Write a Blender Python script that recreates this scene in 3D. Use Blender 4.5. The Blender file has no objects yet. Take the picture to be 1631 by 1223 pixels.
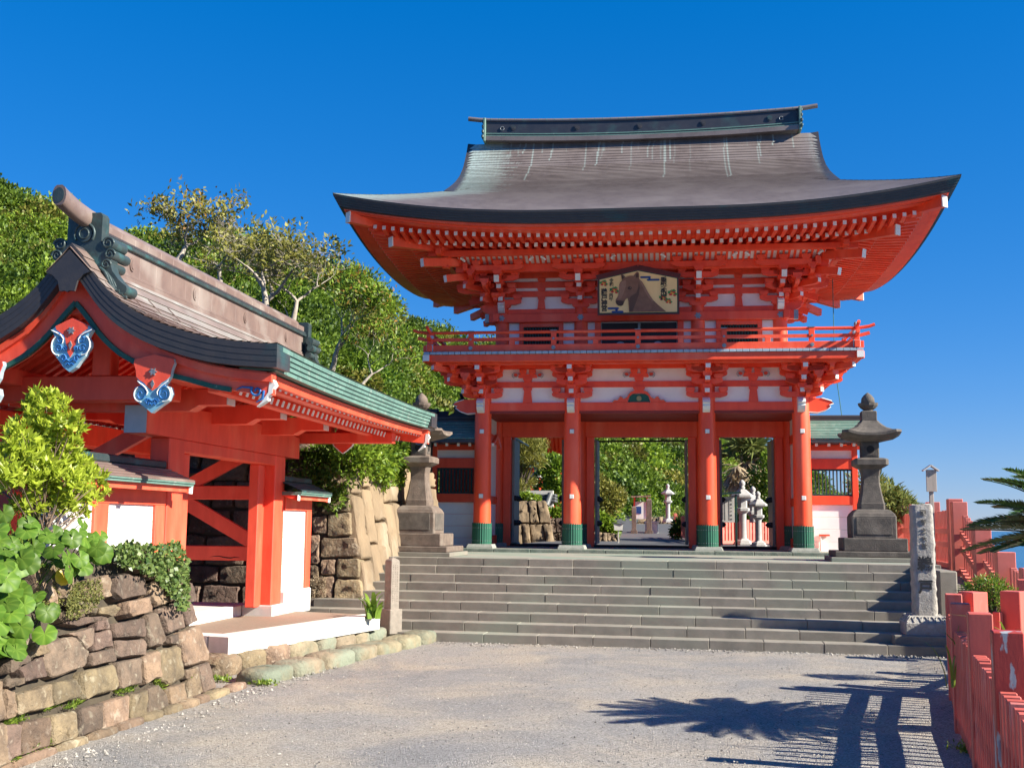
import bpy, math, random
import numpy as np
from math import sin, cos, tan, pi, radians, sqrt, atan2, hypot
from mathutils import Matrix, Vector

random.seed(7)
rng = np.random.default_rng(11)
SC = bpy.context.scene
COL = SC.collection

# ------------------------------------------------------------------ camera
F_PX, YAW, PIT, ROLL = 1780.4, .13241, .12433, .00994
EYE = Vector((0, 0, 1.917))
fw = Vector((-sin(YAW) * cos(PIT), cos(YAW) * cos(PIT), sin(PIT)))
rt = Vector((cos(YAW), sin(YAW), 0))
up = rt.cross(fw)
c_r = rt * cos(ROLL) + up * sin(ROLL)
c_u = -rt * sin(ROLL) + up * cos(ROLL)
cam_data = bpy.data.cameras.new('camera')
cam_data.sensor_fit = 'HORIZONTAL'
cam_data.sensor_width = 36
cam_data.lens = F_PX * 36 / 1631
cam_data.clip_start, cam_data.clip_end = .1, 20000
cam = bpy.data.objects.new('camera', cam_data)
COL.objects.link(cam)
cm = Matrix.Identity(4)
for i in range(3):
    cm[i][0], cm[i][1], cm[i][2], cm[i][3] = c_r[i], c_u[i], -fw[i], EYE[i]
cam.matrix_world = cm
SC.camera = cam

# ------------------------------------------------------------------ light
SUN_EL, SUN_AZ = radians(31.5), radians(-12.5)          # azimuth measured from +X towards +Y
sun_dir = Vector((cos(SUN_EL) * cos(SUN_AZ), cos(SUN_EL) * sin(SUN_AZ), sin(SUN_EL)))
world = bpy.data.worlds.new('World')
SC.world = world
world.use_nodes = True
wn = world.node_tree
wn.nodes.clear()
sky = wn.nodes.new('ShaderNodeTexSky')
sky.sky_type = 'NISHITA'
sky.sun_disc = False
sky.sun_elevation = SUN_EL
sky.sun_rotation = pi / 2 - SUN_AZ
sky.air_density, sky.dust_density, sky.ozone_density = 1.0, 0., 6.0
hsv = wn.nodes.new('ShaderNodeHueSaturation')
hsv.inputs['Saturation'].default_value = 1.42
sky_tone = wn.nodes.new('ShaderNodeGamma')          # the photograph's soft tone curve and deep blue, over the whole sky alike
sky_tone.inputs['Gamma'].default_value = .55
sky_tint = wn.nodes.new('ShaderNodeMix')
sky_tint.data_type, sky_tint.blend_type = 'RGBA', 'MULTIPLY'
sky_tint.inputs[0].default_value = 1
sky_tint.inputs[7].default_value = (.66, .75, 1.0, 1)
bg = wn.nodes.new('ShaderNodeBackground')
bg.inputs['Strength'].default_value = .104
wo = wn.nodes.new('ShaderNodeOutputWorld')
wn.links.new(sky.outputs[0], sky_tone.inputs['Color'])
wn.links.new(sky_tone.outputs[0], sky_tint.inputs[6])
wn.links.new(sky_tint.outputs[2], hsv.inputs['Color'])
wn.links.new(hsv.outputs[0], bg.inputs['Color'])
wn.links.new(bg.outputs[0], wo.inputs['Surface'])

sl = bpy.data.lights.new('sun', 'SUN')
sl.energy, sl.angle, sl.color = 4.2, radians(.53), (1, .93, .80)
sun = bpy.data.objects.new('sun', sl)
COL.objects.link(sun)
sun.rotation_euler = sun_dir.to_track_quat('Z', 'Y').to_euler()

SC.view_settings.view_transform = 'Standard'
SC.view_settings.look = 'None'
SC.view_settings.gamma = 1
SC.view_settings.exposure = 1.6
SC.cycles.max_bounces = 10
SC.cycles.diffuse_bounces = 7
SC.cycles.transparent_max_bounces = 6

# ------------------------------------------------------------------ projection helper (photo pixel -> world point on a plane)
def ray(x, y):
    return fw + c_r * ((x - 815.5) / F_PX) - c_u * ((y - 611.5) / F_PX)
def at_y(x, y, Y):
    d = ray(x, y)
    return EYE + d * (Y / d.y)
def at_x(x, y, X):
    d = ray(x, y)
    return EYE + d * (X / d.x)
def at_z(x, y, Z):
    d = ray(x, y)
    return EYE + d * ((Z - EYE.z) / d.z)
def at_plane(x, y, p, n):
    d = ray(x, y)
    return EYE + d * ((p - EYE).dot(n) / d.dot(n))

# ------------------------------------------------------------------ materials
def _n(nt, t, **kw):
    n = nt.nodes.new(t)
    for k, v in kw.items():
        setattr(n, k, v)
    return n
def rgba(c):
    return (c[0], c[1], c[2], 1)

def M(name, c1, c2=None, vs=3., rough=.6, bump=0., bs=30., rnd=0., metal=0., spec=.5, lo=.35, hi=.65,
      c3=None, v3=.6, m3=(.55, .7), stretch=(1, 1, 1), coat=0., trans=0., hue=0., attr=None, space='world'):
    m = bpy.data.materials.new(name)
    m.use_nodes = True
    nt = m.node_tree
    nt.nodes.clear()
    L = nt.links.new
    out = _n(nt, 'ShaderNodeOutputMaterial')
    p = _n(nt, 'ShaderNodeBsdfPrincipled')
    p.inputs['Roughness'].default_value = rough
    p.inputs['Metallic'].default_value = metal
    p.inputs['Specular IOR Level'].default_value = spec
    if coat:
        p.inputs['Coat Weight'].default_value = coat
        p.inputs['Coat Roughness'].default_value = .25
    if space == 'world':
        g = _n(nt, 'ShaderNodeNewGeometry')
        pos = g.outputs['Position']
    else:
        g = _n(nt, 'ShaderNodeTexCoord')
        pos = g.outputs['Object']
    if stretch != (1, 1, 1):
        mp = _n(nt, 'ShaderNodeMapping')
        mp.inputs['Scale'].default_value = stretch
        L(pos, mp.inputs['Vector'])
        posm = mp.outputs[0]
    else:
        posm = pos
    col = None
    if c2 is not None:
        nz = _n(nt, 'ShaderNodeTexNoise')
        nz.inputs['Scale'].default_value = vs
        nz.inputs['Detail'].default_value = 7
        nz.inputs['Roughness'].default_value = .62
        L(posm, nz.inputs['Vector'])
        rp = _n(nt, 'ShaderNodeMapRange')
        rp.inputs['From Min'].default_value, rp.inputs['From Max'].default_value = lo, hi
        L(nz.outputs['Fac'], rp.inputs['Value'])
        mx = _n(nt, 'ShaderNodeMix', data_type='RGBA')
        mx.inputs[6].default_value, mx.inputs[7].default_value = rgba(c1), rgba(c2)
        L(rp.outputs[0], mx.inputs[0])
        col = mx.outputs[2]
        if c3 is not None:
            n3 = _n(nt, 'ShaderNodeTexNoise')
            n3.inputs['Scale'].default_value = v3
            n3.inputs['Detail'].default_value = 5
            L(posm, n3.inputs['Vector'])
            r3 = _n(nt, 'ShaderNodeMapRange')
            r3.inputs['From Min'].default_value, r3.inputs['From Max'].default_value = m3
            L(n3.outputs['Fac'], r3.inputs['Value'])
            x3 = _n(nt, 'ShaderNodeMix', data_type='RGBA')
            x3.inputs[7].default_value = rgba(c3)
            L(r3.outputs[0], x3.inputs[0])
            L(col, x3.inputs[6])
            col = x3.outputs[2]
    if attr:                                   # wear or leaf colour stored on the mesh: (attribute, colour)
        a = _n(nt, 'ShaderNodeAttribute', attribute_name=attr[0])
        xa = _n(nt, 'ShaderNodeMix', data_type='RGBA')
        xa.inputs[7].default_value = rgba(attr[1])
        L(a.outputs['Fac'], xa.inputs[0])
        if col is None:
            xa.inputs[6].default_value = rgba(c1)
        else:
            L(col, xa.inputs[6])
        col = xa.outputs[2]
    if rnd or hue:
        oi = _n(nt, 'ShaderNodeObjectInfo')
        h = _n(nt, 'ShaderNodeHueSaturation')
        mr = _n(nt, 'ShaderNodeMapRange')
        mr.inputs['To Min'].default_value, mr.inputs['To Max'].default_value = 1 - rnd, 1 + rnd
        L(oi.outputs['Random'], mr.inputs['Value'])
        L(mr.outputs[0], h.inputs['Value'])
        if hue:
            mh = _n(nt, 'ShaderNodeMath', operation='MULTIPLY')
            mh.inputs[1].default_value = 7.31
            L(oi.outputs['Random'], mh.inputs[0])
            fr = _n(nt, 'ShaderNodeMath', operation='FRACT')
            L(mh.outputs[0], fr.inputs[0])
            m2 = _n(nt, 'ShaderNodeMapRange')
            m2.inputs['To Min'].default_value, m2.inputs['To Max'].default_value = .5 - hue, .5 + hue
            L(fr.outputs[0], m2.inputs['Value'])
            L(m2.outputs[0], h.inputs['Hue'])
        if col is None:
            h.inputs['Color'].default_value = rgba(c1)
        else:
            L(col, h.inputs['Color'])
        col = h.outputs[0]
    if col is None:
        p.inputs['Base Color'].default_value = rgba(c1)
    else:
        L(col, p.inputs['Base Color'])
    if bump:
        nb = _n(nt, 'ShaderNodeTexNoise')
        nb.inputs['Scale'].default_value = bs
        nb.inputs['Detail'].default_value = 8
        nb.inputs['Roughness'].default_value = .65
        L(posm, nb.inputs['Vector'])
        b = _n(nt, 'ShaderNodeBump')
        b.inputs['Strength'].default_value = 1
        b.inputs['Distance'].default_value = bump
        L(nb.outputs['Fac'], b.inputs['Height'])
        L(b.outputs[0], p.inputs['Normal'])
    if trans:
        t = _n(nt, 'ShaderNodeBsdfTranslucent')
        if col is None:
            t.inputs['Color'].default_value = rgba(c1)
        else:
            L(col, t.inputs['Color'])
        ms = _n(nt, 'ShaderNodeMixShader')
        ms.inputs[0].default_value = trans
        L(p.outputs[0], ms.inputs[1])
        L(t.outputs[0], ms.inputs[2])
        L(ms.outputs[0], out.inputs['Surface'])
    else:
        L(p.outputs[0], out.inputs['Surface'])
    return m

V = dict(
    verm=M('vermilion', (.93, .095, .030), (.78, .062, .020), 4.5, .45, .0012, 25, rnd=.06, lo=.30, hi=.72, c3=(.93, .145, .07), v3=1.6, m3=(.54, .72), stretch=(1, 1, .25)),
    vermP=M('vermilion_weathered', (.93, .11, .055), (.76, .072, .034), 5, .5, .0016, 30, rnd=.07, lo=.30, hi=.70, stretch=(1, 1, .3), c3=(.90, .20, .11), v3=2.2, m3=(.55, .8)),
    plaster=M('white_plaster', (.87, .86, .83), (.80, .79, .76), 2, .85, .0006, 60, c3=(.72, .69, .64), v3=1.3, m3=(.6, .8)),
    white=M('white_paint', (.78, .77, .73), (.70, .69, .65), 8, .55, rnd=.06),
    green=M('sleeve_green', (.008, .105, .060), (.010, .085, .050), 6, .5),
    green_d=M('slat_green', (.004, .05, .045), (.005, .035, .03), 6, .55),
    green_trim=M('trim_green', (.006, .075, .05), (.02, .10, .07), 18, .5, c3=(.18, .26, .2), v3=14, m3=(.66, .76)),
    copper=M('copper_brown', (.185, .150, .140), (.140, .112, .105), 5, .45, .002, 20, c3=(.215, .18, .168), v3=.9, m3=(.45, .7), attr=('paleness', (.40, .50, .46)), metal=.15),
    copperP=M('copper_sheet', (.23, .165, .14), (.17, .12, .105), 2.2, .38, .002, 12, c3=(.30, .25, .22), v3=1.6, m3=(.5, .7), attr=('paleness', (.42, .44, .40)), metal=.2),
    edge=M('copper_dark_edge', (.030, .030, .036), (.045, .040, .042), 6, .5, .002, 30, c3=(.02, .06, .065), v3=1.2, m3=(.58, .72)),
    patina=M('copper_patina', (.115, .215, .180), (.085, .165, .140), 4, .55, .002, 30, c3=(.20, .27, .235), v3=7, m3=(.58, .74), rnd=.10),
    bronze=M('bronze_dark', (.030, .055, .058), (.055, .075, .075), 7, .45, .003, 25, c3=(.05, .14, .14), v3=4, m3=(.55, .7), metal=.3),
    ridge=M('ridge_navy', (.022, .026, .038), (.035, .035, .045), 4, .45, c3=(.03, .07, .075), v3=2, m3=(.55, .75)),
    bluetile=M('blue_grey_sheet', (.36, .46, .52), (.30, .40, .47), 7, .4, rnd=.08),
    metal=M('tarnished_fitting', (.34, .36, .37), (.22, .23, .22), 30, .38, .003, 60, metal=.5),
    gold=M('old_gold', (.45, .33, .13), (.30, .22, .09), 30, .4, metal=.5),
    dark=M('dark_interior', (.012, .010, .010), (.02, .014, .012), 4, .8),
    black=M('black_paint', (.012, .012, .014), (.02, .02, .022), 30, .6),
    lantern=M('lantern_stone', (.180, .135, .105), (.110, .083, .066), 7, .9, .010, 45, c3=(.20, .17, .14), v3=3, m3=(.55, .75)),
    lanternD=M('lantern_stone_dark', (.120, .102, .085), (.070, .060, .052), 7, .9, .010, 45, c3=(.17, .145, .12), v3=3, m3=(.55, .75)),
    pillar=M('pillar_granite', (.36, .335, .295), (.28, .26, .228), 16, .9, .016, 26, c3=(.41, .385, .345), v3=7, m3=(.5, .7)),
    postst=M('post_stone', (.29, .25, .205), (.22, .19, .155), 12, .9, .008, 60),
    step=M('step_stone', (.250, .225, .185), (.185, .168, .138), 3.5, .85, .004, 60, rnd=.14, c3=(.225, .235, .185), v3=.55, m3=(.50, .66)),
    pave=M('terrace_paving', (.30, .295, .245), (.24, .235, .195), 3, .85, .004, 40, c3=(.20, .25, .20), v3=.7, m3=(.45, .6)),
    ledge=M('gate_ledge_stone', (.20, .21, .175), (.10, .13, .105), 5, .85, .01, 30, rnd=.1),
    plinth=M('plinth_stone', (.30, .31, .27), (.22, .23, .20), 8, .8, .004, 40),
    rock=M('wall_rock', (.270, .195, .120), (.125, .090, .060), 5.5, .92, .055, 13, rnd=.30, hue=.018, c3=(.33, .27, .19), v3=11, m3=(.56, .7)),
    rockD=M('wall_rock_brown', (.190, .130, .095), (.090, .065, .050), 6, .93, .06, 13, rnd=.30, hue=.015, c3=(.27, .22, .165), v3=12, m3=(.58, .72)),
    rockG=M('mossy_rock', (.29, .235, .155), (.18, .155, .10), 4.5, .92, .04, 14, rnd=.16, hue=.02, c3=(.20, .225, .165), v3=1.8, m3=(.45, .62)),
    cliff=M('sandstone_cliff', (.255, .185, .112), (.165, .12, .075), 1.6, .92, .05, 4, rnd=.12, c3=(.32, .265, .19), v3=1.1, m3=(.55, .7), stretch=(1, 1, .45)),
    soil=M('dark_soil', (.045, .036, .025), (.07, .055, .035), 6, .95, .03, 8),
    whitestone=M('white_edge_stone', (.66, .65, .61), (.58, .57, .53), 9, .8, .003, 70, rnd=.03),
    brick=M('brown_brick_paving', (.27, .20, .145), (.22, .16, .115), 30, .9, .004, 60),
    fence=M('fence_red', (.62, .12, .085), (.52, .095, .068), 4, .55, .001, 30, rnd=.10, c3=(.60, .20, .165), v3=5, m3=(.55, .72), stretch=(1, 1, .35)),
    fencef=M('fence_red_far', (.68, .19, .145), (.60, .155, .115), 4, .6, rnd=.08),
    peel=M('fence_peeling', (.42, .045, .030), (.36, .035, .026), 4, .55, .002, 30, c3=(.36, .37, .38), v3=7, m3=(.575, .60), stretch=(1, 1, .4)),
    wood=M('grey_wood', (.42, .36, .31), (.33, .28, .24), 12, .8, stretch=(1, 1, .15)),
    bark=M('bark_dark', (.085, .062, .045), (.05, .038, .028), 9, .9, .01, 20),
    barkP=M('bark_pale', (.40, .35, .29), (.25, .215, .175), 6, .85, .008, 20),
    twig=M('twig_brown', (.20, .14, .10), (.13, .09, .065), 9, .9),
    cardboard=M('ema_board', (.86, .66, .30), (.78, .58, .25), 3, .6, stretch=(1, 1, .2)),
    bluepaint=M('blue_paint', (.025, .15, .42), (.02, .12, .36), 12, .5),
    bluelight=M('light_blue_paint', (.16, .42, .58), (.24, .48, .60), 12, .5),
    navy=M('navy_paint', (.012, .05, .20), (.015, .06, .22), 12, .5),
    horse=M('horse_brown', (.23, .125, .075), (.17, .09, .055), 8, .6),
    horseD=M('horse_dark', (.045, .026, .018), (.06, .035, .025), 12, .6),
    horseL=M('horse_light', (.31, .185, .12), (.26, .15, .095), 12, .6),
    redp=M('red_flower_paint', (.55, .03, .03), None), yelp=M('yellow_paint', (.75, .45, .05), None), grnp=M('green_leaf_paint', (.03, .26, .06), None),
    wstone=M('white_granite', (.40, .395, .38), (.31, .305, .295), 14, .8, .003, 60),
    asphalt=M('path_asphalt', (.085, .085, .088), (.065, .065, .068), 8, .9, .004, 90),
    tilegrey=M('grey_tile', (.13, .135, .14), (.09, .095, .10), 6, .5),
    conc=M('white_concrete', (.62, .60, .56), (.5, .48, .45), 4, .85),
    binblue=M('blue_plastic', (.02, .08, .28), (.025, .09, .3), 4, .4),
    sea=M('sea_water', (.02, .09, .16), (.025, .11, .19), .02, .25),
)

def leafmat(name, c1, c2, trans=.35, rough=.45, rnd=0.0, spec=.4):
    """leaf colour runs from c1 to c2 with the mesh attribute 'tone'"""
    return M(name, c1, None, rough=rough, trans=trans, attr=('tone', c2), rnd=rnd, spec=spec)
LF = dict(
    forest=leafmat('leaf_forest', (.030, .068, .010), (.185, .275, .026), .30, .55),
    olive=leafmat('leaf_olive', (.090, .100, .016), (.360, .335, .065), .30, .55),
    bright=leafmat('leaf_bright', (.045, .115, .012), (.290, .400, .038), .38, .45),
    shrub=leafmat('leaf_shrub', (.150, .240, .014), (.480, .560, .060), .42, .35),
    gloss=leafmat('leaf_large', (.060, .140, .014), (.205, .320, .048), .35, .45, rnd=.30, spec=.25),
    yellow=leafmat('leaf_yellow', (.62, .42, .03), (.70, .52, .05), .35, .4),
    ivy=leafmat('leaf_ivy', (.045, .095, .022), (.200, .265, .070), .30, .4),
    moss=leafmat('leaf_moss', (.065, .085, .018), (.210, .200, .050), .25, .7),
    cycad=leafmat('leaf_cycad', (.016, .060, .020), (.130, .225, .045), .22, .32),
    grass=leafmat('leaf_grass', (.085, .170, .018), (.290, .380, .055), .40, .4),
    palm=leafmat('leaf_palm', (.080, .120, .025), (.300, .330, .100), .30, .5),
    straw=leafmat('leaf_straw', (.34, .26, .16), (.60, .49, .34), .25, .7),
    rust=leafmat('leaf_rust', (.22, .16, .022), (.40, .20, .045), .35, .5),
)

# ------------------------------------------------------------------ mesh helpers
WM = {}                                     # world matrix of every object built
CUR = Matrix.Identity(4)                    # frame in which shapes are given
def set_frame(x=0, y=0, z=0, rot=0):
    global CUR
    CUR = Matrix.Translation((x, y, z)) @ Matrix.Rotation(rot, 4, 'Z')

def link(name, data, parent=None, mat=None):
    o = bpy.data.objects.new(name, data)
    COL.objects.link(o)
    w = CUR @ mat if mat is not None else CUR.copy()
    if parent is not None:
        o.parent = parent
        o.matrix_parent_inverse = WM[parent].inverted()
    o.matrix_basis = w
    WM[o] = w
    return o

def tag(o, label, cat, group=None):
    o['label'] = label
    o['category'] = cat
    if group:
        o['group'] = group
    return o
def thing(name, label, cat, loc=(0, 0, 0), group=None):
    o = link(name, None, None, Matrix.Translation(loc))
    o.empty_display_size = .2
    return tag(o, label, cat, group)
def structure(o):
    o['kind'] = 'structure'
    return o
def stuff(o, label=None, cat=None):
    o['kind'] = 'stuff'
    if label:
        o['label'] = label
        o['category'] = cat
    return o

class MB:
    def __init__(self):
        self.v, self.f, self.m, self.s = [], [], [], []
    def add(self, vs, fs, mi=0, smooth=False):
        b = len(self.v)
        self.v.extend([tuple(p) for p in vs])
        for k, f in enumerate(fs):
            self.f.append([b + i for i in f])
            self.m.append(mi[k] if isinstance(mi, (list, tuple)) else mi)
            self.s.append(smooth)
        return self
    def box(self, x0, x1, y0, y1, z0, z1, mi=0, ch=0.):
        return self.frame(Vector(((x0 + x1) / 2, (y0 + y1) / 2, (z0 + z1) / 2)), Vector((1, 0, 0)), Vector((0, 1, 0)), Vector((0, 0, 1)),
                          abs(x1 - x0), abs(y1 - y0), abs(z1 - z0), mi, ch)
    def frame(self, c, ax, ay, az, sx, sy, sz, mi=0, ch=0., mx=None):
        """box round c with the given axes; mx = material of the two faces across ax"""
        h = (sx / 2, sy / 2, sz / 2)
        A = (ax, ay, az)
        if ch <= 0:
            vs = [c + ax * (h[0] * i) + ay * (h[1] * j) + az * (h[2] * k) for i in (-1, 1) for j in (-1, 1) for k in (-1, 1)]
            fs = [(0, 1, 3, 2), (4, 6, 7, 5), (0, 4, 5, 1), (2, 3, 7, 6), (0, 2, 6, 4), (1, 5, 7, 3)]
            ms = [mi if mx is None else mx] * 2 + [mi] * 4
            return self.add(vs, fs, ms)
        vs, idx = [], {}
        for i in (-1, 1):
            for j in (-1, 1):
                for k in (-1, 1):
                    s = (i, j, k)
                    for a in range(3):
                        p = c.copy()
                        for b in range(3):
                            p = p + A[b] * (s[b] * (h[b] - (0 if a == b else ch)))
                        idx[(s, a)] = len(vs)
                        vs.append(p)
        fs, ms = [], []
        for a in range(3):
            b, d = (a + 1) % 3, (a + 2) % 3
            for e in (-1, 1):
                q = []
                for (u, w) in ((-1, -1), (1, -1), (1, 1), (-1, 1)):
                    s = [0, 0, 0]
                    s[a], s[b], s[d] = e, u, w
                    q.append(idx[(tuple(s), a)])
                fs.append(q if e > 0 else q[::-1])
                ms.append(mx if (a == 0 and mx is not None) else mi)
        for a in range(3):
            b, d = (a + 1) % 3, (a + 2) % 3
            for u in (-1, 1):
                for w in (-1, 1):
                    s0, s1 = [0, 0, 0], [0, 0, 0]
                    s0[a], s1[a] = -1, 1
                    s0[b] = s1[b] = u
                    s0[d] = s1[d] = w
                    q = [idx[(tuple(s0), b)], idx[(tuple(s1), b)], idx[(tuple(s1), d)], idx[(tuple(s0), d)]]
                    fs.append(q if u * w > 0 else q[::-1])
                    ms.append(mi)
        for i in (-1, 1):
            for j in (-1, 1):
                for k in (-1, 1):
                    s = (i, j, k)
                    q = [idx[(s, 0)], idx[(s, 1)], idx[(s, 2)]]
                    fs.append(q if i * j * k > 0 else q[::-1])
                    ms.append(mi)
        return self.add(vs, fs, ms)
    def beam(self, p0, p1, w, h, mi=0, me=None, ch=0., upv=(0, 0, 1)):
        p0, p1 = Vector(p0), Vector(p1)
        ax = (p1 - p0).normalized()
        ay = Vector(upv).cross(ax).normalized()
        az = ax.cross(ay)
        return self.frame((p0 + p1) / 2, ax, ay, az, (p1 - p0).length, w, h, mi, ch, me)
    def prism(self, poly, o, ax, ay, d, mi=0, ms=None, bevel=0.):
        """polygon (2D) in the plane o+ax,ay extruded by vector d; faces: back, front, sides"""
        o, ax, ay, d = Vector(o), Vector(ax), Vector(ay), Vector(d)
        n = len(poly)
        b = [o + ax * p[0] + ay * p[1] for p in poly]
        f = [q + d for q in b]
        fs = [list(range(n)), [n + i for i in range(n)][::-1]] + [(i, n + i, n + (i + 1) % n, (i + 1) % n) for i in range(n)]
        ms = mi if ms is None else ms
        return self.add(b + f, fs, [mi, mi] + [ms] * n)
    def rings(self, rs, mi=0, smooth=True, cap=(True, True), closed=True):
        n = len(rs[0])
        vs = [p for r in rs for p in r]
        fs = []
        for k in range(len(rs) - 1):
            for i in range(n if closed else n - 1):
                j = (i + 1) % n
                fs.append((k * n + i, k * n + j, (k + 1) * n + j, (k + 1) * n + i))
        self.add(vs, fs, mi, smooth)
        if cap[0]:
            self.add(rs[0], [list(range(n))[::-1]], mi)
        if cap[1]:
            self.add(rs[-1], [list(range(n))], mi)
        return self
    def lathe(self, prof, c=(0, 0, 0), n=20, mi=0, smooth=True, squareness=None, axis=None):
        rs = []
        for (r, z) in prof:
            rs.append([Vector((c[0] + r * cos(2 * pi * i / n), c[1] + r * sin(2 * pi * i / n), c[2] + z)) for i in range(n)])
        return self.rings(rs, mi, smooth)
    def sq(self, prof, c=(0, 0, 0), mi=0, ch=.12, rot=0.):
        """stack of square sections: prof = (half width, z); ch = corner cut as a share"""
        rs = []
        for (h, z) in prof:
            k = h * (1 - ch)
            pts = [(h, -k), (h, k), (k, h), (-k, h), (-h, k), (-h, -k), (-k, -h), (k, -h)]
            rs.append([Vector((c[0] + x * cos(rot) - y * sin(rot), c[1] + x * sin(rot) + y * cos(rot), c[2] + z)) for x, y in pts])
        return self.rings(rs, mi, False)
    def tube(self, pts, rad, n=6, mi=0, cap=True, flat=1.):
        pts = [Vector(p) for p in pts]
        if not hasattr(rad, '__len__'):
            rad = [rad] * len(pts)
        rs, pu = [], Vector((0, 0, 1))
        for i, p in enumerate(pts):
            t = (pts[min(i + 1, len(pts) - 1)] - pts[max(i - 1, 0)])
            t = t.normalized() if t.length > 1e-9 else Vector((0, 0, 1))
            a = t.cross(pu)
            if a.length < 1e-3:
                a = t.cross(Vector((1, 0, .1)))
            a.normalize()
            b = a.cross(t)
            pu = b
            rs.append([p + (a * cos(2 * pi * k / n) + b * (sin(2 * pi * k / n) * flat)) * rad[i] for k in range(n)])
        return self.rings(rs, mi, True, (cap, cap))
    def mesh(self, name, mats):
        me = bpy.data.meshes.new(name)
        me.from_pydata(self.v, [], self.f)
        for m in mats:
            me.materials.append(m)
        me.polygons.foreach_set('material_index', self.m)
        me.polygons.foreach_set('use_smooth', self.s)
        me.update()
        return me
    def build(self, name, mats, parent=None, mat=None):
        if not isinstance(mats, (list, tuple)):
            mats = [mats]
        return link(name, self.mesh(name, mats), parent, mat)

def T(x, y, z, rz=0., s=None, rx=0., ry=0.):
    m = Matrix.Translation((x, y, z)) @ Matrix.Rotation(rz, 4, 'Z')
    if ry:
        m = m @ Matrix.Rotation(ry, 4, 'Y')
    if rx:
        m = m @ Matrix.Rotation(rx, 4, 'X')
    if s is not None:
        m = m @ Matrix.Diagonal((s[0], s[1], s[2], 1))
    return m

def spline(pts, n):
    """Catmull-Rom through 2D or 3D points"""
    P = [np.array(p, float) for p in pts]
    P = [2 * P[0] - P[1]] + P + [2 * P[-1] - P[-2]]
    out = []
    m = len(P) - 3
    for k in range(n + 1):
        u = k / n * m
        i = min(int(u), m - 1)
        t = u - i
        a, b, c, d = P[i], P[i + 1], P[i + 2], P[i + 3]
        out.append(.5 * ((2 * b) + (c - a) * t + (2 * a - 5 * b + 4 * c - d) * t ** 2 + (3 * b - a - 3 * c + d) * t ** 3))
    return out

def mesh_np(name, v, f, mats, tone=None, smooth=True, attr='tone', mi=None):
    """fast mesh: v (n,3), f (m,3 or 4); tone = float per vertex"""
    me = bpy.data.meshes.new(name)
    k = f.shape[1]
    me.vertices.add(len(v))
    me.vertices.foreach_set('co', np.ascontiguousarray(v, dtype=np.float32).ravel())
    me.loops.add(f.size)
    me.loops.foreach_set('vertex_index', np.ascontiguousarray(f, dtype=np.int32).ravel())
    me.polygons.add(len(f))
    me.polygons.foreach_set('loop_start', np.arange(0, f.size, k, dtype=np.int32))
    me.polygons.foreach_set('loop_total', np.full(len(f), k, dtype=np.int32))
    me.polygons.foreach_set('use_smooth', np.full(len(f), smooth, dtype=bool))
    for m in mats:
        me.materials.append(m)
    if mi is not None:
        me.polygons.foreach_set('material_index', np.asarray(mi, dtype=np.int32))
    me.update(calc_edges=True)
    if tone is not None:
        a = me.attributes.new(attr, 'FLOAT', 'POINT')
        a.data.foreach_set('value', np.ascontiguousarray(tone, dtype=np.float32))
    return me

def norm(a):
    return a / np.maximum(np.linalg.norm(a, axis=-1, keepdims=True), 1e-9)

def leaf_quads(pos, dirs, nrm, length, width, fold=.15):
    """one kite-shaped leaf for each position: returns verts (n*4,3), faces (n,4)"""
    n = len(pos)
    d = norm(dirs)
    s = norm(np.cross(d, nrm))
    u = np.cross(s, d)
    L = np.broadcast_to(np.asarray(length), (n,))[:, None]
    Wd = np.broadcast_to(np.asarray(width), (n,))[:, None]
    a = pos
    b = pos + d * L * .45 + s * Wd * .5 + u * Wd * fold
    c = pos + d * L - u * L * .08
    e = pos + d * L * .45 - s * Wd * .5 + u * Wd * fold
    v = np.stack([a, b, c, e], 1).reshape(-1, 3)
    f = np.arange(n * 4).reshape(n, 4)
    return v, f

def rand_dirs(n):
    return norm(rng.normal(size=(n, 3)))

def cloud_leaves(centres, radii, per, length, width, up=.35, shell=.55, droop=0., squash=.8):
    """leaves through a set of blobs, mostly near their skins; returns pos, dir, normal, tone"""
    P, D, N, Tn = [], [], [], []
    for c, r, k in zip(centres, radii, per):
        d = rand_dirs(k)
        rr = (shell + (1 - shell) * rng.random((k, 1)) ** .7) * r
        lump = 1 + .18 * np.sin(d[:, :1] * 5 + c[0]) * np.cos(d[:, 1:2] * 6 + c[1])
        p = np.array(c) + d * rr * lump * np.array([1, 1, squash])
        P.append(p)
        od = norm(d + rng.normal(size=(k, 3)) * .55 + np.array([0, 0, up - droop]))
        D.append(od)
        N.append(norm(d * .6 + rng.normal(size=(k, 3)) * .5 + np.array([0, 0, .8])))
        Tn.append(np.clip(.45 + rng.normal(size=k) * .24, 0, 1))
    return np.concatenate(P), np.concatenate(D), np.concatenate(N), np.concatenate(Tn)

def leaf_mesh(name, P, D, N, tone, length, width, mats, fold=.15):
    n = len(P)
    le = length * (.7 + .6 * rng.random(n))
    v, f = leaf_quads(P, D, N, le, width * (.7 + .6 * rng.random(n)), fold)
    return mesh_np(name, v, f, mats, np.repeat(tone, 4), smooth=True)

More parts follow.
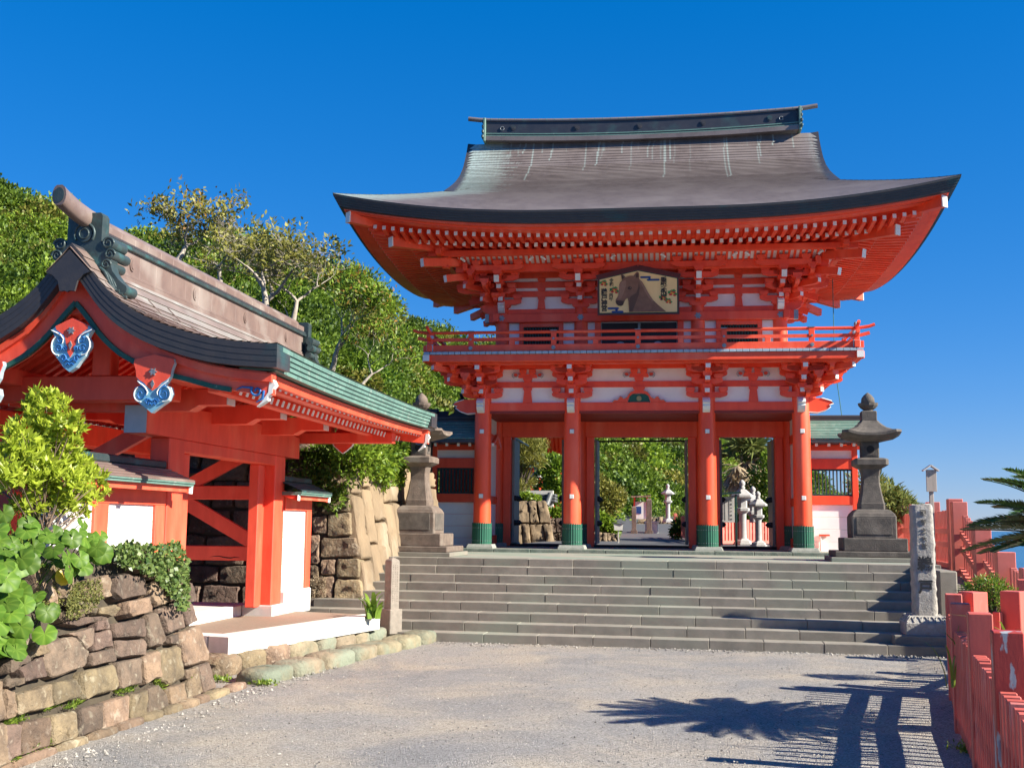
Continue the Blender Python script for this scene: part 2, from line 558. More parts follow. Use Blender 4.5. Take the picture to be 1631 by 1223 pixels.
def branch_tree(base, height, levels=4, spread=.75, r0=.2, lean=(0, 0), seed=0, nkids=(2, 3), seg=5, wig=.18, up=.35, shrink=.72, first=.35):
    """recursive branching: returns list of (points, radii) and list of tip positions"""
    rnd = random.Random(seed)
    limbs, tips = [], []
    def grow(p, d, L, r, lev):
        pts, rad = [p.copy()], [r]
        q = p.copy()
        dd = d.copy()
        for i in range(seg):
            dd = (dd + Vector((rnd.gauss(0, wig), rnd.gauss(0, wig), rnd.gauss(0, wig * .6) + up * .06))).normalized()
            q = q + dd * (L / seg)
            pts.append(q.copy())
            rad.append(r * (1 - .45 * (i + 1) / seg))
        limbs.append((pts, rad, lev))
        if lev >= levels:
            tips.append((q.copy(), dd.copy()))
            return
        k = rnd.randint(*nkids)
        a0 = rnd.random() * 6.28
        for j in range(k):
            a = a0 + j * 6.283 / k + rnd.uniform(-.5, .5)
            side = Vector((cos(a), sin(a), 0))
            nd = (dd * (1 - spread * .5) + side * spread * rnd.uniform(.6, 1.1) + Vector((0, 0, up * .5))).normalized()
            st = pts[-1] if j < 2 else pts[rnd.randint(2, seg)]
            grow(st.copy(), nd, L * shrink * rnd.uniform(.75, 1.15), rad[-1] * .78, lev + 1)
    grow(Vector(base), Vector((lean[0], lean[1], 1)).normalized(), height * first, r0, 1)
    return limbs, tips

def text_mesh(s, size, bold=0., extrude=.0, mat=None, name='lettering'):
    cu = bpy.data.curves.new(name, 'FONT')
    cu.body = s
    cu.size = size
    cu.offset = bold
    cu.extrude = extrude
    cu.align_x = 'CENTER'
    cu.align_y = 'CENTER'
    cu.resolution_u = 3
    ob = bpy.data.objects.new(name, cu)
    COL.objects.link(ob)
    dg = bpy.context.evaluated_depsgraph_get()
    me = bpy.data.meshes.new_from_object(ob.evaluated_get(dg))
    bpy.data.objects.remove(ob)
    bpy.data.curves.remove(cu)
    me.materials.clear()
    me.materials.append(mat)
    return me

def pillow(poly, o, ax, ay, nz, depth=.25, rise=.08, n=16, jit=.012, rnd=random, rough=1., inner=16):
    """a rough dressed stone: polygon outline in plane (o,ax,ay), chipped uneven face standing out along nz"""
    o, ax, ay, nz = Vector(o), Vector(ax), Vector(ay), Vector(nz)
    P = [np.array(p, float) for p in poly]
    m = len(P)
    area = sum(P[i][0] * P[(i + 1) % m][1] - P[(i + 1) % m][0] * P[i][1] for i in range(m)) / 2
    if area < 0:
        P = P[::-1]
    size = sqrt(max(1e-4, abs(area)))
    c = sum(P) / m
    per = []
    for i in range(m):
        a, b = P[i], P[(i + 1) % m]
        for t in (.07, .36, .64, .93):
            q = a + (b - a) * t
            per.append(q + np.array([rnd.gauss(0, .012), rnd.gauss(0, .012)]) * size)
    k = len(per)
    dirs = [(q - c) / max(1e-6, np.linalg.norm(q - c)) for q in per]
    def P3(q, h):
        return o + ax * float(q[0]) + ay * float(q[1]) + nz * h
    tilt = (rnd.gauss(0, .10), rnd.gauss(0, .10))
    rs = [[P3(q, -depth) for q in per], [P3(q, -.1 * rise) for q in per],
          [P3(q - d * size * .022, .55 * rise + rnd.gauss(0, jit * .4)) for q, d in zip(per, dirs)]]
    mb = MB()
    mb.rings(rs, 0, True, (False, False))
    face = [q - d * size * .06 for q, d in zip(per, dirs)]
    fh = [rise * (.86 + tilt[0] * (q - c)[0] / size + tilt[1] * (q - c)[1] / size) + rnd.gauss(0, jit * .6) for q in face]
    ring3 = [P3(q, h) for q, h in zip(face, fh)]
    mb.rings([rs[2], ring3], 0, True, (False, False))
    pts = [Vector((float(q[0]), float(q[1]))) for q in face]
    hs = list(fh)
    for _ in range(inner):
        w_ = [rnd.random() ** 1.5 for _ in face]
        i0 = rnd.randrange(k)
        t = rnd.random() ** .6 * .86
        q = c + (face[i0] - c) * t
        pts.append(Vector((float(q[0]), float(q[1]))))
        hs.append(rise * (1.0 + tilt[0] * (q - c)[0] / size + tilt[1] * (q - c)[1] / size) + rnd.gauss(0, jit * 1.3) * rough)
    from mathutils.geometry import delaunay_2d_cdt
    vo, eo, fo, ov, oe, of = delaunay_2d_cdt(pts, [(i, (i + 1) % k) for i in range(k)], [], 1, 1e-5)
    hv = []
    for q, src in zip(vo, ov):
        h = hs[src[0]] if src else rise
        hv.append(o + ax * q.x + ay * q.y + nz * h)
    fl = []
    for f in fo:
        a, b, d = (vo[f[0]], vo[f[1]], vo[f[2]])
        fl.append(list(f) if (b - a).cross(d - a) > 0 else list(f)[::-1])
    mb.add(hv, fl, 0, True)
    return mb

# ================================================================== SETTING
TS, TP = -.05472, -.0245          # turn of the steps and of the roofed side gate against the main gate
VM, PL, WH = V['verm'], V['plaster'], V['white']

def gravel_mat():
    m = bpy.data.materials.new('gravel')
    m.use_nodes = True
    nt = m.node_tree
    L = nt.links.new
    p = nt.nodes['Principled BSDF']
    p.inputs['Roughness'].default_value = .95
    p.inputs['Specular IOR Level'].default_value = .2
    g = _n(nt, 'ShaderNodeNewGeometry')
    vo = _n(nt, 'ShaderNodeTexVoronoi')
    vo.inputs['Scale'].default_value = 75
    L(g.outputs['Position'], vo.inputs['Vector'])
    sp = _n(nt, 'ShaderNodeSeparateColor')
    L(vo.outputs['Color'], sp.inputs[0])
    n1 = _n(nt, 'ShaderNodeTexNoise')
    n1.inputs['Scale'].default_value = .75
    n1.inputs['Detail'].default_value = 6
    L(g.outputs['Position'], n1.inputs['Vector'])
    r1 = _n(nt, 'ShaderNodeMapRange')
    r1.inputs['From Min'].default_value, r1.inputs['From Max'].default_value = .40, .62
    L(n1.outputs['Fac'], r1.inputs['Value'])
    c1 = _n(nt, 'ShaderNodeMix', data_type='RGBA')
    c1.inputs[6].default_value, c1.inputs[7].default_value = (.300, .283, .262, 1), (.375, .328, .268, 1)
    L(r1.outputs[0], c1.inputs[0])
    hs = _n(nt, 'ShaderNodeHueSaturation')
    mr = _n(nt, 'ShaderNodeMapRange')
    mr.inputs['To Min'].default_value, mr.inputs['To Max'].default_value = .62, 1.32
    L(sp.outputs[0], mr.inputs['Value'])
    L(mr.outputs[0], hs.inputs['Value'])
    n2 = _n(nt, 'ShaderNodeTexNoise')            # darker, finer drifts worn by feet and wheels
    n2.inputs['Scale'].default_value = .42
    n2.inputs['Detail'].default_value = 8
    n2.inputs['Roughness'].default_value = .7
    n2.inputs['Distortion'].default_value = .8
    L(g.outputs['Position'], n2.inputs['Vector'])
    r2 = _n(nt, 'ShaderNodeMapRange')
    r2.inputs['From Min'].default_value, r2.inputs['From Max'].default_value = .46, .62
    r2.inputs['To Max'].default_value = .75
    L(n2.outputs['Fac'], r2.inputs['Value'])
    c2 = _n(nt, 'ShaderNodeMix', data_type='RGBA')
    c2.inputs[7].default_value = (.215, .213, .213, 1)
    L(r2.outputs[0], c2.inputs[0])
    L(c1.outputs[2], c2.inputs[6])
    L(c2.outputs[2], hs.inputs['Color'])
    L(hs.outputs[0], p.inputs['Base Color'])
    nz = _n(nt, 'ShaderNodeTexNoise')
    nz.inputs['Scale'].default_value = 55
    nz.inputs['Detail'].default_value = 6
    L(g.outputs['Position'], nz.inputs['Vector'])
    ad = _n(nt, 'ShaderNodeMath', operation='SUBTRACT')
    L(nz.outputs['Fac'], ad.inputs[0])
    L(vo.outputs['Distance'], ad.inputs[1])
    b = _n(nt, 'ShaderNodeBump')
    b.inputs['Distance'].default_value = .012
    b.inputs['Strength'].default_value = .9
    L(ad.outputs[0], b.inputs['Height'])
    L(b.outputs[0], p.inputs['Normal'])
    return m
GRAVEL = gravel_mat()

# the gravel yard: gently uneven sheet
n = 90
gx = np.linspace(-34, 9, n)
gy = np.linspace(-16, 20.5, n)
X, Y = np.meshgrid(gx, gy)
Z = .012 * np.sin(X * 1.7 + .4 * Y) * np.cos(Y * 1.3) + .006 * np.sin(X * 5.1 + Y * 3.7) - .008
Z[:, -6:] -= np.linspace(0, .6, 6)[None, :]
idx = np.arange(n * n).reshape(n, n)
f = np.stack([idx[:-1, :-1], idx[:-1, 1:], idx[1:, 1:], idx[1:, :-1]], -1).reshape(-1, 4)
structure(link('ground', mesh_np('ground', np.stack([X, Y, Z], -1).reshape(-1, 3), f, [GRAVEL])))

# loose pebbles lying on the gravel
def pebbles(name, xy, size, mat, z0=0.):
    k = len(xy)
    octa = np.array([[1, 0, 0], [0, 1, 0], [-1, 0, 0], [0, -1, 0], [0, 0, .75], [0, 0, -.5]], float)
    fc = np.array([[0, 1, 4], [1, 2, 4], [2, 3, 4], [3, 0, 4], [1, 0, 5], [2, 1, 5], [3, 2, 5], [0, 3, 5]])
    s = (size * (.5 + rng.random(k) ** 2 * 1.2))[:, None, None]
    v = octa[None] * s * (1 + rng.normal(size=(k, 6, 3)) * .25)
    a = rng.random(k) * 6.28
    ca, sa = np.cos(a)[:, None], np.sin(a)[:, None]
    v = np.stack([v[..., 0] * ca - v[..., 1] * sa, v[..., 0] * sa + v[..., 1] * ca, v[..., 2]], -1)
    v[..., 0] += xy[:, :1]
    v[..., 1] += xy[:, 1:2]
    v[..., 2] += z0
    f = (fc[None] + (np.arange(k) * 6)[:, None, None]).reshape(-1, 3)
    return mesh_np(name, v.reshape(-1, 3), f, [mat], np.repeat(rng.random(k), 6), smooth=False)
PEB = M('pebble', (.16, .15, .14), None, rough=.9, attr=('tone', (.42, .39, .34)))
k = 11000
r_ = 6 + 13 * rng.random(k) ** 1.3
a_ = -.5 + .75 * rng.random(k)
xy = np.stack([np.sin(a_) * r_, np.cos(a_) * r_], 1)
xy = xy[(xy[:, 0] > -4.7) & (xy[:, 1] < 17.9)]
o = stuff(link('gravel', pebbles('gravel', xy, .008, PEB)), 'loose pebbles strewn over the grey gravel yard', 'gravel')
k = 1800
tt = rng.random(k)
xe = -5.2 + 10.5 * tt
ye = 18.05 + (xe - 1.) * TS - np.abs(rng.normal(size=k)) * .16
m_ = rng.random(k) < .35
xe2 = -4.72 + .12 * rng.normal(size=k) + np.clip((rng.random(k)) * 0, 0, 1)
ye2 = 8 + 9.5 * tt
xe = np.where(m_, xe2 + (ye2 - 8) * .045, xe)
ye = np.where(m_, ye2, ye)
stuff(link('gravel_edge', pebbles('gravel_edge', np.stack([xe, ye], 1), .013, PEB)), 'coarser pale pebbles gathered along the foot of the steps', 'gravel')

# sea far below to the horizon
mb = MB()
mb.add([(-9000, -9000, -26), (9000, -9000, -26), (9000, 12000, -26), (-9000, 12000, -26)], [(0, 1, 2, 3)])
structure(mb.build('sea', V['sea']))

# terrace behind the steps
mb = MB()
terr = [(-14, 22.15), (4.3, 21.14), (4.75, 21.12), (4.9, 24.2), (5.4, 33.2), (-14, 33.2)]
mb.prism(terr, (0, 0, -1.5), (1, 0, 0), (0, 1, 0), (0, 0, 1.5 + 1.252))
structure(mb.build('terrace', V['pave']))

# -------- stone steps
set_frame(0, 0, 0, TS)
mb = MB()
for k in range(9):
    mb.box(-7.6, 3.75, 18.20 + .38 * k, 22.2, -.3 if k == 0 else .14 * k - .02, .14 * (k + 1) - .012)
steps = structure(mb.build('stone_steps', V['step']))
srnd = random.Random(3)
for k in range(9):
    x = -7.7 + srnd.random() * .8
    while x < 3.75:
        w = .88 + srnd.uniform(-.05, .06)
        x1 = min(x + w, 3.78)
        if x1 - x > .12:
            mb = MB()
            y0 = 18.11 + .38 * k + srnd.uniform(-.004, .004)
            z1 = .14 * (k + 1) + srnd.uniform(-.003, .003)
            mb.box(x + .003, x1 - .003, y0, y0 + .47, .14 * k - .01, z1, 0, .007)
            mb.build('stone_block', V['step'], steps)
        x += w
# paving strip along the top and a side block at the right end
set_frame()

# -------- platform under the main gate
set_frame(-.5)
mb = MB()
mb.box(-5.05, 5.05, 26.45, 33.3, 1.0, 1.328)
plat = structure(mb.build('gate_platform', V['pave']))
x = -5.1
while x < 5.0:
    w = .86 + srnd.uniform(-.05, .05)
    mb = MB()
    mb.box(x + .004, min(x + w, 5.1) - .004, 26.33 + srnd.uniform(-.006, .006), 26.75, 1.1, 1.335 + srnd.uniform(-.004, .003), 0, .012)
    mb.build('ledge_stone', V['ledge'], plat)
    x += w
set_frame()
mb = MB()        # path climbing away behind the gate
pv, pf = [], []
for i, (yy, zz, xl, xr) in enumerate(((33.2, 1.325, -4.2, 6), (38, 1.33, -4, 5), (44, 1.38, -3, 4), (52, 1.55, -3, 3.4), (60, 1.95, -3.5, 3), (70, 2.6, -4, 3))):
    pv += [(xl, yy, zz), (xr, yy, zz)]
    if i:
        b = 2 * i
        pf.append((b - 2, b - 1, b + 1, b))
mb.add(pv, pf)
structure(mb.build('path', V['asphalt']))
mb = MB()
mb.add([(-40, 33.2, 1.25), (9, 33.2, 1.25), (9.5, 80, 1.25), (-40, 80, 1.25)], [(0, 1, 2, 3)])
structure(mb.build('back_ground', V['soil']))

# ================================================================== MAIN GATE (two-storey tower gate)
set_frame(-.5)
gate = thing('gate_tower', 'tall two-storey vermilion shrine gate with curved copper roof at the top of the steps', 'gate', (0, 29.5, 1.335))
CXS = (-3.83, -1.62, 1.62, 3.83)
ROWS = (27.2, 29.5, 31.8)
FL = 1.335
# --- columns
def column(x, y, ztop, parent=gate, r0=.215, r1=.198, z0=FL):
    mb = MB()
    mb.lathe([(r0, z0 + .08), (r0, z0 + 1.), (r1, ztop)], (x, y, 0), 28)
    c = mb.build('column', VM, parent)
    mb = MB()
    mb.sq([(.34, z0 - .02), (.33, z0 + .03), (.30, z0 + .09)], (x, y, 0), 0, .06)
    mb.build('base_stone', V['plinth'], c)
    mb = MB()      # ribbed green sleeve with a scalloped upper rim
    nr = 26
    rings_ = []
    for (z, dr) in ((z0 + .085, 0), (z0 + .30, 0), (z0 + .55, 0), (z0 + .585, 1)):
        ring = []
        for i in range(nr * 4):
            a = 2 * pi * i / (nr * 4)
            ph = (i % 4)
            rr = .232 + (.008 if ph in (1, 2) else 0)
            zz = z + (.02 if (dr and ph in (1, 2)) else 0)
            ring.append(Vector((x + rr * cos(a), y + rr * sin(a), zz)))
        rings_.append(ring)
    mb.rings(rings_, 0, False, (False, True))
    sl_ = mb.build('sleeve', V['green'], c)
    mb = MB()
    for i in range(nr):
        a = 2 * pi * (i + .5) / nr
        for z in (z0 + .17, z0 + .48):
            p = Vector((x + .241 * cos(a), y + .241 * sin(a), z))
            mb.frame(p, Vector((cos(a), sin(a), 0)), Vector((-sin(a), cos(a), 0)), Vector((0, 0, 1)), .012, .016, .016)
    stuff(mb.build('nail_row', V['metal'], sl_))
    return c
for yi, y in enumerate(ROWS):
    for x in CXS:
        c = column(x, y, 5.86 if yi != 1 else 4.66)
        if yi == 0:
            for z in (4.155, 2.582):
                mb = MB()
                mb.box(x - .048, x + .048, y - .235, y - .19, z - .048, z + .048, 0, .006)
                mb.box(x - .055, x + .055, y - .215, y - .19, z - .055, z + .055, 1, .004)
                mb.build('square_plate', [WH, V['metal']], c)

def member(name, x0, x1, y0, y1, z0, z1, mat=VM, parent=gate, ch=.008):
    mb = MB()
    mb.box(x0, x1, y0, y1, z0, z1, 0, ch)
    return mb.build(name, mat, parent)

Yf = 27.2
# --- head beams, panels between the front columns; the same round the back and the two sides
for yw in (27.2, 31.8):
    for a, b in zip(CXS[:-1], CXS[1:]):
        member('tie_beam', a + .17, b - .17, yw - .085, yw + .085, 4.655, 4.873)
        member('upper_beam', a + .17, b - .17, yw - .07, yw + .07, 5.245, 5.387)
        member('plate_beam', a + .17, b - .17, yw - .08, yw + .08, 5.70, 5.87)
        member('plaster_panel', a + .15, b - .15, yw - .02, yw + .02, 4.874, 5.245, PL, ch=0)
        member('plaster_panel', a + .15, b - .15, yw - .02, yw + .02, 5.388, 5.70, PL, ch=0)
for sx in (-1, 1):
    x = 3.83 * sx
    for a, b in zip(ROWS[:-1], ROWS[1:]):
        member('tie_beam', x - .085, x + .085, a + .17, b - .17, 4.655, 4.873)
        member('upper_beam', x - .07, x + .07, a + .17, b - .17, 5.245, 5.387)
        member('plate_beam', x - .08, x + .08, a + .17, b - .17, 5.70, 5.87)
        member('plaster_panel', x - .02, x + .02, a + .15, b - .15, 4.874, 5.70, PL, ch=0)
        # side walls: sill, waist rail, head rail and white boards
        member('side_rail', x - .07, x + .07, a + .17, b - .17, 1.36, 1.62)
        member('side_rail', x - .06, x + .06, a + .17, b - .17, 2.42, 2.62)
        member('side_rail', x - .06, x + .06, a + .17, b - .17, 3.98, 4.20)
        for z0_, z1_ in ((1.62, 2.42), (2.62, 3.98), (4.20, 4.655)):
            member('plaster_panel', x - .025, x + .025, a + .15, b - .15, z0_, z1_, PL, ch=0)

# carved nosings: white beam ends on the column fronts, carved noses on the outer sides
def nosing(x, y, z, mats, parent, rz=0., L=.34, W=.17, H=.36):
    mb = MB()
    prof = [(0, H), (L * .55, H * .98), (L * .9, H * .80), (L, H * .62), (L * .82, H * .52), (L * .88, H * .40), (L * .70, H * .16), (L * .40, 0), (0, .02)]
    mb.prism([(p[0], p[1]) for p in prof], (0, -W / 2, 0), (1, 0, 0), (0, 0, 1), (0, W, 0), 0, 0)
    return mb.build('carved_nosing', mats, parent, T(x, y, z, rz))
for x in CXS:
    nosing(x - .02, Yf - .14, 4.60, [V['white']], gate, -pi / 2)
for sx in (-1, 1):
    for y in (27.2, 31.8):
        n_ = nosing(3.83 * sx + sx * .14, y, 4.60, [VM], gate, 0 if sx > 0 else pi, .62, .15, .36)
        mb = MB()      # white edge line round the carved nose
        pr = [(0, .36), (.34, .353), (.56, .288), (.62, .223), (.51, .187), (.545, .144), (.434, .058), (.25, 0), (0, .02)]
        pts = [Vector((p[0], 0, p[1])) for p in pr[1:]]
        for s in (-.08, .08):
            mb.tube([q + Vector((0, s, 0)) for q in pts], .012, 5)
        mb.build('white_edge', V['white'], n_, T(3.83 * sx + sx * .14, y, 4.60, 0 if sx > 0 else pi))

# --- struts on the lower frieze
def strut(x, y, z0, z1, w0, w1, parent=gate, d=.06):
    mb = MB()
    mb.prism([(-w0, z0), (w0, z0), (w1, z1 - .10), (-w1, z1 - .10)], (x, y - d, 0), (1, 0, 0), (0, 0, 1), (0, d, 0))
    mb.prism([(-w1 * .9, z1 - .10), (w1 * .9, z1 - .10), (w1 * 1.25, z1 - .05), (w1 * 1.25, z1), (-w1 * 1.25, z1), (-w1 * 1.25, z1 - .05)], (x, y - d - .025, 0), (1, 0, 0), (0, 0, 1), (0, d + .02, 0))
    return mb.build('strut', VM, parent)
for x in (-2.725, 2.725):
    strut(x, Yf - .02, 4.873, 5.245, .115, .085)
# frog-leg strut of the middle bay, with green infill and gilt flower
mb = MB()
half = [(0, .285), (.13, .285), (.21, .25), (.26, .19), (.30, .12), (.37, .085), (.41, .13), (.46, .145), (.49, .10), (.52, .055), (.60, .055), (.655, .0), (.28, .0), (.235, .14), (.16, .20), (0, .22)]
poly = half + [(-p[0], p[1]) for p in half[::-1][1:-1]]
mb.prism(poly, (0, Yf - .02, 4.874), (1, 0, 0), (0, 0, 1), (0, -.06, 0))
mb.prism([(-.10, .285), (.10, .285), (.14, .33), (.14, .372), (-.14, .372), (-.14, .33)], (0, Yf - .02, 4.874), (1, 0, 0), (0, 0, 1), (0, -.10, 0))
fl = mb.build('frog_leg_strut', VM, gate)
mb = MB()
for s in (-1, 1):
    mb = MB()
    mb.tube([Vector((s * p[0], Yf - .085, 4.874 + p[1] + .006)) for p in half[1:12]], .011, 5)
    mb.build('pale_edge', V['bluetile'], fl)
mb = MB()
mb.prism([(-.265, 0), (.265, 0), (.22, .14), (.15, .20), (-.15, .20), (-.22, .14)], (0, Yf - .02, 4.876), (1, 0, 0), (0, 0, 1), (0, -.03, 0))
mb.build('green_infill', V['green'], fl)
mb = MB()
pet = []
for i in range(32):
    a = 2 * pi * i / 32
    r = .062 + .006 * cos(16 * a)
    pet.append((r * cos(a), r * sin(a)))
mb.prism(pet, (0, Yf - .05, 4.965), (1, 0, 0), (0, 0, 1), (0, -.02, 0))
mb.lathe([(.02, 0), (.02, .03)], (0, 0, 0), 10)
mb.build('gilt_flower', V['gold'], fl)
# flower brackets in the upper frieze of each bay
def flower_bracket(x, z0):
    mb = MB()
    mb.prism([(-.08, 0), (.08, 0), (.11, .05), (.11, .10), (-.11, .10), (-.11, .05)], (x, Yf - .02, z0), (1, 0, 0), (0, 0, 1), (0, -.08, 0))
    mb.prism([(-.22, .10), (.22, .10), (.27, .15), (.25, .19), (-.25, .19), (-.27, .15)], (x, Yf - .02, z0), (1, 0, 0), (0, 0, 1), (0, -.06, 0))
    for s in (-1, 1):
        mb.prism([(s * .05, .19), (s * .17, .19), (s * .20, .24), (s * .20, .30), (s * .03, .30), (s * .03, .24)][::s], (x, Yf - .02, z0), (1, 0, 0), (0, 0, 1), (0, -.08, 0))
    o = mb.build('flower_bracket', VM, gate)
    mb = MB()
    for s in (-1, 1):
        pts = [Vector((x + s * (.30 + .085 * cos(t) * (1 - t / 14)), Yf - .085, z0 + .165 + .07 * sin(t) * (1 - t / 14))) for t in np.linspace(-1.2, 6.5, 22)]
        mb.tube(pts, .011, 5, 0)
        pts = [Vector((x + s * (.30 + .06 * cos(t)), Yf - .07, z0 + .165 + .05 * sin(t))) for t in np.linspace(0, 2 * pi, 14)]
        mb.prism([((p.x - x), p.z - z0) for p in pts[:-1]], (x, Yf - .03, z0), (1, 0, 0), (0, 0, 1), (0, -.035, 0), 1)
    mb.build('scroll', [V['bluetile'], VM], o)
for x in (-2.725, 0, 2.725):
    flower_bracket(x, 5.387)

# --- bracket sets ---------------------------------------------------
mbk = MB()
mbk.prism([(-.07, 0), (.07, 0), (.105, .05), (.105, .115), (-.105, .115), (-.105, .05)], (0, -.095, 0), (1, 0, 0), (0, 0, 1), (0, .19, 0))
BLOCK = mbk.mesh('bearing_block', [VM])
def arm_mesh(L, h=.115, w=.10):
    mb = MB()
    c = h * .8
    poly = [(-L / 2, h), (-L / 2, h * .45), (-L / 2 + .03, h * .25), (-L / 2 + .09, .01), (-L / 2 + .17, -h * .12), (L / 2 - .17, -h * .12), (L / 2 - .09, .01), (L / 2 - .03, h * .25), (L / 2, h * .45), (L / 2, h)]
    mb.prism(poly, (0, -w / 2, 0), (1, 0, 0), (0, 0, 1), (0, w, 0))
    return mb.mesh('bracket_arm', [VM])
ARM_S, ARM_L, ARM_XL = arm_mesh(.74), arm_mesh(.98), arm_mesh(1.30)
def out_arm(L, h=.13, w=.115):
    """arm running along +X from 0 to L, white end"""
    mb = MB()
    poly = [(0, -h / 2), (L - .10, -h / 2), (L - .02, -h / 2 + .03), (L, -h / 2 + .03), (L, h / 2), (0, h / 2)]
    n_ = len(poly)
    mb.prism(poly, (0, -w / 2, 0), (1, 0, 0), (0, 0, 1), (0, w, 0))
    for i, fc in enumerate(mb.f):
        if len(fc) == 4 and all(abs(mb.v[q][0] - L) < 1e-6 for q in fc):
            mb.m[i] = 1
    mb.box(L - .001, L + .004, -w / 2 + .008, w / 2 - .008, -h / 2 + .036, h / 2 - .008, 1)
    return mb.mesh('outward_arm', [VM, WH])
_oc = {}
def put(mesh, name, x, y, z, rz=0., parent=gate, ry=0.):
    return link(name, mesh, parent, T(x, y, z, rz, ry=ry))
def bracket_set(x, y, rz, tiers, lat, scale=1., wall_z=None, tail=None):
    """tiers: (out, z of outward arm); rz = direction of the outward arms"""
    ca, sa = cos(rz), sin(rz)
    P = lambda u, v: (x + u * ca - v * sa, y + u * sa + v * ca)
    lr = rz + pi / 2
    if wall_z:
        for (L_, wz) in wall_z:
            put(L_, 'bracket_arm', *P(.13, 0), wz, lr)
            LL = .37 if L_ is ARM_S else .49 if L_ is ARM_L else .65
            for s in (-1, 1):
                put(BLOCK, 'bearing_block', *P(.13, s * (LL - .10)), wz + .115, lr)
    for i, (out, z) in enumerate(tiers):
        k = round(out * scale, 3)
        if k not in _oc:
            _oc[k] = out_arm(k)
        put(_oc[k], 'outward_arm', x, y, z, rz)
        u = out * scale - .13
        put(BLOCK, 'bearing_block', *P(u, 0), z + .065, lr)
        if lat and lat[i] is not None:
            m_ = lat[i]
            LL = .37 if m_ is ARM_S else .49 if m_ is ARM_L else .65
            put(m_, 'bracket_arm', *P(u, 0), z + .182, lr)
            for s in ((-1, 1) if i < len(tiers) - 1 else (-1, 0, 1)):
                put(BLOCK, 'bearing_block', *P(u, s * (LL - .10)), z + .182 + .115, lr)

LT = ((.45, 5.10), (.75, 5.36), (1.08, 5.605))
for x in CXS:
    bracket_set(x, Yf, -pi / 2, LT, (ARM_S, ARM_S, None), wall_z=((ARM_L, 4.985), (ARM_L, 5.475)))
    u = 1.08 - .13
    put(ARM_L, 'bracket_arm', x, Yf - .62, 5.545, 0)
    for s in (-1, 1):
        put(BLOCK, 'bearing_block', x + s * .39, Yf - .62, 5.66, 0)
    bracket_set(x, 31.8, pi / 2, LT, (ARM_S, None, None))
for sx in (-1, 1):
    rz = 0 if sx > 0 else pi
    for y in ROWS:
        bracket_set(3.83 * sx, y, rz, LT, (ARM_S, ARM_S, None), wall_z=((ARM_L, 4.985), (ARM_L, 5.475)))
    for y, sy in ((27.2, -1), (31.8, 1)):
        a = atan2(sy, sx)
        bracket_set(3.83 * sx, y, a, LT, (None, None, None), scale=1.414)
        # lateral arms tying the corner, running past it
        for (o_, z_) in ((.32, 5.28), (.62, 5.54)):
            put(ARM_XL, 'bracket_arm', 3.83 * sx + sx * .28, y + sy * o_, z_, 0)
            put(ARM_XL, 'bracket_arm', 3.83 * sx + sx * o_, y + sy * .28, z_, pi / 2)
            for q in (.1, .55):
                put(BLOCK, 'bearing_block', 3.83 * sx + sx * (.28 + q), y + sy * o_, z_ + .115, 0)
                put(BLOCK, 'bearing_block', 3.83 * sx + sx * o_, y + sy * (.28 + q), z_ + .115, 0)

# --- balcony
BY, BX = 25.98, 5.10
BYB = 59 - BY
member('balcony_beam', -BX - .02, BX + .02, BY + .01, BY + .16, 5.735, 5.905)
member('balcony_beam', -BX - .02, BX + .02, BYB - .16, BYB - .01, 5.735, 5.905)
for sx in (-1, 1):
    member('balcony_beam', sx * BX - .16 if sx > 0 else sx * BX, sx * BX if sx > 0 else sx * BX + .16, BY - .09, BYB + .09, 5.738, 5.903)
    for y in (BY - .095, BYB + .095):
        member('beam_end', sx * (BX - .08) - .075, sx * (BX - .08) + .075, y - .006, y + .006, 5.745, 5.895, WH, ch=0)
    member('beam_end', sx * (BX + .026) - .006, sx * (BX + .026) + .006, BY + .02, BY + .15, 5.745, 5.895, WH, ch=0)
member('inner_beam', -4.9, 4.9, 26.22, 26.36, 5.70, 5.80)
member('inner_beam', -4.7, 4.7, 26.56, 26.68, 5.74, 5.86)
mb = MB()
mb.box(-BX + .03, BX - .03, BY + .05, BYB - .05, 5.86, 5.90)
mb.build('soffit_board', VM, gate)
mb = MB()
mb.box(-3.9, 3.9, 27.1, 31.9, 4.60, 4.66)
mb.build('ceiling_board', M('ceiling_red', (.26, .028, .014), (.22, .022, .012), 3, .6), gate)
flo = MB()
flo.box(-BX + .16, BX - .16, BY + .16, BYB - .16, 5.902, 5.955)
floor_ = flo.build('balcony_floor', V['bluetile'], gate)
nt_ = 68
for yy in (BY - .03, BYB - .17):
    for i in range(nt_):
        w = 2 * BX / nt_
        mb = MB()
        mb.box(-BX + i * w + .006, -BX + (i + 1) * w - .006, yy, yy + .20, 5.908, 5.972, 0, .004)
        mb.build('floor_sheet', V['bluetile'], floor_)
for sx in (-1, 1):
    for i in range(46):
        w = (BYB - BY - .34) / 46
        mb = MB()
        x = sx * (BX - .07)
        mb.box(x - .10, x + .10, BY + .17 + i * w + .006, BY + .17 + (i + 1) * w - .006, 5.908, 5.972, 0, .004)
        mb.build('floor_sheet', V['bluetile'], floor_)
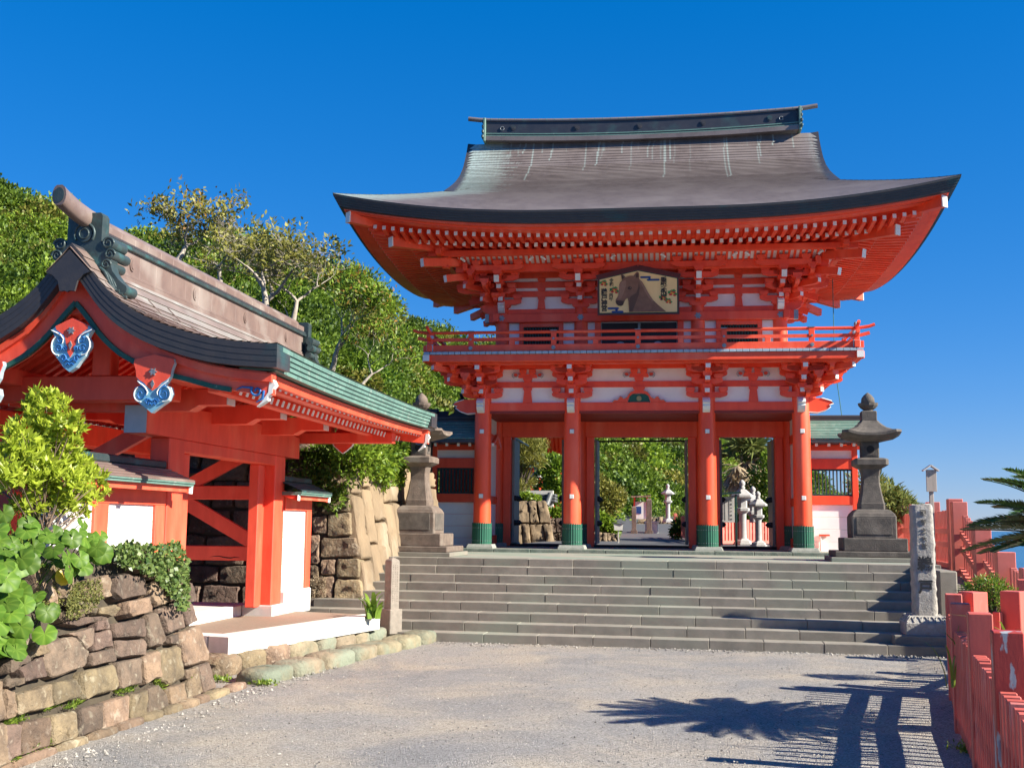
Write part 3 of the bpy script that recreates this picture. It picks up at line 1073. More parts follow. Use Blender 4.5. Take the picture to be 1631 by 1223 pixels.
# railing
RY, RX = 26.10, 4.97
def railing(side):
    """one side of the balcony railing: 0 front, 1 right, 2 back, 3 left"""
    hx, hy = RX, 29.5 - RY
    if side in (0, 2):
        L, org, rz = hx, (0, RY if side == 0 else 59 - RY, 0), 0 if side == 0 else pi
    else:
        L, org, rz = hy, (hx if side == 1 else -hx, 29.5, 0), pi / 2 if side == 1 else -pi / 2
    m_ = T(org[0], org[1], 0, rz)
    mb = MB()
    mb.box(-L - .16, L + .16, -.06, .06, 5.985, 6.145, 0, .006)
    mb.build('bottom_rail', VM, gate, m_)
    zz = .001 * side
    mb = MB()
    cl = [(-L - .30, 6.335), (-L - .12, 6.288), (-L, 6.28)]
    pts = [Vector((p[0], 0, p[1] + zz)) for p in cl] + [Vector((-p[0], 0, p[1] + zz)) for p in cl[::-1]]
    for a, b in zip(pts[:-1], pts[1:]):
        mb.beam(a, b, .075, .075)
    mb.build('mid_rail', VM, gate, m_)
    mb = MB()
    cl = [(-L - .42, 6.53), (-L - .30, 6.485), (-L - .12, 6.458), (-L, 6.45)]
    pts = [Vector((p[0], 0, p[1] + zz)) for p in cl] + [Vector((-p[0], 0, p[1] + zz)) for p in cl[::-1]]
    mb.tube(pts, .038, 10)
    mb.build('top_rail', VM, gate, m_)
    k = int(round(2 * L / 1.88))
    for i in range(2 * k + 1):
        x = -L + i * L / k
        corner = i in (0, 2 * k)
        tall = i % 2 == (k % 2) or corner
        mb = MB()
        w = .062 if not corner else .07
        mb.box(x - w, x + w, -w * .8, w * .8, 6.142, 6.44 if tall else 6.26, 0, .004)
        p = mb.build('rail_post', VM, gate, m_)
        if tall and not corner:
            mb = MB()
            for (z, r) in ((6.065, .048), (6.28, .028)):
                pts = [(r * cos(t), r * sin(t)) for t in np.linspace(0, 2 * pi, 14)[:-1]]
                mb.prism(pts, (x, -.058, z), (1, 0, 0), (0, 0, 1), (0, -.022, 0))
                mb.prism([(q[0] * .55, q[1] * .55) for q in pts], (x, -.075, z), (1, 0, 0), (0, 0, 1), (0, -.02, 0))
            mb.box(x - .075, x + .075, -.05, .05, 6.475, 6.492)
            mb.build('round_boss', V['metal'], p, m_)
        if corner:
            for q in range(3):
                mb = MB()
                if q == 0:
                    mb.box(x - .082, x + .082, -.075, .075, 6.0, 6.16, 0, .004)
                elif q == 1:
                    mb.box(x - .078, x + .078, -.07, .07, 6.30, 6.38, 0, .004)
                else:
                    mb.lathe([(.035, 6.48), (.05, 6.52), (.035, 6.58), (.0, 6.60)], (x, 0, 0), 12)
                mb.build(('post_shoe', 'post_band', 'post_cap')[q], V['bluetile'], p, m_)
for s in range(4):
    railing(s)

# --- upper storey
UX = (-3.43, -1.445, 1.445, 3.43)
UYF, UYB = 27.6, 31.4
UYM = 29.5
for y in (UYF, UYM, UYB):
    for x in UX:
        if y == UYM and abs(x) < 3:
            continue
        mb = MB()
        mb.lathe([(.178, 5.95), (.172, 7.22)], (x, y, 0), 22)
        mb.lathe([(.155, 7.22), (.15, 7.36)], (x, y, 0), 22)
        mb.prism([(-.15, 0), (.15, 0), (.21, .05), (.21, .10), (-.21, .10), (-.21, .05)], (x, y - .17, 7.30), (1, 0, 0), (0, 0, 1), (0, .34, 0))
        mb.build('upper_column', VM, gate)
for (ya, ys) in ((UYF, -1), (UYB, 1)):
    member('head_beam', -3.75, 3.75, ya + ys * .06, ya + ys * .20, 6.93, 7.14)
    for sx in (-1, 1):
        member('gilt_cap', sx * 3.75 - .004, sx * 3.75 + .10 * sx, ya + ys * .055, ya + ys * .205, 6.925, 7.145, V['metal'], ch=0)
    member('head_beam', -3.6, 3.6, ya - .06, ya + .06, 7.141, 7.285)
    for z0_, z1_ in ((7.285, 7.60), (7.745, 7.83), (7.985, 8.08)):
        member('plaster_panel', -3.5, 3.5, ya - .02, ya + .02, z0_, z1_, PL, ch=0)
    for z0_, z1_ in ((7.60, 7.745), (7.83, 7.985), (8.08, 8.30)):
        member('wall_beam', -3.6, 3.6, ya - .07, ya + .07, z0_, z1_)
    member('plaster_panel', -3.5, 3.5, ya - .015, ya + .015, 5.95, 6.93, PL, ch=0)
for sx in (-1, 1):
    x = 3.43 * sx
    member('head_beam', x + (.06 if sx > 0 else -.20), x + (.20 if sx > 0 else -.06), UYF - .32, UYB + .32, 6.932, 7.138)
    member('head_beam', x - .06, x + .06, UYF + .06, UYB - .06, 7.143, 7.283)
    for z0_, z1_ in ((7.285, 7.60), (7.745, 7.83), (7.985, 8.08)):
        member('plaster_panel', x - .02, x + .02, UYF, UYB, z0_, z1_, PL, ch=0)
    for z0_, z1_ in ((7.60, 7.745), (7.83, 7.985), (8.08, 8.30)):
        member('wall_beam', x - .065, x + .065, UYF - .12, UYB + .12, z0_, z1_ - .002)
    member('plaster_panel', x - .015, x + .015, UYF, UYB, 5.95, 6.93, PL, ch=0)
# flower fittings on the head beam
def rosette(x, y, z, r, parent, rz=0.):
    mb = MB()
    pts = [((r * (.8 + .2 * cos(6 * t))) * cos(t), (r * (.8 + .2 * cos(6 * t))) * sin(t)) for t in np.linspace(0, 2 * pi, 37)[:-1]]
    mb.prism(pts, (0, 0, 0), (1, 0, 0), (0, 0, 1), (0, -.018, 0))
    mb.prism([(.3 * p[0], .3 * p[1]) for p in pts[::3]], (0, -.015, 0), (1, 0, 0), (0, 0, 1), (0, -.02, 0))
    return mb.build('rosette', V['metal'], parent, T(x, y, z, rz))
for x in UX:
    rosette(x, UYF - .20, 7.035, .085, gate)
    nosing(x, UYF - .12, 7.16, [V['white']], gate, -pi / 2, .30, .15, .30) if abs(x) > 3 else None
for sx in (-1, 1):
    nosing(3.43 * sx + sx * .12, UYF, 7.16, [VM, V['white']], gate, 0 if sx > 0 else pi, .46, .14, .28)
# windows of the side bays: frame, green slats; doors with dark curtain in the middle bay
for sx in (-1, 1):
    xc = 2.44 * sx
    mb = MB()
    mb.box(xc - .46, xc + .46, UYF - .05, UYF + .02, 5.96, 6.90)
    w_ = mb.build('window', V['dark'], gate)
    for xx in (xc - .50, xc + .50):
        member('window_frame', xx - .055, xx + .055, UYF - .09, UYF + .03, 5.96, 6.93, VM, w_)
    member('window_frame', xc - .45, xc + .45, UYF - .09, UYF + .03, 6.82, 6.93, VM, w_)
    for i in range(13):
        x = xc - .42 + i * .07
        mb = MB()
        mb.frame(Vector((x, UYF - .065, 6.40)), Vector((.7071, .7071, 0)), Vector((-.7071, .7071, 0)), Vector((0, 0, 1)), .028, .028, .84)
        mb.build('slat', V['green_d'], w_)
mb = MB()
mb.box(-.92, .92, UYF - .06, UYF + .02, 5.96, 6.90)
d_ = mb.build('upper_door', V['black'], gate)
for x in (-1.02, 1.02):
    member('door_frame', x - .075, x + .075, UYF - .10, UYF + .02, 5.96, 6.93, VM, d_)
member('door_mullion', -.03, .03, UYF - .085, UYF - .05, 5.96, 6.90, V['metal'], d_)
for x in (-.46, .46):
    mb = MB()
    pts = [(.13 * cos(t), .13 * sin(t)) for t in np.linspace(0, 2 * pi, 25)[:-1]]
    mb.prism(pts, (x, UYF - .062, 6.30), (1, 0, 0), (0, 0, 1), (0, -.008, 0))
    mb.build('round_crest', V['metal'], d_)
# struts and flat arms on the upper frieze
for x in (-2.44, 0, 2.44):
    strut(x, UYF - .02, 7.285, 7.60, .10, .075)
    for z_ in (7.745, 7.985):
        mb = MB()
        mb.prism([(-.075, 0), (.075, 0), (.10, .04), (.10, .085), (-.10, .085), (-.10, .04)], (x, UYF - .02, z_), (1, 0, 0), (0, 0, 1), (0, -.06, 0))
        mb.build('bearing_block', VM, gate)
UT = ((.45, 7.47), (.80, 7.72))
def upper_set(x, y, rz, lat=True, scale=1.):
    bracket_set(x, y, rz, UT, (ARM_S, ARM_L) if lat else (None, None), scale=scale, wall_z=((ARM_L, 7.40),) if lat else None)
    ca, sa = cos(rz), sin(rz)
    # slanting tail rafter with a white end
    o_ = 1.18 * scale
    mb = MB()
    mb.beam((x, y, 8.22), (x + o_ * ca, y + o_ * sa, 7.84), .125, .17, 0, 1)
    mb.build('tail_rafter', [VM, WH], gate)
    if lat:
        u = (1.02) * scale
        put(BLOCK, 'bearing_block', x + u * ca, y + u * sa, 7.965, rz + pi / 2)
        put(ARM_XL, 'bracket_arm', x + u * ca, y + u * sa, 8.085, rz + pi / 2)
        for s in (-1, 0, 1):
            put(BLOCK, 'bearing_block', x + u * ca - s * .52 * sa, y + u * sa + s * .52 * ca, 8.20, rz + pi / 2)
for x in UX:
    upper_set(x, UYF, -pi / 2)
    upper_set(x, UYB, pi / 2)
for sx in (-1, 1):
    rz = 0 if sx > 0 else pi
    for y in (UYF, UYM, UYB):
        upper_set(3.43 * sx, y, rz)
    for y, sy in ((UYF, -1), (UYB, 1)):
        a = atan2(sy, sx)
        upper_set(3.43 * sx, y, a, False, 1.5)
        # second, higher tail rafter of the corner and its block
        mb = MB()
        q = Vector((cos(a), sin(a), 0))
        p0 = Vector((3.43 * sx, y, 8.5))
        mb.beam(p0, p0 + q * 2.45 + Vector((0, 0, -.36)), .14, .20, 0, 1)
        mb.build('tail_rafter', [VM, WH], gate)
        mb = MB()
        e = p0 + q * 1.75
        mb.box(e.x - .11, e.x + .11, e.y - .11, e.y + .11, 8.33, 8.47, 0, .02)
        mb.box(e.x - .085, e.x + .085, e.y - .085, e.y + .085, 8.10, 8.16, 0, .01)
        mb.box(e.x - .08, e.x + .08, e.y - .085 + sy * .09, e.y + .085 + sy * .09, 8.36, 8.50, 1, .01)
        mb.build('corner_block', [VM, WH], gate)
        # arms stepping out towards the corner
        for (o_, z_) in ((.32, 7.65), (.67, 7.90)):
            put(ARM_XL, 'bracket_arm', 3.43 * sx + sx * .45, y + sy * o_, z_, 0)
            put(ARM_XL, 'bracket_arm', 3.43 * sx + sx * o_, y + sy * .45, z_, pi / 2)
            for qq in (.15, .5):
                put(BLOCK, 'bearing_block', 3.43 * sx + sx * (.45 + qq), y + sy * o_, z_ + .115, 0)
                put(BLOCK, 'bearing_block', 3.43 * sx + sx * o_, y + sy * (.45 + qq), z_ + .115, 0)
# through-beam, cove of white boards and ribs, eave purlin
for ys, y0 in ((-1, UYF), (1, UYB)):
    member('through_beam', -4.5, 4.5, y0 + ys * .86, y0 + ys * .74, 8.07, 8.27)
    member('eave_purlin', -5.1, 5.1, y0 + ys * 1.42, y0 + ys * 1.28, 8.36, 8.50)
    mb = MB()
    a = Vector((0, y0 + ys * .80, 8.275))
    b = Vector((0, y0 + ys * 1.32, 8.44))
    mb.add([a + Vector((-4.4, 0, 0)), a + Vector((4.4, 0, 0)), b + Vector((4.4, 0, 0)), b + Vector((-4.4, 0, 0))], [(0, 1, 2, 3)])
    cv = mb.build('cove_board', PL, gate)
    for i in range(67):
        x = -4.35 + i * 8.7 / 66
        mb = MB()
        off = Vector((x, 0, -.025))
        mb.beam(a + off, b + off, .05, .04)
        mb.build('cove_rib', VM, cv)
    for x0 in UX:        # little white scrolls beside the brackets
        if ys > 0:
            continue
        for s in (-1, 1):
            mb = MB()
            pts = [Vector((x0 + s * (.80 + .03 * k), y0 - 1.10 - .02 * k, 8.29 + .028 * k + .02 * sin(k * 1.4))) for k in range(7)]
            mb.tube(pts, [.03, .034, .030, .034, .028, .024, .012], 6)
            mb.build('white_scroll', WH, gate)
for sx in (-1, 1):
    x0 = 3.43 * sx
    member('through_beam', x0 + sx * .86 - (0.12 if sx > 0 else 0), x0 + sx * .86 + (0 if sx > 0 else .12), 26.5, 32.5, 8.072, 8.268)
    member('eave_purlin', x0 + sx * 1.42 - (.14 if sx > 0 else 0), x0 + sx * 1.42 + (0 if sx > 0 else .14), 25.9, 33.1, 8.362, 8.498)
    mb = MB()
    a = Vector((x0 + sx * .80, 29.5, 8.275))
    b = Vector((x0 + sx * 1.32, 29.5, 8.44))
    mb.add([a + Vector((0, -2.9, 0)), a + Vector((0, 2.9, 0)), b + Vector((0, 2.9, 0)), b + Vector((0, -2.9, 0))], [(0, 1, 2, 3)])
    mb.build('cove_board', PL, gate)
# --- middle row: door frames, lintel and opened doors
for a, b in ((-3.83, -1.62), (-1.62, 1.62), (1.62, 3.83)):
    member('lintel', a + .17, b - .17, 29.38, 29.62, 4.20, 4.66, VM)
    member('threshold', a + .17, b - .17, 29.42, 29.58, 1.336, 1.40, V['dark'])
    for x, s in ((a, 1), (b, -1)):
        xx = x + s * .30
        member('door_post', xx - .10, xx + .10, 29.40, 29.60, 1.34, 4.20)
        # door leaf folded back, with big round nails
        w = .16
        xd = x + s * .44
        mb = MB()
        mb.box(xd - .03, xd + .03, 29.62, 30.75, 1.42, 4.15, 0, .004)
        leaf = mb.build('door_leaf', M('door_paint', (.22, .22, .20), (.16, .16, .15), 6, .5) if 'door_paint' not in bpy.data.materials else bpy.data.materials['door_paint'], gate)
        mb = MB()
        for zz in (1.95, 2.60):
            for yy in (29.72, 30.2, 30.65):
                mb.lathe([(.0, -.01), (.075, 0), (.07, .04), (.03, .075), (.02, .09), (0, .10)], (0, 0, 0), 12)
                nv = 12 * 6
                for q in range(len(mb.v) - nv - 24, len(mb.v)):
                    if q < 0:
                        continue
                    vx, vy, vz = mb.v[q]
                    mb.v[q] = (xd + s * (.03 + vz), yy + vx, zz + vy)
        stuff(mb.build('door_nail', V['black'], leaf))
# lightning-rod cable hanging at the right rear
set_frame()
p0, p1 = at_y(1329, 560, 30.), at_y(1341, 664, 30.)
mb = MB()
mb.tube([p0 + Vector((0, 0, 3)), p0, (p0 + p1) / 2 + Vector((-.02, 0, 0)), p1, p1 + Vector((.05, 0, -2.5))], .011, 5)
tag(mb.build('cable', M('green_cable', (.02, .12, .10), None)), 'thin green cable hanging behind the right side of the gate', 'cable')

# ================================================================== roof of the main gate
set_frame(-.5)
EX, EY = 6.90, 5.40                     # half width and half depth at the eave
YC = 29.5
PS = np.array([0, .6, 1.2, 1.8, 2.4, 3.0, 3.6, 4.2, 4.7, 5.05, 5.25, 5.4])
PZ = np.array([8.85, 9.16, 9.46, 9.75, 10.04, 10.33, 10.64, 11.00, 11.40, 11.80, 12.06, 12.32])
def prof(s):
    return np.interp(s, PS, PZ)
def lift(d):
    return .53 * np.clip(1 - np.asarray(d, float) / 5.4, 0, 1) ** 2.2
def zroof(s, d):
    return prof(s) + lift(d) * np.clip(1 - np.asarray(s, float) / 5.0, 0, 1) ** 1.3
GX = 4.70                               # half length of the upper, gabled part
ROWSN = 52
srow = np.concatenate([np.linspace(0, 4.2, 38), np.linspace(4.2, 5.38, 15)[1:]])

def wear_noise(x, y, sc):
    return (np.sin(x * sc * 1.7 + y * .9) * np.sin(x * sc * .63 + 2.1 + y * 1.7) + .5 * np.sin(x * sc * 3.9 + y * 2.3)) / 1.5

def slope_mesh(sign):
    """front (-1) or back (+1) slope, laid in stepped courses of copper shingles"""
    vs, fs, wr = [], [], []
    nx = 300
    for r in range(len(srow) - 1):
        s0, s1 = srow[r], srow[r + 1]
        def half(s):
            return EX - s if s < EX - GX else GX
        for (s, dz) in ((s0, .005 + .018 * (s0 / 5.4) ** 1.4), (s1 + .02, 0.)):
            h = half(min(s, s1))
            for i in range(nx + 1):
                u = -1 + 2 * i / nx
                x = u * h
                z = float(zroof(s, EX - abs(x))) + dz
                vs.append((x, YC + sign * (EY - s), z))
                # pale verdigris near the left hip and gable edge, drips below the ridge
                e = h - abs(x)
                jag = .38 + .55 * (.5 + .5 * sin(r * 2.7 + 1.3)) * random.random()
                w = 0.
                if x < 0:
                    w = max(0, 1 - max(0, e - .10) / (.55 + jag * (1.2 if s > 1.8 else .9))) ** .55 if e < .65 + jag * (1.2 if s > 1.8 else .9) else 0
                    w *= .55 + .45 * random.random()
                else:
                    w = .5 * max(0, 1 - e / .35) * random.random() * (1 if s > 3.2 else .15)
                wr.append(w)
        b = len(vs) - 2 * (nx + 1)
        for i in range(nx):
            q = (b + i, b + i + 1, b + nx + 2 + i, b + nx + 1 + i)
            fs.append(q if sign < 0 else q[::-1])
        if r:     # small riser under the lap
            pb = b - (nx + 1)
            for i in range(nx):
                q = (pb + i, pb + i + 1, b + i + 1, b + i)
                fs.append(q if sign < 0 else q[::-1])
    wr = np.array(wr).reshape(-1, nx + 1)
    rs_ = random.Random(5 + sign)
    for k in range(44):          # drip streaks
        i = rs_.randint(16, nx - 16)
        r0 = len(srow) - 2
        ln = int(3 + 20 * rs_.random() ** 2.5)
        amp = .12 + .55 * rs_.random() ** 1.5
        j = i
        for r in range(r0, max(0, r0 - ln), -1):
            if rs_.random() < .22:
                j += rs_.choice((-1, 0))
            wr[2 * r:2 * r + 2, j] = np.maximum(wr[2 * r:2 * r + 2, j], amp)
    v = np.array(vs)
    return mesh_np('roof_slope', v, np.array(fs), [V['copper']], wr.ravel(), smooth=False, attr='paleness')
roof = link('roof', slope_mesh(-1), gate)
link('roof_slope', slope_mesh(1), roof)
# hipped skirts at the two ends
for sx in (-1, 1):
    vs, fs, wr = [], [], []
    ny = 70
    SM = EX - GX + .55
    rows = [s for s in srow if s < SM]
    for r in range(len(rows) - 1):
        s0, s1 = rows[r], rows[r + 1]
        for (s, dz) in ((s0, .016), (s1 + .02, 0)):
            h = EY - min(s, s1)
            for i in range(ny + 1):
                y = -h + 2 * h * i / ny
                vs.append((sx * (EX - s), YC + y, float(zroof(s, EY - abs(y))) + dz))
                wr.append((.4 if sx < 0 else .1) * random.random() * max(0, 1 - (h - abs(y)) / 1.2))
        b = len(vs) - 2 * (ny + 1)
        for i in range(ny):
            q = (b + i, b + i + 1, b + ny + 2 + i, b + ny + 1 + i)
            fs.append(q if sx > 0 else q[::-1])
        if r:
            pb = b - (ny + 1)
            for i in range(ny):
                q = (pb + i, pb + i + 1, b + i + 1, b + i)
                fs.append(q if sx > 0 else q[::-1])
    link('roof_slope', mesh_np('roof_slope', np.array(vs), np.array(fs), [V['copper']], np.array(wr), smooth=False, attr='paleness'), roof)
    # gable wall and the thick verge of the upper roof
    gxw = sx * (GX - .45)
    mb = MB()
    ys = np.linspace(-2.9, 2.9, 25)
    top = [(y, float(prof(EY - abs(y))) - .12) for y in ys]
    mb.prism([(ys[0], 9.9)] + top + [(ys[-1], 9.9)], (gxw, YC, 0), (0, 1, 0), (0, 0, 1), (.06 * -sx, 0, 0))
    mb.build('gable_board', VM, roof)
    vs, fs, k = [], [], 40
    ss = np.linspace(EX - GX - .05, EY, k)
    for sg in (-1, 1):
        mb = MB()
        rings_ = []
        for s in ss:
            y = YC + sg * (EY - s)
            z = float(zroof(s, EX - GX))
            xo, xi = sx * GX, sx * (GX - .55)
            rings_.append([Vector((xo + sx * .03, y, z + .03)), Vector((xo - sx * .04, y, z - .27)), Vector((xi, y, z - .27)), Vector((xi, y, z - .05))])
        mb.rings(rings_, 0, False)
        mb.build('verge', V['edge'], roof)
        mb = MB()
        rings_ = []
        for s in ss:
            y = YC + sg * (EY - s)
            z = float(zroof(s, EX - GX))
            xo, xi = sx * (GX - .10), sx * (GX - .20)
            rings_.append([Vector((xo, y, z - .272)), Vector((xo, y, z - .52)), Vector((xi, y, z - .52)), Vector((xi, y, z - .272))])
        mb.rings(rings_, 0, False)
        mb.build('bargeboard', VM, roof)
# thick eave edge (layered dark shingles) and red fascia below it, round all four sides
def eave_band(side, z_hi, z_lo, inset_hi, inset_lo, mat, name, parent, depth=.5, layers=1):
    mb = MB()
    for L_ in range(layers):
        za = z_hi + (z_lo - z_hi) * L_ / layers
        zb = z_hi + (z_lo - z_hi) * (L_ + 1) / layers
        ia = inset_hi + (inset_lo - inset_hi) * (L_ + .25) / layers
        ib = inset_hi + (inset_lo - inset_hi) * (L_ + .6) / layers
        kk = 60
        rings_ = []
        for i in range(kk + 1):
            u = -1 + 2 * i / kk
            if side in (0, 2):
                sg = -1 if side == 0 else 1
                xa, xb = u * (EX - ia), u * (EX - ib)
                lf = float(lift((EX - ia) - abs(xa)))
                rings_.append([Vector((xa, YC + sg * (EY - ia), za + lf)), Vector((xb, YC + sg * (EY - ib), zb + lf)),
                               Vector((u * (EX - depth), YC + sg * (EY - depth), zb + lf * .85)), Vector((u * (EX - depth), YC + sg * (EY - depth), za + lf * .85))])
            else:
                sg = 1 if side == 1 else -1
                ya, yb = u * (EY - ia), u * (EY - ib)
                lf = float(lift((EY - ia) - abs(ya)))
                rings_.append([Vector((sg * (EX - ia), YC + ya, za + lf)), Vector((sg * (EX - ib), YC + yb, zb + lf)),
                               Vector((sg * (EX - depth), YC + u * (EY - depth), zb + lf * .85)), Vector((sg * (EX - depth), YC + u * (EY - depth), za + lf * .85))])
        mb.rings(rings_, 0, False, (True, True))
    return mb.build(name, mat, parent)
for s in range(4):
    eave_band(s, 8.855, 8.585, -.005, .13, V['edge'], 'eave_edge', roof, .26, 5)
    eave_band(s, 8.583, 8.52, .20, .22, VM, 'fascia', roof, .62)
    eave_band(s, 8.518, 8.475, .34, .36, VM, 'fascia', roof, .62)
# soffit boards over the rafters
mb = MB()
nsx = 40
for side in range(4):
    rings_ = []
    for i in range(nsx + 1):
        u = -1 + 2 * i / nsx
        row = []
        for (ins, z) in ((.40, 8.500), (1.35, 8.566), (1.42, 8.478), (3.5, 8.852)):
            if side in (0, 2):
                sg = -1 if side == 0 else 1
                x = u * (EX - ins)
                lf = float(lift((EX - ins) - abs(x))) * max(0, 1 - ins / 3.6)
                row.append(Vector((x, YC + sg * (EY - ins), z + lf)))
            else:
                sg = 1 if side == 1 else -1
                y = u * (EY - ins)
                lf = float(lift((EY - ins) - abs(y))) * max(0, 1 - ins / 3.6)
                row.append(Vector((sg * (EX - ins), YC + y, z + lf)))
        rings_.append(row)
    mb.rings(rings_, 0, True, (False, False), closed=False)
mb.build('soffit', VM, roof)
# rafters: base rafters and flying rafters, white ends
def rafter(p_end, p_in, w=.085, h=.10):
    mb = MB()
    mb.beam(p_end, p_in, w, h, 0, None)
    d = (Vector(p_end) - Vector(p_in)).normalized()
    mb.beam(Vector(p_end) + d * .004, Vector(p_end), w * .92, h * .92, 1)
    return mb.build('rafter', [VM, WH], roof)
def rafter_row(half, place, n_, ins_end, z_end, ins_in, z_in):
    for i in range(n_):
        u = -half + 2 * half * (i + .5) / n_
        d = half_full(place) - abs(u)
        lf = float(lift(max(0, d))) * max(0, 1 - ins_end / 3.6)
        # stop at the hip
        ins_i = min(ins_in, d - .06) if d < ins_in else ins_in
        if ins_i - ins_end < .12:
            continue
        t = (ins_i - ins_end) / (ins_in - ins_end)
        za, zb = z_end + lf, z_end + (z_in - z_end) * t + lf * (1 - .75 * t)
        if place in (0, 2):
            sg = -1 if place == 0 else 1
            rafter((u, YC + sg * (EY - ins_end), za), (u, YC + sg * (EY - ins_i), zb))
        else:
            sg = 1 if place == 1 else -1
            rafter((sg * (EX - ins_end), YC + u, za), (sg * (EX - ins_i), YC + u, zb))
def half_full(place):
    return EX if place in (0, 2) else EY
NR = 58
for place, cnt in ((0, NR), (1, 44), (3, 44)):
    hf = half_full(place)
    rafter_row(hf - 1.42, place, int(cnt * (hf - 1.42) / (hf - .7)), 1.42, 8.425, 3.5, 8.80)
    rafter_row(hf - .74, place, cnt, .66, 8.455, 1.5, 8.53)
# board carried on the base-rafter ends
for s in (0, 1, 2, 3):
    eave_band(s, 8.515, 8.475, 1.40, 1.40, VM, 'rafter_board', roof, 1.52)
# hip rafters with white ends
for sx in (-1, 1):
    for sy in (-1, 1):
        for (ie, ze, ii, zi, w, h) in ((.30, 8.62 + .43, 3.4, 8.80, .17, .24), (1.12, 8.42 + .24, 3.5, 8.68, .16, .22)):
            pe = Vector((sx * (EX - ie), YC + sy * (EY - ie), ze - .16))
            pi_ = Vector((sx * (EX - ii), YC + sy * (EY - ii), zi))
            mb = MB()
            mb.beam(pe, pi_, w, h)
            d = (pe - pi_).normalized()
            mb.beam(pe + d * .02, pe - d * .01, w * 1.05, h * 1.05, 1)
            mb.build('hip_rafter', [VM, WH], roof)
# --- ridge
def zr(x):
    return .14 * (abs(x) / 4.7) ** 2
def ridge_strip(name, mat, L, hw, z0, z1, parent, n_=24, rz=zr):
    mb = MB()
    rings_ = []
    for i in range(n_ + 1):
        x = -L + 2 * L * i / n_
        rings_.append([Vector((x, YC - hw, z0 + rz(x))), Vector((x, YC + hw, z0 + rz(x))), Vector((x, YC + hw, z1 + rz(x))), Vector((x, YC - hw, z1 + rz(x)))])
    mb.rings(rings_, 0, False)
    return mb.build(name, mat, parent)
rdg = ridge_strip('ridge', V['ridge'], 4.22, .16, 12.46, 12.80, roof)
ridge_strip('ridge_base', V['copper'], 4.24, .24, 12.24, 12.36, rdg)
ridge_strip('ridge_band', V['patina'], 4.25, .215, 12.362, 12.392, rdg)
ridge_strip('ridge_base', V['edge'], 4.24, .19, 12.393, 12.43, rdg)
ridge_strip('ridge_band', V['patina'], 4.25, .20, 12.431, 12.459, rdg)
ridge_strip('ridge_cap', V['ridge'], 4.22, .185, 12.801, 12.84, rdg)
mb = MB()
pts = [Vector((x, YC, 12.885 + zr(x) + (.035 * max(0, abs(x) - 4.3) / .4))) for x in np.linspace(-4.72, 4.72, 31)]
mb.tube(pts, .062, 12)
rail = mb.build('ridge_rail', V['copper'], rdg)
mb = MB()
for i in range(40):
    x = -4.3 + 8.6 * i / 39
    mb.lathe([(.066, -.006), (.066, .006)], (0, 0, 0), 12, 0, False)
    nv = len(mb.v)
    for q in range(nv - 48, nv):
        vx, vy, vz = mb.v[q]
        mb.v[q] = (x + vz, YC + vx, 12.885 + zr(x) + vy)
stuff(mb.build('seam', V['patina'], rail))
for x in (-3.45, -1.7, 0, 1.7, 3.45):
    mb = MB()
    pts = [(.075 * cos(t), .075 * sin(t)) for t in np.linspace(0, 2 * pi, 21)[:-1]]
    mb.prism(pts, (x, YC - .158, 12.63 + zr(x)), (1, 0, 0), (0, 0, 1), (0, -.02, 0))
    mb.prism([(p[0] * .6, p[1] * .6) for p in pts], (x, YC - .176, 12.63 + zr(x)), (1, 0, 0), (0, 0, 1), (0, -.012, 0))
    mb.build('crest_disc', V['edge'], rdg)
for x in (-3.75, 3.75):
    mb = MB()
    mb.tube([Vector((x + .05 * cos(t), YC - .17, 12.60 + zr(x) + .05 * sin(t))) for t in np.linspace(.5, 6.4, 16)], .012, 5)
    mb.build('ring', V['metal'], rdg)
for sx in (-1, 1):
    mb = MB()
    z0 = zr(4.25)
    mb.box(sx * 4.23 - .03, sx * 4.23 + .03, YC - .30, YC + .30, 12.20 + z0, 12.86 + z0, 0, .01)
    for k in range(4):
        zz = 12.28 + z0 + k * .15
        mb.box(sx * 4.27 - .03, sx * 4.27 + .03, YC - .36 + .03 * k, YC + .36 - .03 * k, zz, zz + .085, 1, .015)
    mb.build('ridge_end', [V['patina'], V['bronze']], rdg)

# ================================================================== votive board hung on the gate
set_frame(-.5)
ema = thing('votive_board', 'house-shaped wooden votive board painted with a brown horse, hung above the balcony', 'votive board', (0, 26.5, 7.05))
# board in its own plane: x across, y up, tilted slightly forward
EMW, EMH, EMP = .925, .80, 1.0          # half width, side height, peak height
TILT = Matrix.Translation((0, 26.62, 6.985)) @ Matrix.Rotation(radians(90 + 6), 4, 'X')
def ema_part(mb, name, mats):
    return mb.build(name, mats, ema, TILT)
def flat(poly, z, d=.006):
    mb = MB()
    mb.prism(poly, (0, 0, z), (1, 0, 0), (0, 1, 0), (0, 0, d))
    return mb
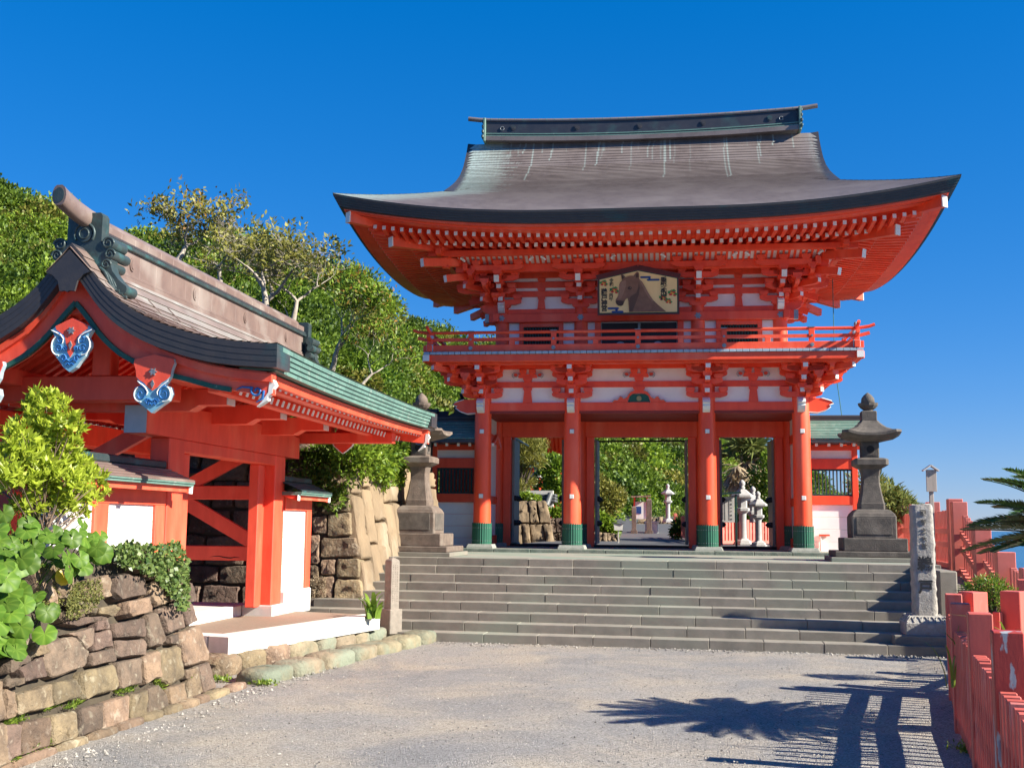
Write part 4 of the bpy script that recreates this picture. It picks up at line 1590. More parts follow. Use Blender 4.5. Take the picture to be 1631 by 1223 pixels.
# pixel position in the picture of the board (0..1 across, 0..1 down)
def ep(u, v):
    return ((u - .5) * 2 * EMW, EMP * (1 - v))
def offset(poly, k):
    cx_ = sum(p[0] for p in poly) / len(poly)
    cy_ = sum(p[1] for p in poly) / len(poly)
    return [(cx_ + (p[0] - cx_) * (1 + k / EMW), cy_ + (p[1] - cy_) * (1 + k / (EMP * .5))) for p in poly]
base = [(-EMW, 0), (EMW, 0), (EMW, EMH), (0, EMP), (-EMW, EMH)]
ema_part(flat(offset(base, .055), -.06, .055), 'board_frame', M('frame_maroon', (.17, .022, .022), (.13, .018, .018), 5, .5))
ema_part(flat(offset(base, .028), -.004, .012), 'board_border', M('border_green', (.012, .045, .030), (.012, .035, .025), 5, .5))
ema_part(flat(base, .0, .012), 'board_panel', V['cardboard'])
mb = MB()     # narrow pent roof of the board
for s in (-1, 1):
    mb.beam((0, EMP + .10, -.02), (s * (EMW + .08), EMH + .065, -.02), .10, .032, 0, None, 0, (0, 0, 1))
ema_part(mb, 'board_roof', M('frame_maroon_dark', (.09, .012, .012), None, rough=.6))
def U(pts):          # picture taken from a crop 1220 wide starting (195,170), 745 high
    return [ep((x - 205) / 1165, (y - 175) / 725) for x, y in pts]
body = [(650, 893), (645, 800), (640, 700), (628, 650), (600, 668), (575, 720), (560, 765), (530, 785), (490, 778), (460, 752), (447, 710), (450, 670), (470, 640), (488, 600), (492, 540), (505, 470), (505, 410), (520, 370), (545, 340), (535, 290), (530, 240), (548, 228), (575, 250), (600, 285), (660, 262), (720, 262), (745, 225), (775, 190), (800, 210), (806, 260), (800, 310), (850, 370), (890, 450), (930, 540), (970, 620), (1020, 700), (1080, 770), (1140, 830), (1205, 893)]
hs = [ep(*p) for p in [((x - 205) / 1165, (y - 175) / 725) for x, y in body]]
hs = [(float(p[0]), float(p[1])) for p in hs]
horse = ema_part(flat(hs, .012, .022), 'horse_picture', V['horse'])
def hpart(pts, z, mat, nm='horse_shading', d=.004, n_=None):
    mb = flat([tuple(map(float, q)) for q in U(pts)], z, d)
    return mb.build(nm, mat, horse, TILT)
def ell(cx_, cy_, rx, ry, n_=18, rot=0.):
    return [(cx_ + rx * cos(t) * cos(rot) - ry * sin(t) * sin(rot), cy_ + rx * cos(t) * sin(rot) + ry * sin(t) * cos(rot)) for t in np.linspace(0, 2 * pi, n_ + 1)[:-1]]
hpart(ell(662, 475, 30, 27), .034, V['horseD'], 'horse_eye')
hpart(ell(672, 468, 8, 7), .038, V['horseL'], 'horse_eye')
hpart([(447, 710), (470, 690), (520, 690), (575, 700), (560, 765), (530, 785), (490, 778), (460, 752)], .034, V['horseD'], 'horse_muzzle')
hpart(ell(480, 695, 12, 8), .039, V['black'], 'horse_nostril')
hpart([(548, 245), (560, 258), (575, 300), (552, 320), (543, 285)], .034, V['horseD'], 'horse_ear')
hpart([(772, 215), (790, 235), (790, 290), (760, 300), (752, 255)], .034, V['horseD'], 'horse_ear')
hpart([(505, 420), (540, 360), (600, 330), (610, 420), (570, 560), (530, 660), (490, 660), (492, 560)], .0342, V['horseL'])
hpart([(700, 600), (760, 560), (790, 460), (800, 380), (812, 470), (800, 590), (770, 680), (700, 893), (660, 893), (655, 700), (665, 630)], .0344, M('horse_shadow_paint', (.10, .055, .036), None, rough=.6))
hpart([(800, 310), (850, 370), (890, 450), (930, 540), (970, 620), (1020, 700), (1000, 715), (940, 640), (890, 540), (850, 440), (812, 360)], .0346, V['horseL'], 'horse_mane')
def bar(x, y, w, h, mat=V['navy']):
    mb = flat([tuple(map(float, q)) for q in U([(x + h * .5, y), (x + w - h * .5, y), (x + w, y + h * .5), (x + w - h * .5, y + h), (x + h * .5, y + h), (x, y + h * .5)])], .013, .006)
    mb.build('cloud_band', mat, ema, TILT)
bar(815, 272, 170, 34); bar(915, 320, 200, 34); bar(318, 806, 185, 36); bar(380, 866, 190, 40); bar(940, 296, 40, 30); bar(435, 835, 50, 36)
def pine(cx_, cy_, s=1.):
    for (dx, dy, r, mt) in ((-40, -20, 42, 'grnp'), (20, -45, 40, 'grnp'), (50, 20, 38, 'grnp'), (0, 0, 36, 'yelp'), (-30, 25, 30, 'redp'), (30, -15, 26, 'redp'), (5, 5, 16, 'yelp'), (-10, -30, 18, 'redp'), (40, 45, 24, 'redp')):
        z = .013 + .0016 * r / 10 * .3 + .0008 * random.random()
        pts = [((cx_ + s * (dx + r * (1 + .25 * cos(5 * t)) * cos(t))), (cy_ + s * (dy + r * .8 * (1 + .25 * cos(5 * t)) * sin(t)))) for t in np.linspace(0, 2 * pi, 21)[:-1]]
        flat([tuple(map(float, q)) for q in U(pts)], .013, .004 + .0013 * (45 - r) / 5).build('flower', V[mt], ema, TILT)
pine(265, 385, .75); pine(425, 510, .85); pine(1300, 575, .85); pine(1160, 655, .75); pine(1240, 715, .65)
def vtext(chars, cx_, y0, dy, size, z=.020, bold=.004):
    for i, ch in enumerate(chars):
        x, y = ep((cx_ - 205) / 1165, (y0 + i * dy - 175) / 725)
        me = text_mesh(ch, size, bold, .002, V['black'], 'character')
        link('character', me, ema, TILT @ Matrix.Translation((x, y, z)))
vtext('鵜戸神宮', 275, 535, 98, .155, bold=.0045)
vtext('令和', 385, 340, 68, .105, bold=.002)
vtext('八', 385, 505, 60, .10, bold=.002)
vtext('丙午', 380, 598, 68, .105, bold=.002)
vtext('乗勢飛躍', 1172, 350, 102, .155, bold=.0045)
mb = MB()
for x in (-.7, .7):
    mb.beam((x, .9, -.2), (x, .9, -.05), .03, .03)
    mb.beam((x, .1, -.6), (x, .1, -.05), .03, .03)
ema_part(mb, 'hanger', V['black'])

# ================================================================== wing walls either side of the gate
def wing(sx, xin, xout, label):
    """low corridor wall: copper pent roof, rafters, plaster, slatted window; built in gate coordinates"""
    set_frame(-.5)
    Yw = 28.0
    x0, x1 = sorted((xin, xout))
    w = thing('wing_wall', label, 'wall', ((x0 + x1) / 2, Yw, FL))
    def mem(name, a, b, c, d, e, f_, mat=VM, ch=.006, parent=w):
        mb = MB()
        mb.box(a, b, c, d, e, f_, 0, ch)
        return mb.build(name, mat, parent)
    xe = xout
    mem('corner_post', xe - .13 if sx > 0 else xe, xe if sx > 0 else xe + .13, Yw - .10, Yw + .10, 1.26, 3.86)
    mem('inner_post', xin - .07, xin + .07, Yw - .09, Yw + .09, 1.26, 3.86)
    mem('head_rail', x0, x1, Yw - .07, Yw + .07, 3.76, 3.90)
    mem('upper_rail', x0, x1, Yw - .08, Yw + .08, 3.31, 3.56)
    mem('lower_rail', x0, x1, Yw - .08, Yw + .08, 2.45, 2.66)
    mem('plaster_panel', x0, x1, Yw - .03, Yw + .03, 3.56, 3.76, PL, 0)
    for k in range(4):      # white boards, each one its own
        mem('board', x0 + .02, x1 - .02, Yw - .03 + .002 * k, Yw + .03, 1.26 + .297 * k + .003, 1.26 + .297 * (k + 1) - .002, PL, .004)
    wx0, wx1 = x0 + .14, x1 - .14
    fr_ = mem('window_frame', wx0, wx1, Yw - .06, Yw + .06, 2.661, 2.70, V['green_d'], .003)
    mem('window_frame', wx0, wx1, Yw - .06, Yw + .06, 3.27, 3.309, V['green_d'], .003)
    k = int((wx1 - wx0) / .085)
    for i in range(k + 1):
        x = wx0 + (wx1 - wx0) * i / k
        mem('slat', x - .014, x + .014, Yw - .03, Yw + .03, 2.70, 3.27, V['green_d'], .002, fr_)
    # rafters
    j = int((x1 - x0 + .5) / .29)
    for i in range(j + 1):
        x = x0 - .1 + i * .29
        for sg in (-1, 1):
            mb = MB()
            mb.beam((x, Yw, 4.12), (x, Yw + sg * .62, 3.86), .07, .08, 0)
            mb.beam((x, Yw + sg * .62, 3.86), (x, Yw + sg * .628, 3.857), .066, .076, 1)
            mb.build('rafter', [VM, WH], w)
    # copper roof in courses
    rx0, rx1 = (x0 - .05, x1 + .42) if sx > 0 else (x0 - .42, x1 + .05)
    for sg in (-1, 1):
        n_ = 7
        for c in range(n_):
            a, b = c / n_, (c + 1) / n_
            y0_, y1_ = Yw + sg * (.86 - .76 * a), Yw + sg * (.86 - .76 * b)
            z0_, z1_ = 3.985 + .50 * a ** 1.15, 3.985 + .50 * b ** 1.15
            mb = MB()
            mb.add([(rx0, y0_, z0_ + .03), (rx1, y0_, z0_ + .03), (rx1, y1_, z1_ + .012), (rx0, y1_, z1_ + .012), (rx0, y0_, z0_), (rx1, y0_, z0_), (rx1, y1_, z1_ - .02), (rx0, y1_, z1_ - .02)],
                   [(0, 1, 2, 3), (4, 7, 6, 5), (0, 4, 5, 1), (1, 5, 6, 2), (0, 3, 7, 4)])
            mb.build('roof_course', V['patina'], w)
        mb = MB()
        mb.box(rx0 + .02, rx1 - .02, Yw + sg * .85 if sg < 0 else Yw + .10, Yw - .10 if sg < 0 else Yw + .85, 3.90, 3.975, 0)
        mb.build('eave_edge', V['edge'], w)
    mb = MB()
    mb.box(rx0, rx1 + (.0), Yw - .13, Yw + .13, 4.47, 4.53, 0, .01)
    mb.box(rx0, rx1, Yw - .09, Yw + .09, 4.53, 4.62, 0, .02)
    mb.build('ridge', V['edge'], w)
    if sx < 0:
        for (x, z) in ((xe + .02, 3.43), (xe + .02, 2.55)):
            rosette(x, Yw - .10, z, .075, w)
    return w
wr_ = wing(1, 3.83 + .18, 5.23, 'sunlit low wing wall with pale green copper roof, between gate and right stone lantern')
wl_ = wing(-1, -3.83 - .18, -5.25, 'shaded low wing wall with slatted window, between gate and left stone lantern')
mb = MB()      # small red ledge on the right wing wall
mb.box(4.28, 4.52, 27.80, 27.96, 1.70, 1.74, 0, .004)
mb.box(4.30, 4.33, 27.82, 27.96, 1.34, 1.70, 1, .004)
mb.build('small_shelf', [VM, WH], wr_)
# roofed corridor behind the left wing, seen over it: ridge with demon-tile end and sloping roof
cor = thing('corridor_roof', 'dark gabled corridor roof with ridge-end ornament behind the left wing wall', 'roof', (-4.9, 30., 1.3))
def cpart(name, mb, mat):
    return mb.build(name, mat, cor)
mb = MB()
for s in (-1, 1):
    for c in range(6):
        a, b = c / 6, (c + 1) / 6
        x0_, x1_ = -4.75 + s * (1.15 - 1.1 * a), -4.75 + s * (1.15 - 1.1 * b)
        z0_, z1_ = 4.35 + .62 * a ** 1.2, 4.35 + .62 * b ** 1.2
        mb.add([(x0_, 29.4, z0_ + .03), (x0_, 35, z0_ + .03), (x1_, 35, z1_ + .01), (x1_, 29.4, z1_ + .01)], [(0, 1, 2, 3)])
        mb.add([(x0_, 29.4, z0_ + .03), (x0_, 35, z0_ + .03), (x0_, 35, z0_ - .02), (x0_, 29.4, z0_ - .02)], [(0, 1, 2, 3)])
cpart('roof_slope', mb, V['patina'])
mb = MB()
mb.prism([(-1.15, 4.35), (1.15, 4.35), (.6, 4.66), (.05, 4.98), (-.05, 4.98), (-.6, 4.66)], (-4.75, 29.42, 0), (1, 0, 0), (0, 0, 1), (0, .1, 0))
cpart('gable_edge', mb, V['edge'])
mb = MB()
mb.box(-4.85, -4.65, 29.5, 35, 4.97, 5.16, 0, .02)
cpart('ridge', mb, V['edge'])
mb = MB()
mb.prism([(-.2, 0), (.2, 0), (.24, .12), (.17, .30), (.06, .38), (-.06, .38), (-.17, .30), (-.24, .12)], (-4.75, 29.5, 4.86), (1, 0, 0), (0, 0, 1), (0, -.12, 0))
mb.prism([(.10 * cos(t), .18 + .10 * sin(t)) for t in np.linspace(0, 2 * pi, 17)[:-1]], (-4.75, 29.38, 4.86), (1, 0, 0), (0, 0, 1), (0, -.03, 0))
mb.tube([(-4.75, 29.6, 5.20), (-4.75, 29.4, 5.24), (-4.78, 29.25, 5.34)], [.05, .05, .045], 8)
cpart('ridge_end', mb, V['edge'])
mb = MB()
mb.box(-8.6, -5.6, 30.3, 30.5, 4.93, 5.06, 0, .02)
mb.add([(-8.6, 29.6, 4.3), (-5.3, 29.6, 4.3), (-5.3, 30.4, 5.0), (-8.6, 30.4, 5.0)], [(0, 1, 2, 3)])
cpart('roof_slope', mb, V['edge'])
mb = MB()
mb.box(-5.5, -4.0, 30.2, 34.5, 1.3, 4.4)
cpart('wall', mb, VM)
set_frame()
# small gabled roof end at the left of the left lantern
so = thing('side_shed', 'small vermilion gable end with dark roof half hidden behind the left lantern', 'shed', (-6.6, 27.5, 1.26))
a = at_y(661, 707, 27.)
b = at_y(618, 728, 27.)
mb = MB()
mb.beam(Vector((a.x + .25, 27.0, a.z + .12)), Vector((b.x - .5, 27.0, b.z - .14)), .9, .13, 0, None)
mb.build('roof_slope', V['edge'], so)
mb = MB()
mb.beam(Vector((a.x + .25, 26.55, a.z + .00)), Vector((b.x - .5, 26.55, b.z - .26)), .07, .16, 0, 1)
mb.build('bargeboard', [VM, WH], so)
mb = MB()
mb.box(b.x - .1, a.x + .3, 26.9, 27.1, 1.26, a.z - .2, 0)
mb.build('wall', VM, so)

# ================================================================== stone lanterns
def lantern(x, y, rz, label, mat, mat2):
    set_frame(x, y, 1.252, rz)
    t = thing('stone_lantern', label, 'stone lantern', (0, 0, 0), 'stone lanterns flanking the top of the steps')
    def P(name, fn, m=mat):
        mb = MB()
        fn(mb)
        return mb.build(name, m, t)
    P('ground_slab', lambda m: m.box(-.86, .86, -.80, .80, 0, .085, 0, .01), V['step'])
    P('lower_slab', lambda m: m.box(-.78, .78, -.72, .72, .087, .20, 0, .015))
    P('upper_slab', lambda m: m.box(-.60, .60, -.56, .56, .202, .455, 0, .015))
    def ped(m):
        m.sq([(.425, .457), (.425, .88), (.41, .90), (.40, .93), (.33, 1.0), (.28, 1.02)], (0, 0, 0), 0, .05)
    pd = P('pedestal', ped)
    for k in range(4):
        mb = MB()
        mb.box(-.34, .34, -.435, -.42, .52, .86, 0, .01)
        mb.build('inset_panel', mat2, pd, T(0, 0, 0, k * pi / 2))
    def shaft(m):
        m.sq([(.245, 1.0), (.245, 1.13), (.235, 1.15), (.225, 1.20), (.19, 1.38), (.165, 1.55), (.165, 1.68), (.185, 1.80), (.19, 1.82)], (0, 0, 0), 0, .14)
    P('shaft', shaft)
    def mid(m):
        m.sq([(.20, 1.82), (.27, 1.86), (.33, 1.90), (.33, 2.0), (.30, 2.025), (.22, 2.04)], (0, 0, 0), 0, .18)
    P('middle_platform', mid)
    fb = P('fire_box', lambda m: m.sq([(.165, 2.04), (.17, 2.06), (.17, 2.34), (.16, 2.36)], (0, 0, 0), 0, .10))
    for k in range(4):
        mb = MB()
        pts = [(.075 * cos(q), .075 * sin(q)) for q in np.linspace(0, 2 * pi, 21)[:-1]]
        mb.box(-.125, .125, -.176, -.168, 2.085, 2.325, 0, .006)
        mb.build('window_surround', mat2, fb, T(0, 0, 0, k * pi / 2))
        mb = MB()
        mb.prism(pts, (0, -.176, 2.21), (1, 0, 0), (0, 0, 1), (0, -.006, 0))
        mb.build('round_window', V['dark'], fb, T(0, 0, 0, k * pi / 2))
    # roof: square, concave, corners turned up
    mb = MB()
    nn = 28
    levels = [(.20, 2.36, 0), (.47, 2.42, .08), (.555, 2.47, .13), (.55, 2.52, .125), (.42, 2.565, .06), (.30, 2.64, .02), (.20, 2.74, 0), (.165, 2.79, 0)]
    rs_ = []
    for (h, z, l) in levels:
        ring = []
        for i in range(nn):
            a_ = 2 * pi * i / nn
            c_, s_ = cos(a_), sin(a_)
            k = h / max(abs(c_), abs(s_))
            xx, yy = c_ * k, s_ * k
            e = (min(abs(xx), abs(yy)) / h) ** 3 if h > 0 else 0
            ring.append(Vector((xx * (1 + .05 * e), yy * (1 + .05 * e), z + l * e)))
        rs_.append(ring)
    mb.rings(rs_, 0, False)
    mb.build('lantern_roof', mat, t)
    P('neck', lambda m: m.sq([(.145, 2.78), (.15, 2.80), (.15, 2.97), (.13, 2.99)], (0, 0, 0), 0, .08))
    P('lotus_cup', lambda m: m.lathe([(.10, 2.98), (.095, 3.01), (.15, 3.05), (.19, 3.10), (.20, 3.15), (.16, 3.14), (.12, 3.13)], (0, 0, 0), 12, 0, False))
    P('jewel', lambda m: m.lathe([(.10, 3.10), (.135, 3.17), (.125, 3.25), (.08, 3.31), (.02, 3.36), (0, 3.37)], (0, 0, 0), 16))
    set_frame()
    return t
pR = at_z(1387, 890, 1.26)
pL = at_z(655, 884.5, 1.26)
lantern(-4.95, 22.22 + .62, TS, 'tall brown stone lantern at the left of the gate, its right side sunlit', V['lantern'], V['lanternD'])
lantern(4.17, 22.6 + .62, TS, 'tall dark stone lantern at the right of the gate, against the open sky', V['lanternD'], V['lanternD'])  # darker stone carries the shade of this lantern's visible sides

# ================================================================== inscribed pillar and small post
pb = at_z(1480, 1012, .28)
set_frame(pb.x, pb.y + .26, 0, TS)
pil = thing('stone_pillar', 'pale rough granite pillar with black inscription at the right end of the steps', 'stone pillar', (0, 0, .14))
mb = MB()
mb.box(-.52, .62, -.42, .6, .10, .285, 0, .012)
mb.build('footing', V['step'], pil)
mb = MB()
mb.sq([(.335, .287), (.335, .46), (.325, .475), (.24, .565), (.20, .575)], (0, 0, 0), 0, .04)
bs_ = mb.build('lotus_base', V['pillar'], pil)
mb = MB()
for sd in range(4):
    for i in range(6):
        u = -.26 + i * .104
        for q in range(7):
            pass
        pts = []
        for q in np.linspace(0, pi, 7):
            pts.append(Vector((u + .05 * cos(q), -.325 + .075 * (sin(q)), .48 + .085 * sin(q))))
        R_ = Matrix.Rotation(sd * pi / 2, 3, 'Z')
        mb.tube([R_ @ p for p in pts], .012, 5)
stuff(mb.build('petal_carving', V['pillar'], bs_))
mb = MB()
prnd = random.Random(9)
rs_ = []
for i, z in enumerate(np.linspace(.56, 2.28, 26)):
    h = .170 - .014 * (z - .6) / 1.7
    ring = []
    for k in range(32):
        a_ = 2 * pi * (k + .5) / 32
        c_, s_ = cos(a_), sin(a_)
        q = h / max(abs(c_), abs(s_))
        q = min(q, h * 1.30)
        xx, yy = c_ * q, s_ * q
        front = yy < -h * .95 and abs(xx) < h * .8
        jt = .0004 if front else .0075
        if i == 25:
            xx, yy = xx * .9, yy * .9
        ring.append(Vector((xx + prnd.gauss(0, jt), yy + prnd.gauss(0, jt), z + (prnd.gauss(0, .01) if i == 25 else 0))))
    rs_.append(ring)
mb.rings(rs_, 0, True)
sh = mb.build('shaft', V['pillar'], pil)
for (ch, z, s_) in (('國', 2.15, .09), ('幣', 2.00, .09), ('之', 1.865, .09), ('大', 1.745, .085), ('社', 1.635, .09)):
    me = text_mesh(ch, s_, .0018, .003, M('ink_grey', (.075, .07, .065), None, rough=.8) if 'ink_grey' not in bpy.data.materials else bpy.data.materials['ink_grey'], 'character')
    link('character', me, sh, Matrix.Translation((.005, -.1665, z)) @ Matrix.Rotation(pi / 2, 4, 'X'))
for (ch, z, s_) in (('鵜', 1.35, .235), ('戸', 1.00, .225)):
    me = text_mesh(ch, s_, .006, .003, V['black'], 'character')
    link('character', me, sh, Matrix.Translation((.005, -.1735, z)) @ Matrix.Rotation(pi / 2, 4, 'X'))
sp_ = at_z(617, 990, .30)
set_frame(sp_.x + .03, sp_.y + .14, 0, TS - .6)
pst = thing('stone_post', 'small square stone post with engraved sunlit side at the left end of the steps', 'stone post', (0, 0, .28))
mb = MB()
mb.box(-.13, .13, -.13, .13, .10, .50, 0, .01)
mb.build('post_base', V['postst'], pst)
mb = MB()
mb.sq([(.088, .50), (.088, 1.27), (.08, 1.30), (.03, 1.335)], (0, 0, 0), 0, .06)
s2 = mb.build('shaft', V['postst'], pst)
mb = MB()
for r in range(3):
    for i in range(22):
        z = .62 + i * .028
        mb.box(.0875, .0905, -.06 + r * .045, -.06 + r * .045 + .026 * (.5 + .5 * random.random()), z, z + .017 * (.4 + .6 * random.random()))
stuff(mb.build('engraving', M('engraved_line', (.16, .125, .10), None, rough=.9), s2))
set_frame()

# ================================================================== roofed side gate on the left
VP_ = V['vermP']
set_frame(0, 0, 0, TP)
RXc = -6.93                               # ridge line
Y0, Y1 = 11.55, 19.45                     # ends of the roof
pav = thing('roofed_gate', 'weathered vermilion roofed side gate with curved brown copper roof at the left', 'gate', (-6.9, 15.4, .6))
def pm(name, a, b, c, d, e, f_, mat=VP_, ch=.012, parent=pav):
    mb = MB()
    mb.box(a, b, c, d, e, f_, 0, ch)
    return mb.build(name, mat, parent)
# posts
for (ya, yb) in ((13.32, 13.76), (17.03, 17.47)):
    pm('main_post', -6.755, -6.493, ya, yb, .61, 2.964)
for (ya, yb) in ((13.42, 13.68), (17.12, 17.38)):
    pm('rear_post', -8.95, -8.69, ya, yb, .55, 3.0)
pm('jamb', -6.76, -6.60, 16.62, 16.82, .60, 2.80)
pm('jamb_board', -6.72, -6.66, 16.82, 17.03, .60, 2.80)
pm('jamb', -6.76, -6.60, 13.97, 14.15, .60, 2.80)
# head beam with arched top, lintel below
mb = MB()
top = [(Y_, 3.31 + .10 * (1 - ((Y_ - 15.4) / 2.75) ** 2)) for Y_ in np.linspace(12.68, 18.1, 21)]
mb.prism([(12.68, 2.965), (18.1, 2.965)] + top[::-1], (-6.785, 0, 0), (0, 1, 0), (0, 0, 1), (.295, 0, 0))
hb = mb.build('head_beam', VP_, pav)
pm('beam_end', -6.78, -6.496, 12.668, 12.682, 2.97, 3.305, V['bluetile'], 0, hb)
pm('lintel', -6.75, -6.50, 13.76, 17.03, 2.80, 2.963)
# rear beam, parallel, at the back posts
pm('rear_beam', -9.0, -8.64, 12.7, 18.1, 2.98, 3.30)
pm('beam_end', -8.995, -8.645, 12.688, 12.702, 2.985, 3.295, V['bluetile'], 0)
# side frames: rails and braces between main and rear posts
for yc in (13.54, 17.25):
    pm('side_rail', -8.70, -6.93, yc - .07, yc + .07, 2.26, 2.48)
    pm('side_rail', -8.70, -6.93, yc - .07, yc + .07, 1.29, 1.52)
    pm('tie_beam', -9.1, -6.5, yc - .10, yc + .10, 3.31, 3.56)
    mb = MB()
    mb.beam((-8.4, yc, 2.38), (-6.75, yc, 1.50), .10, .22)
    mb.build('brace', VP_, pav)
    mb = MB()
    mb.beam((-8.4, yc + .01, 2.30), (-6.9, yc + .01, 3.10), .10, .20)
    mb.build('brace', VP_, pav)
mb = MB()          # split in the low rail
mb.tube([(-7.6, 17.178, 1.345), (-7.45, 17.178, 1.36), (-7.35, 17.178, 1.34), (-7.25, 17.178, 1.33), (-7.18, 17.178, 1.345), (-7.1, 17.178, 1.34)], [.002, .006, .008, .009, .006, .002], 5)
mb.build('crack', V['dark'], pav)
# cross beams carrying the ridge: arms reaching out under the eaves with white ends
for i, yc in enumerate((12.84, 14.64, 16.48)):
    for s in (1, -1):
        mb = MB()
        L0, L1 = RXc, RXc + 1.43
        poly = [(0, 3.24), (.95, 3.24), (1.08, 3.31), (1.43, 3.31), (1.43, 3.50), (0, 3.50)]
        mb.prism([(p[0] * s, p[1]) for p in poly], (RXc, yc - .11, 0), (1, 0, 0), (0, 0, 1), (0, .22, 0))
        arm = mb.build('outrigger', VP_, pav)
        xx = RXc + s * 1.437
        pm('beam_end', min(xx - .006, xx + .006), max(xx - .006, xx + .006), yc - .115, yc + .115, 3.31, 3.50, WH, 0, arm)
pm('cross_beam', -9.3, -4.9, 18.2, 18.4, 3.24, 3.42)
# gable tie beam and king post
pm('gable_beam', -9.2, -6.0, 12.30, 12.55, 3.32, 3.62)
pm('king_post', -7.05, -6.81, 12.32, 12.53, 3.62, 4.30)
pm('gable_beam', -9.2, -6.0, 18.25, 18.5, 3.32, 3.62)
pm('king_post', -7.05, -6.81, 18.27, 18.48, 3.62, 4.30)
# purlins
for s in (1, -1):
    x = RXc + s * 1.10
    pm('purlin', x - .10, x + .10, Y0 + .20, Y1 - .20, 3.505, 3.70)
    x = RXc + s * 1.62
    pm('purlin', x - .07, x + .07, Y0 + .35, Y1 - .35, 3.36, 3.48)
pm('ridge_purlin', RXc - .11, RXc + .11, Y0 + .2, Y1 - .2, 4.26, 4.50)
# roof profile: distance from ridge -> height of top surface
PX = np.array([0, .14, .28, .42, .57, .72, .86, 1.05, 1.23, 1.47, 1.71, 2.0, 2.34, 2.49])
PZp = np.array([5.05, 4.885, 4.69, 4.525, 4.39, 4.285, 4.20, 4.11, 4.04, 3.96, 3.895, 3.845, 3.806, 3.796])
def pz(d):
    return float(np.interp(d, PX, PZp))
def sweep(yv):
    """upturn of the eave towards both gables"""
    return .05 * abs((yv - 15.5) / 3.95) ** 2.5
nz_, ny_ = 26, 44
pav_roof = None
for s in (1, -1):
    vs, fs, wr = [], [], []
    dd = np.linspace(2.49, .05, nz_)
    yy = np.linspace(Y0, Y1, ny_)
    for r in range(nz_ - 1):
        for (d, dz) in ((dd[r], .018), (max(0, dd[r + 1] - .015), 0)):
            for y in yy:
                vs.append((RXc + s * d, y, pz(d) + dz + sweep(y) * (d / 2.49)))
                band = 1. if d < .62 and y > Y0 + 1.0 else 0.  # alternate courses near the ridge set paler
                w = band * (.5 if r % 2 else .15) * random.uniform(.4, 1.) + (.25 * random.random() if random.random() < .2 else 0)
                wr.append(min(1, w))
        b = len(vs) - 2 * ny_
        for i in range(ny_ - 1):
            q = (b + i, b + i + 1, b + ny_ + i + 1, b + ny_ + i)
            fs.append(q if s > 0 else q[::-1])
        if r:
            pb_ = b - ny_
            for i in range(ny_ - 1):
                q = (pb_ + i, pb_ + i + 1, b + i + 1, b + i)
                fs.append(q if s > 0 else q[::-1])
    o = link('roof_slope', mesh_np('roof_slope', np.array(vs), np.array(fs), [V['copperP']], np.array(wr), smooth=False, attr='paleness'), pav_roof or pav)
    pav_roof = pav_roof or o
# raised seams of the copper sheets on the slope near the gable
for c in range(10):
    d0 = .36 + c * .21
    for k in range(4):
        y = Y0 + .12 + k * .52 + (.26 if c % 2 else 0)
        if c < 9:
            mb = MB()
            d1 = d0 + .19
            mb.tube([Vector((RXc + d0, y, pz(d0) + .022)), Vector((RXc + d1, y, pz(d1) + .022))], .006, 4)
            mb.build('seam', V['copperP'], pav_roof)
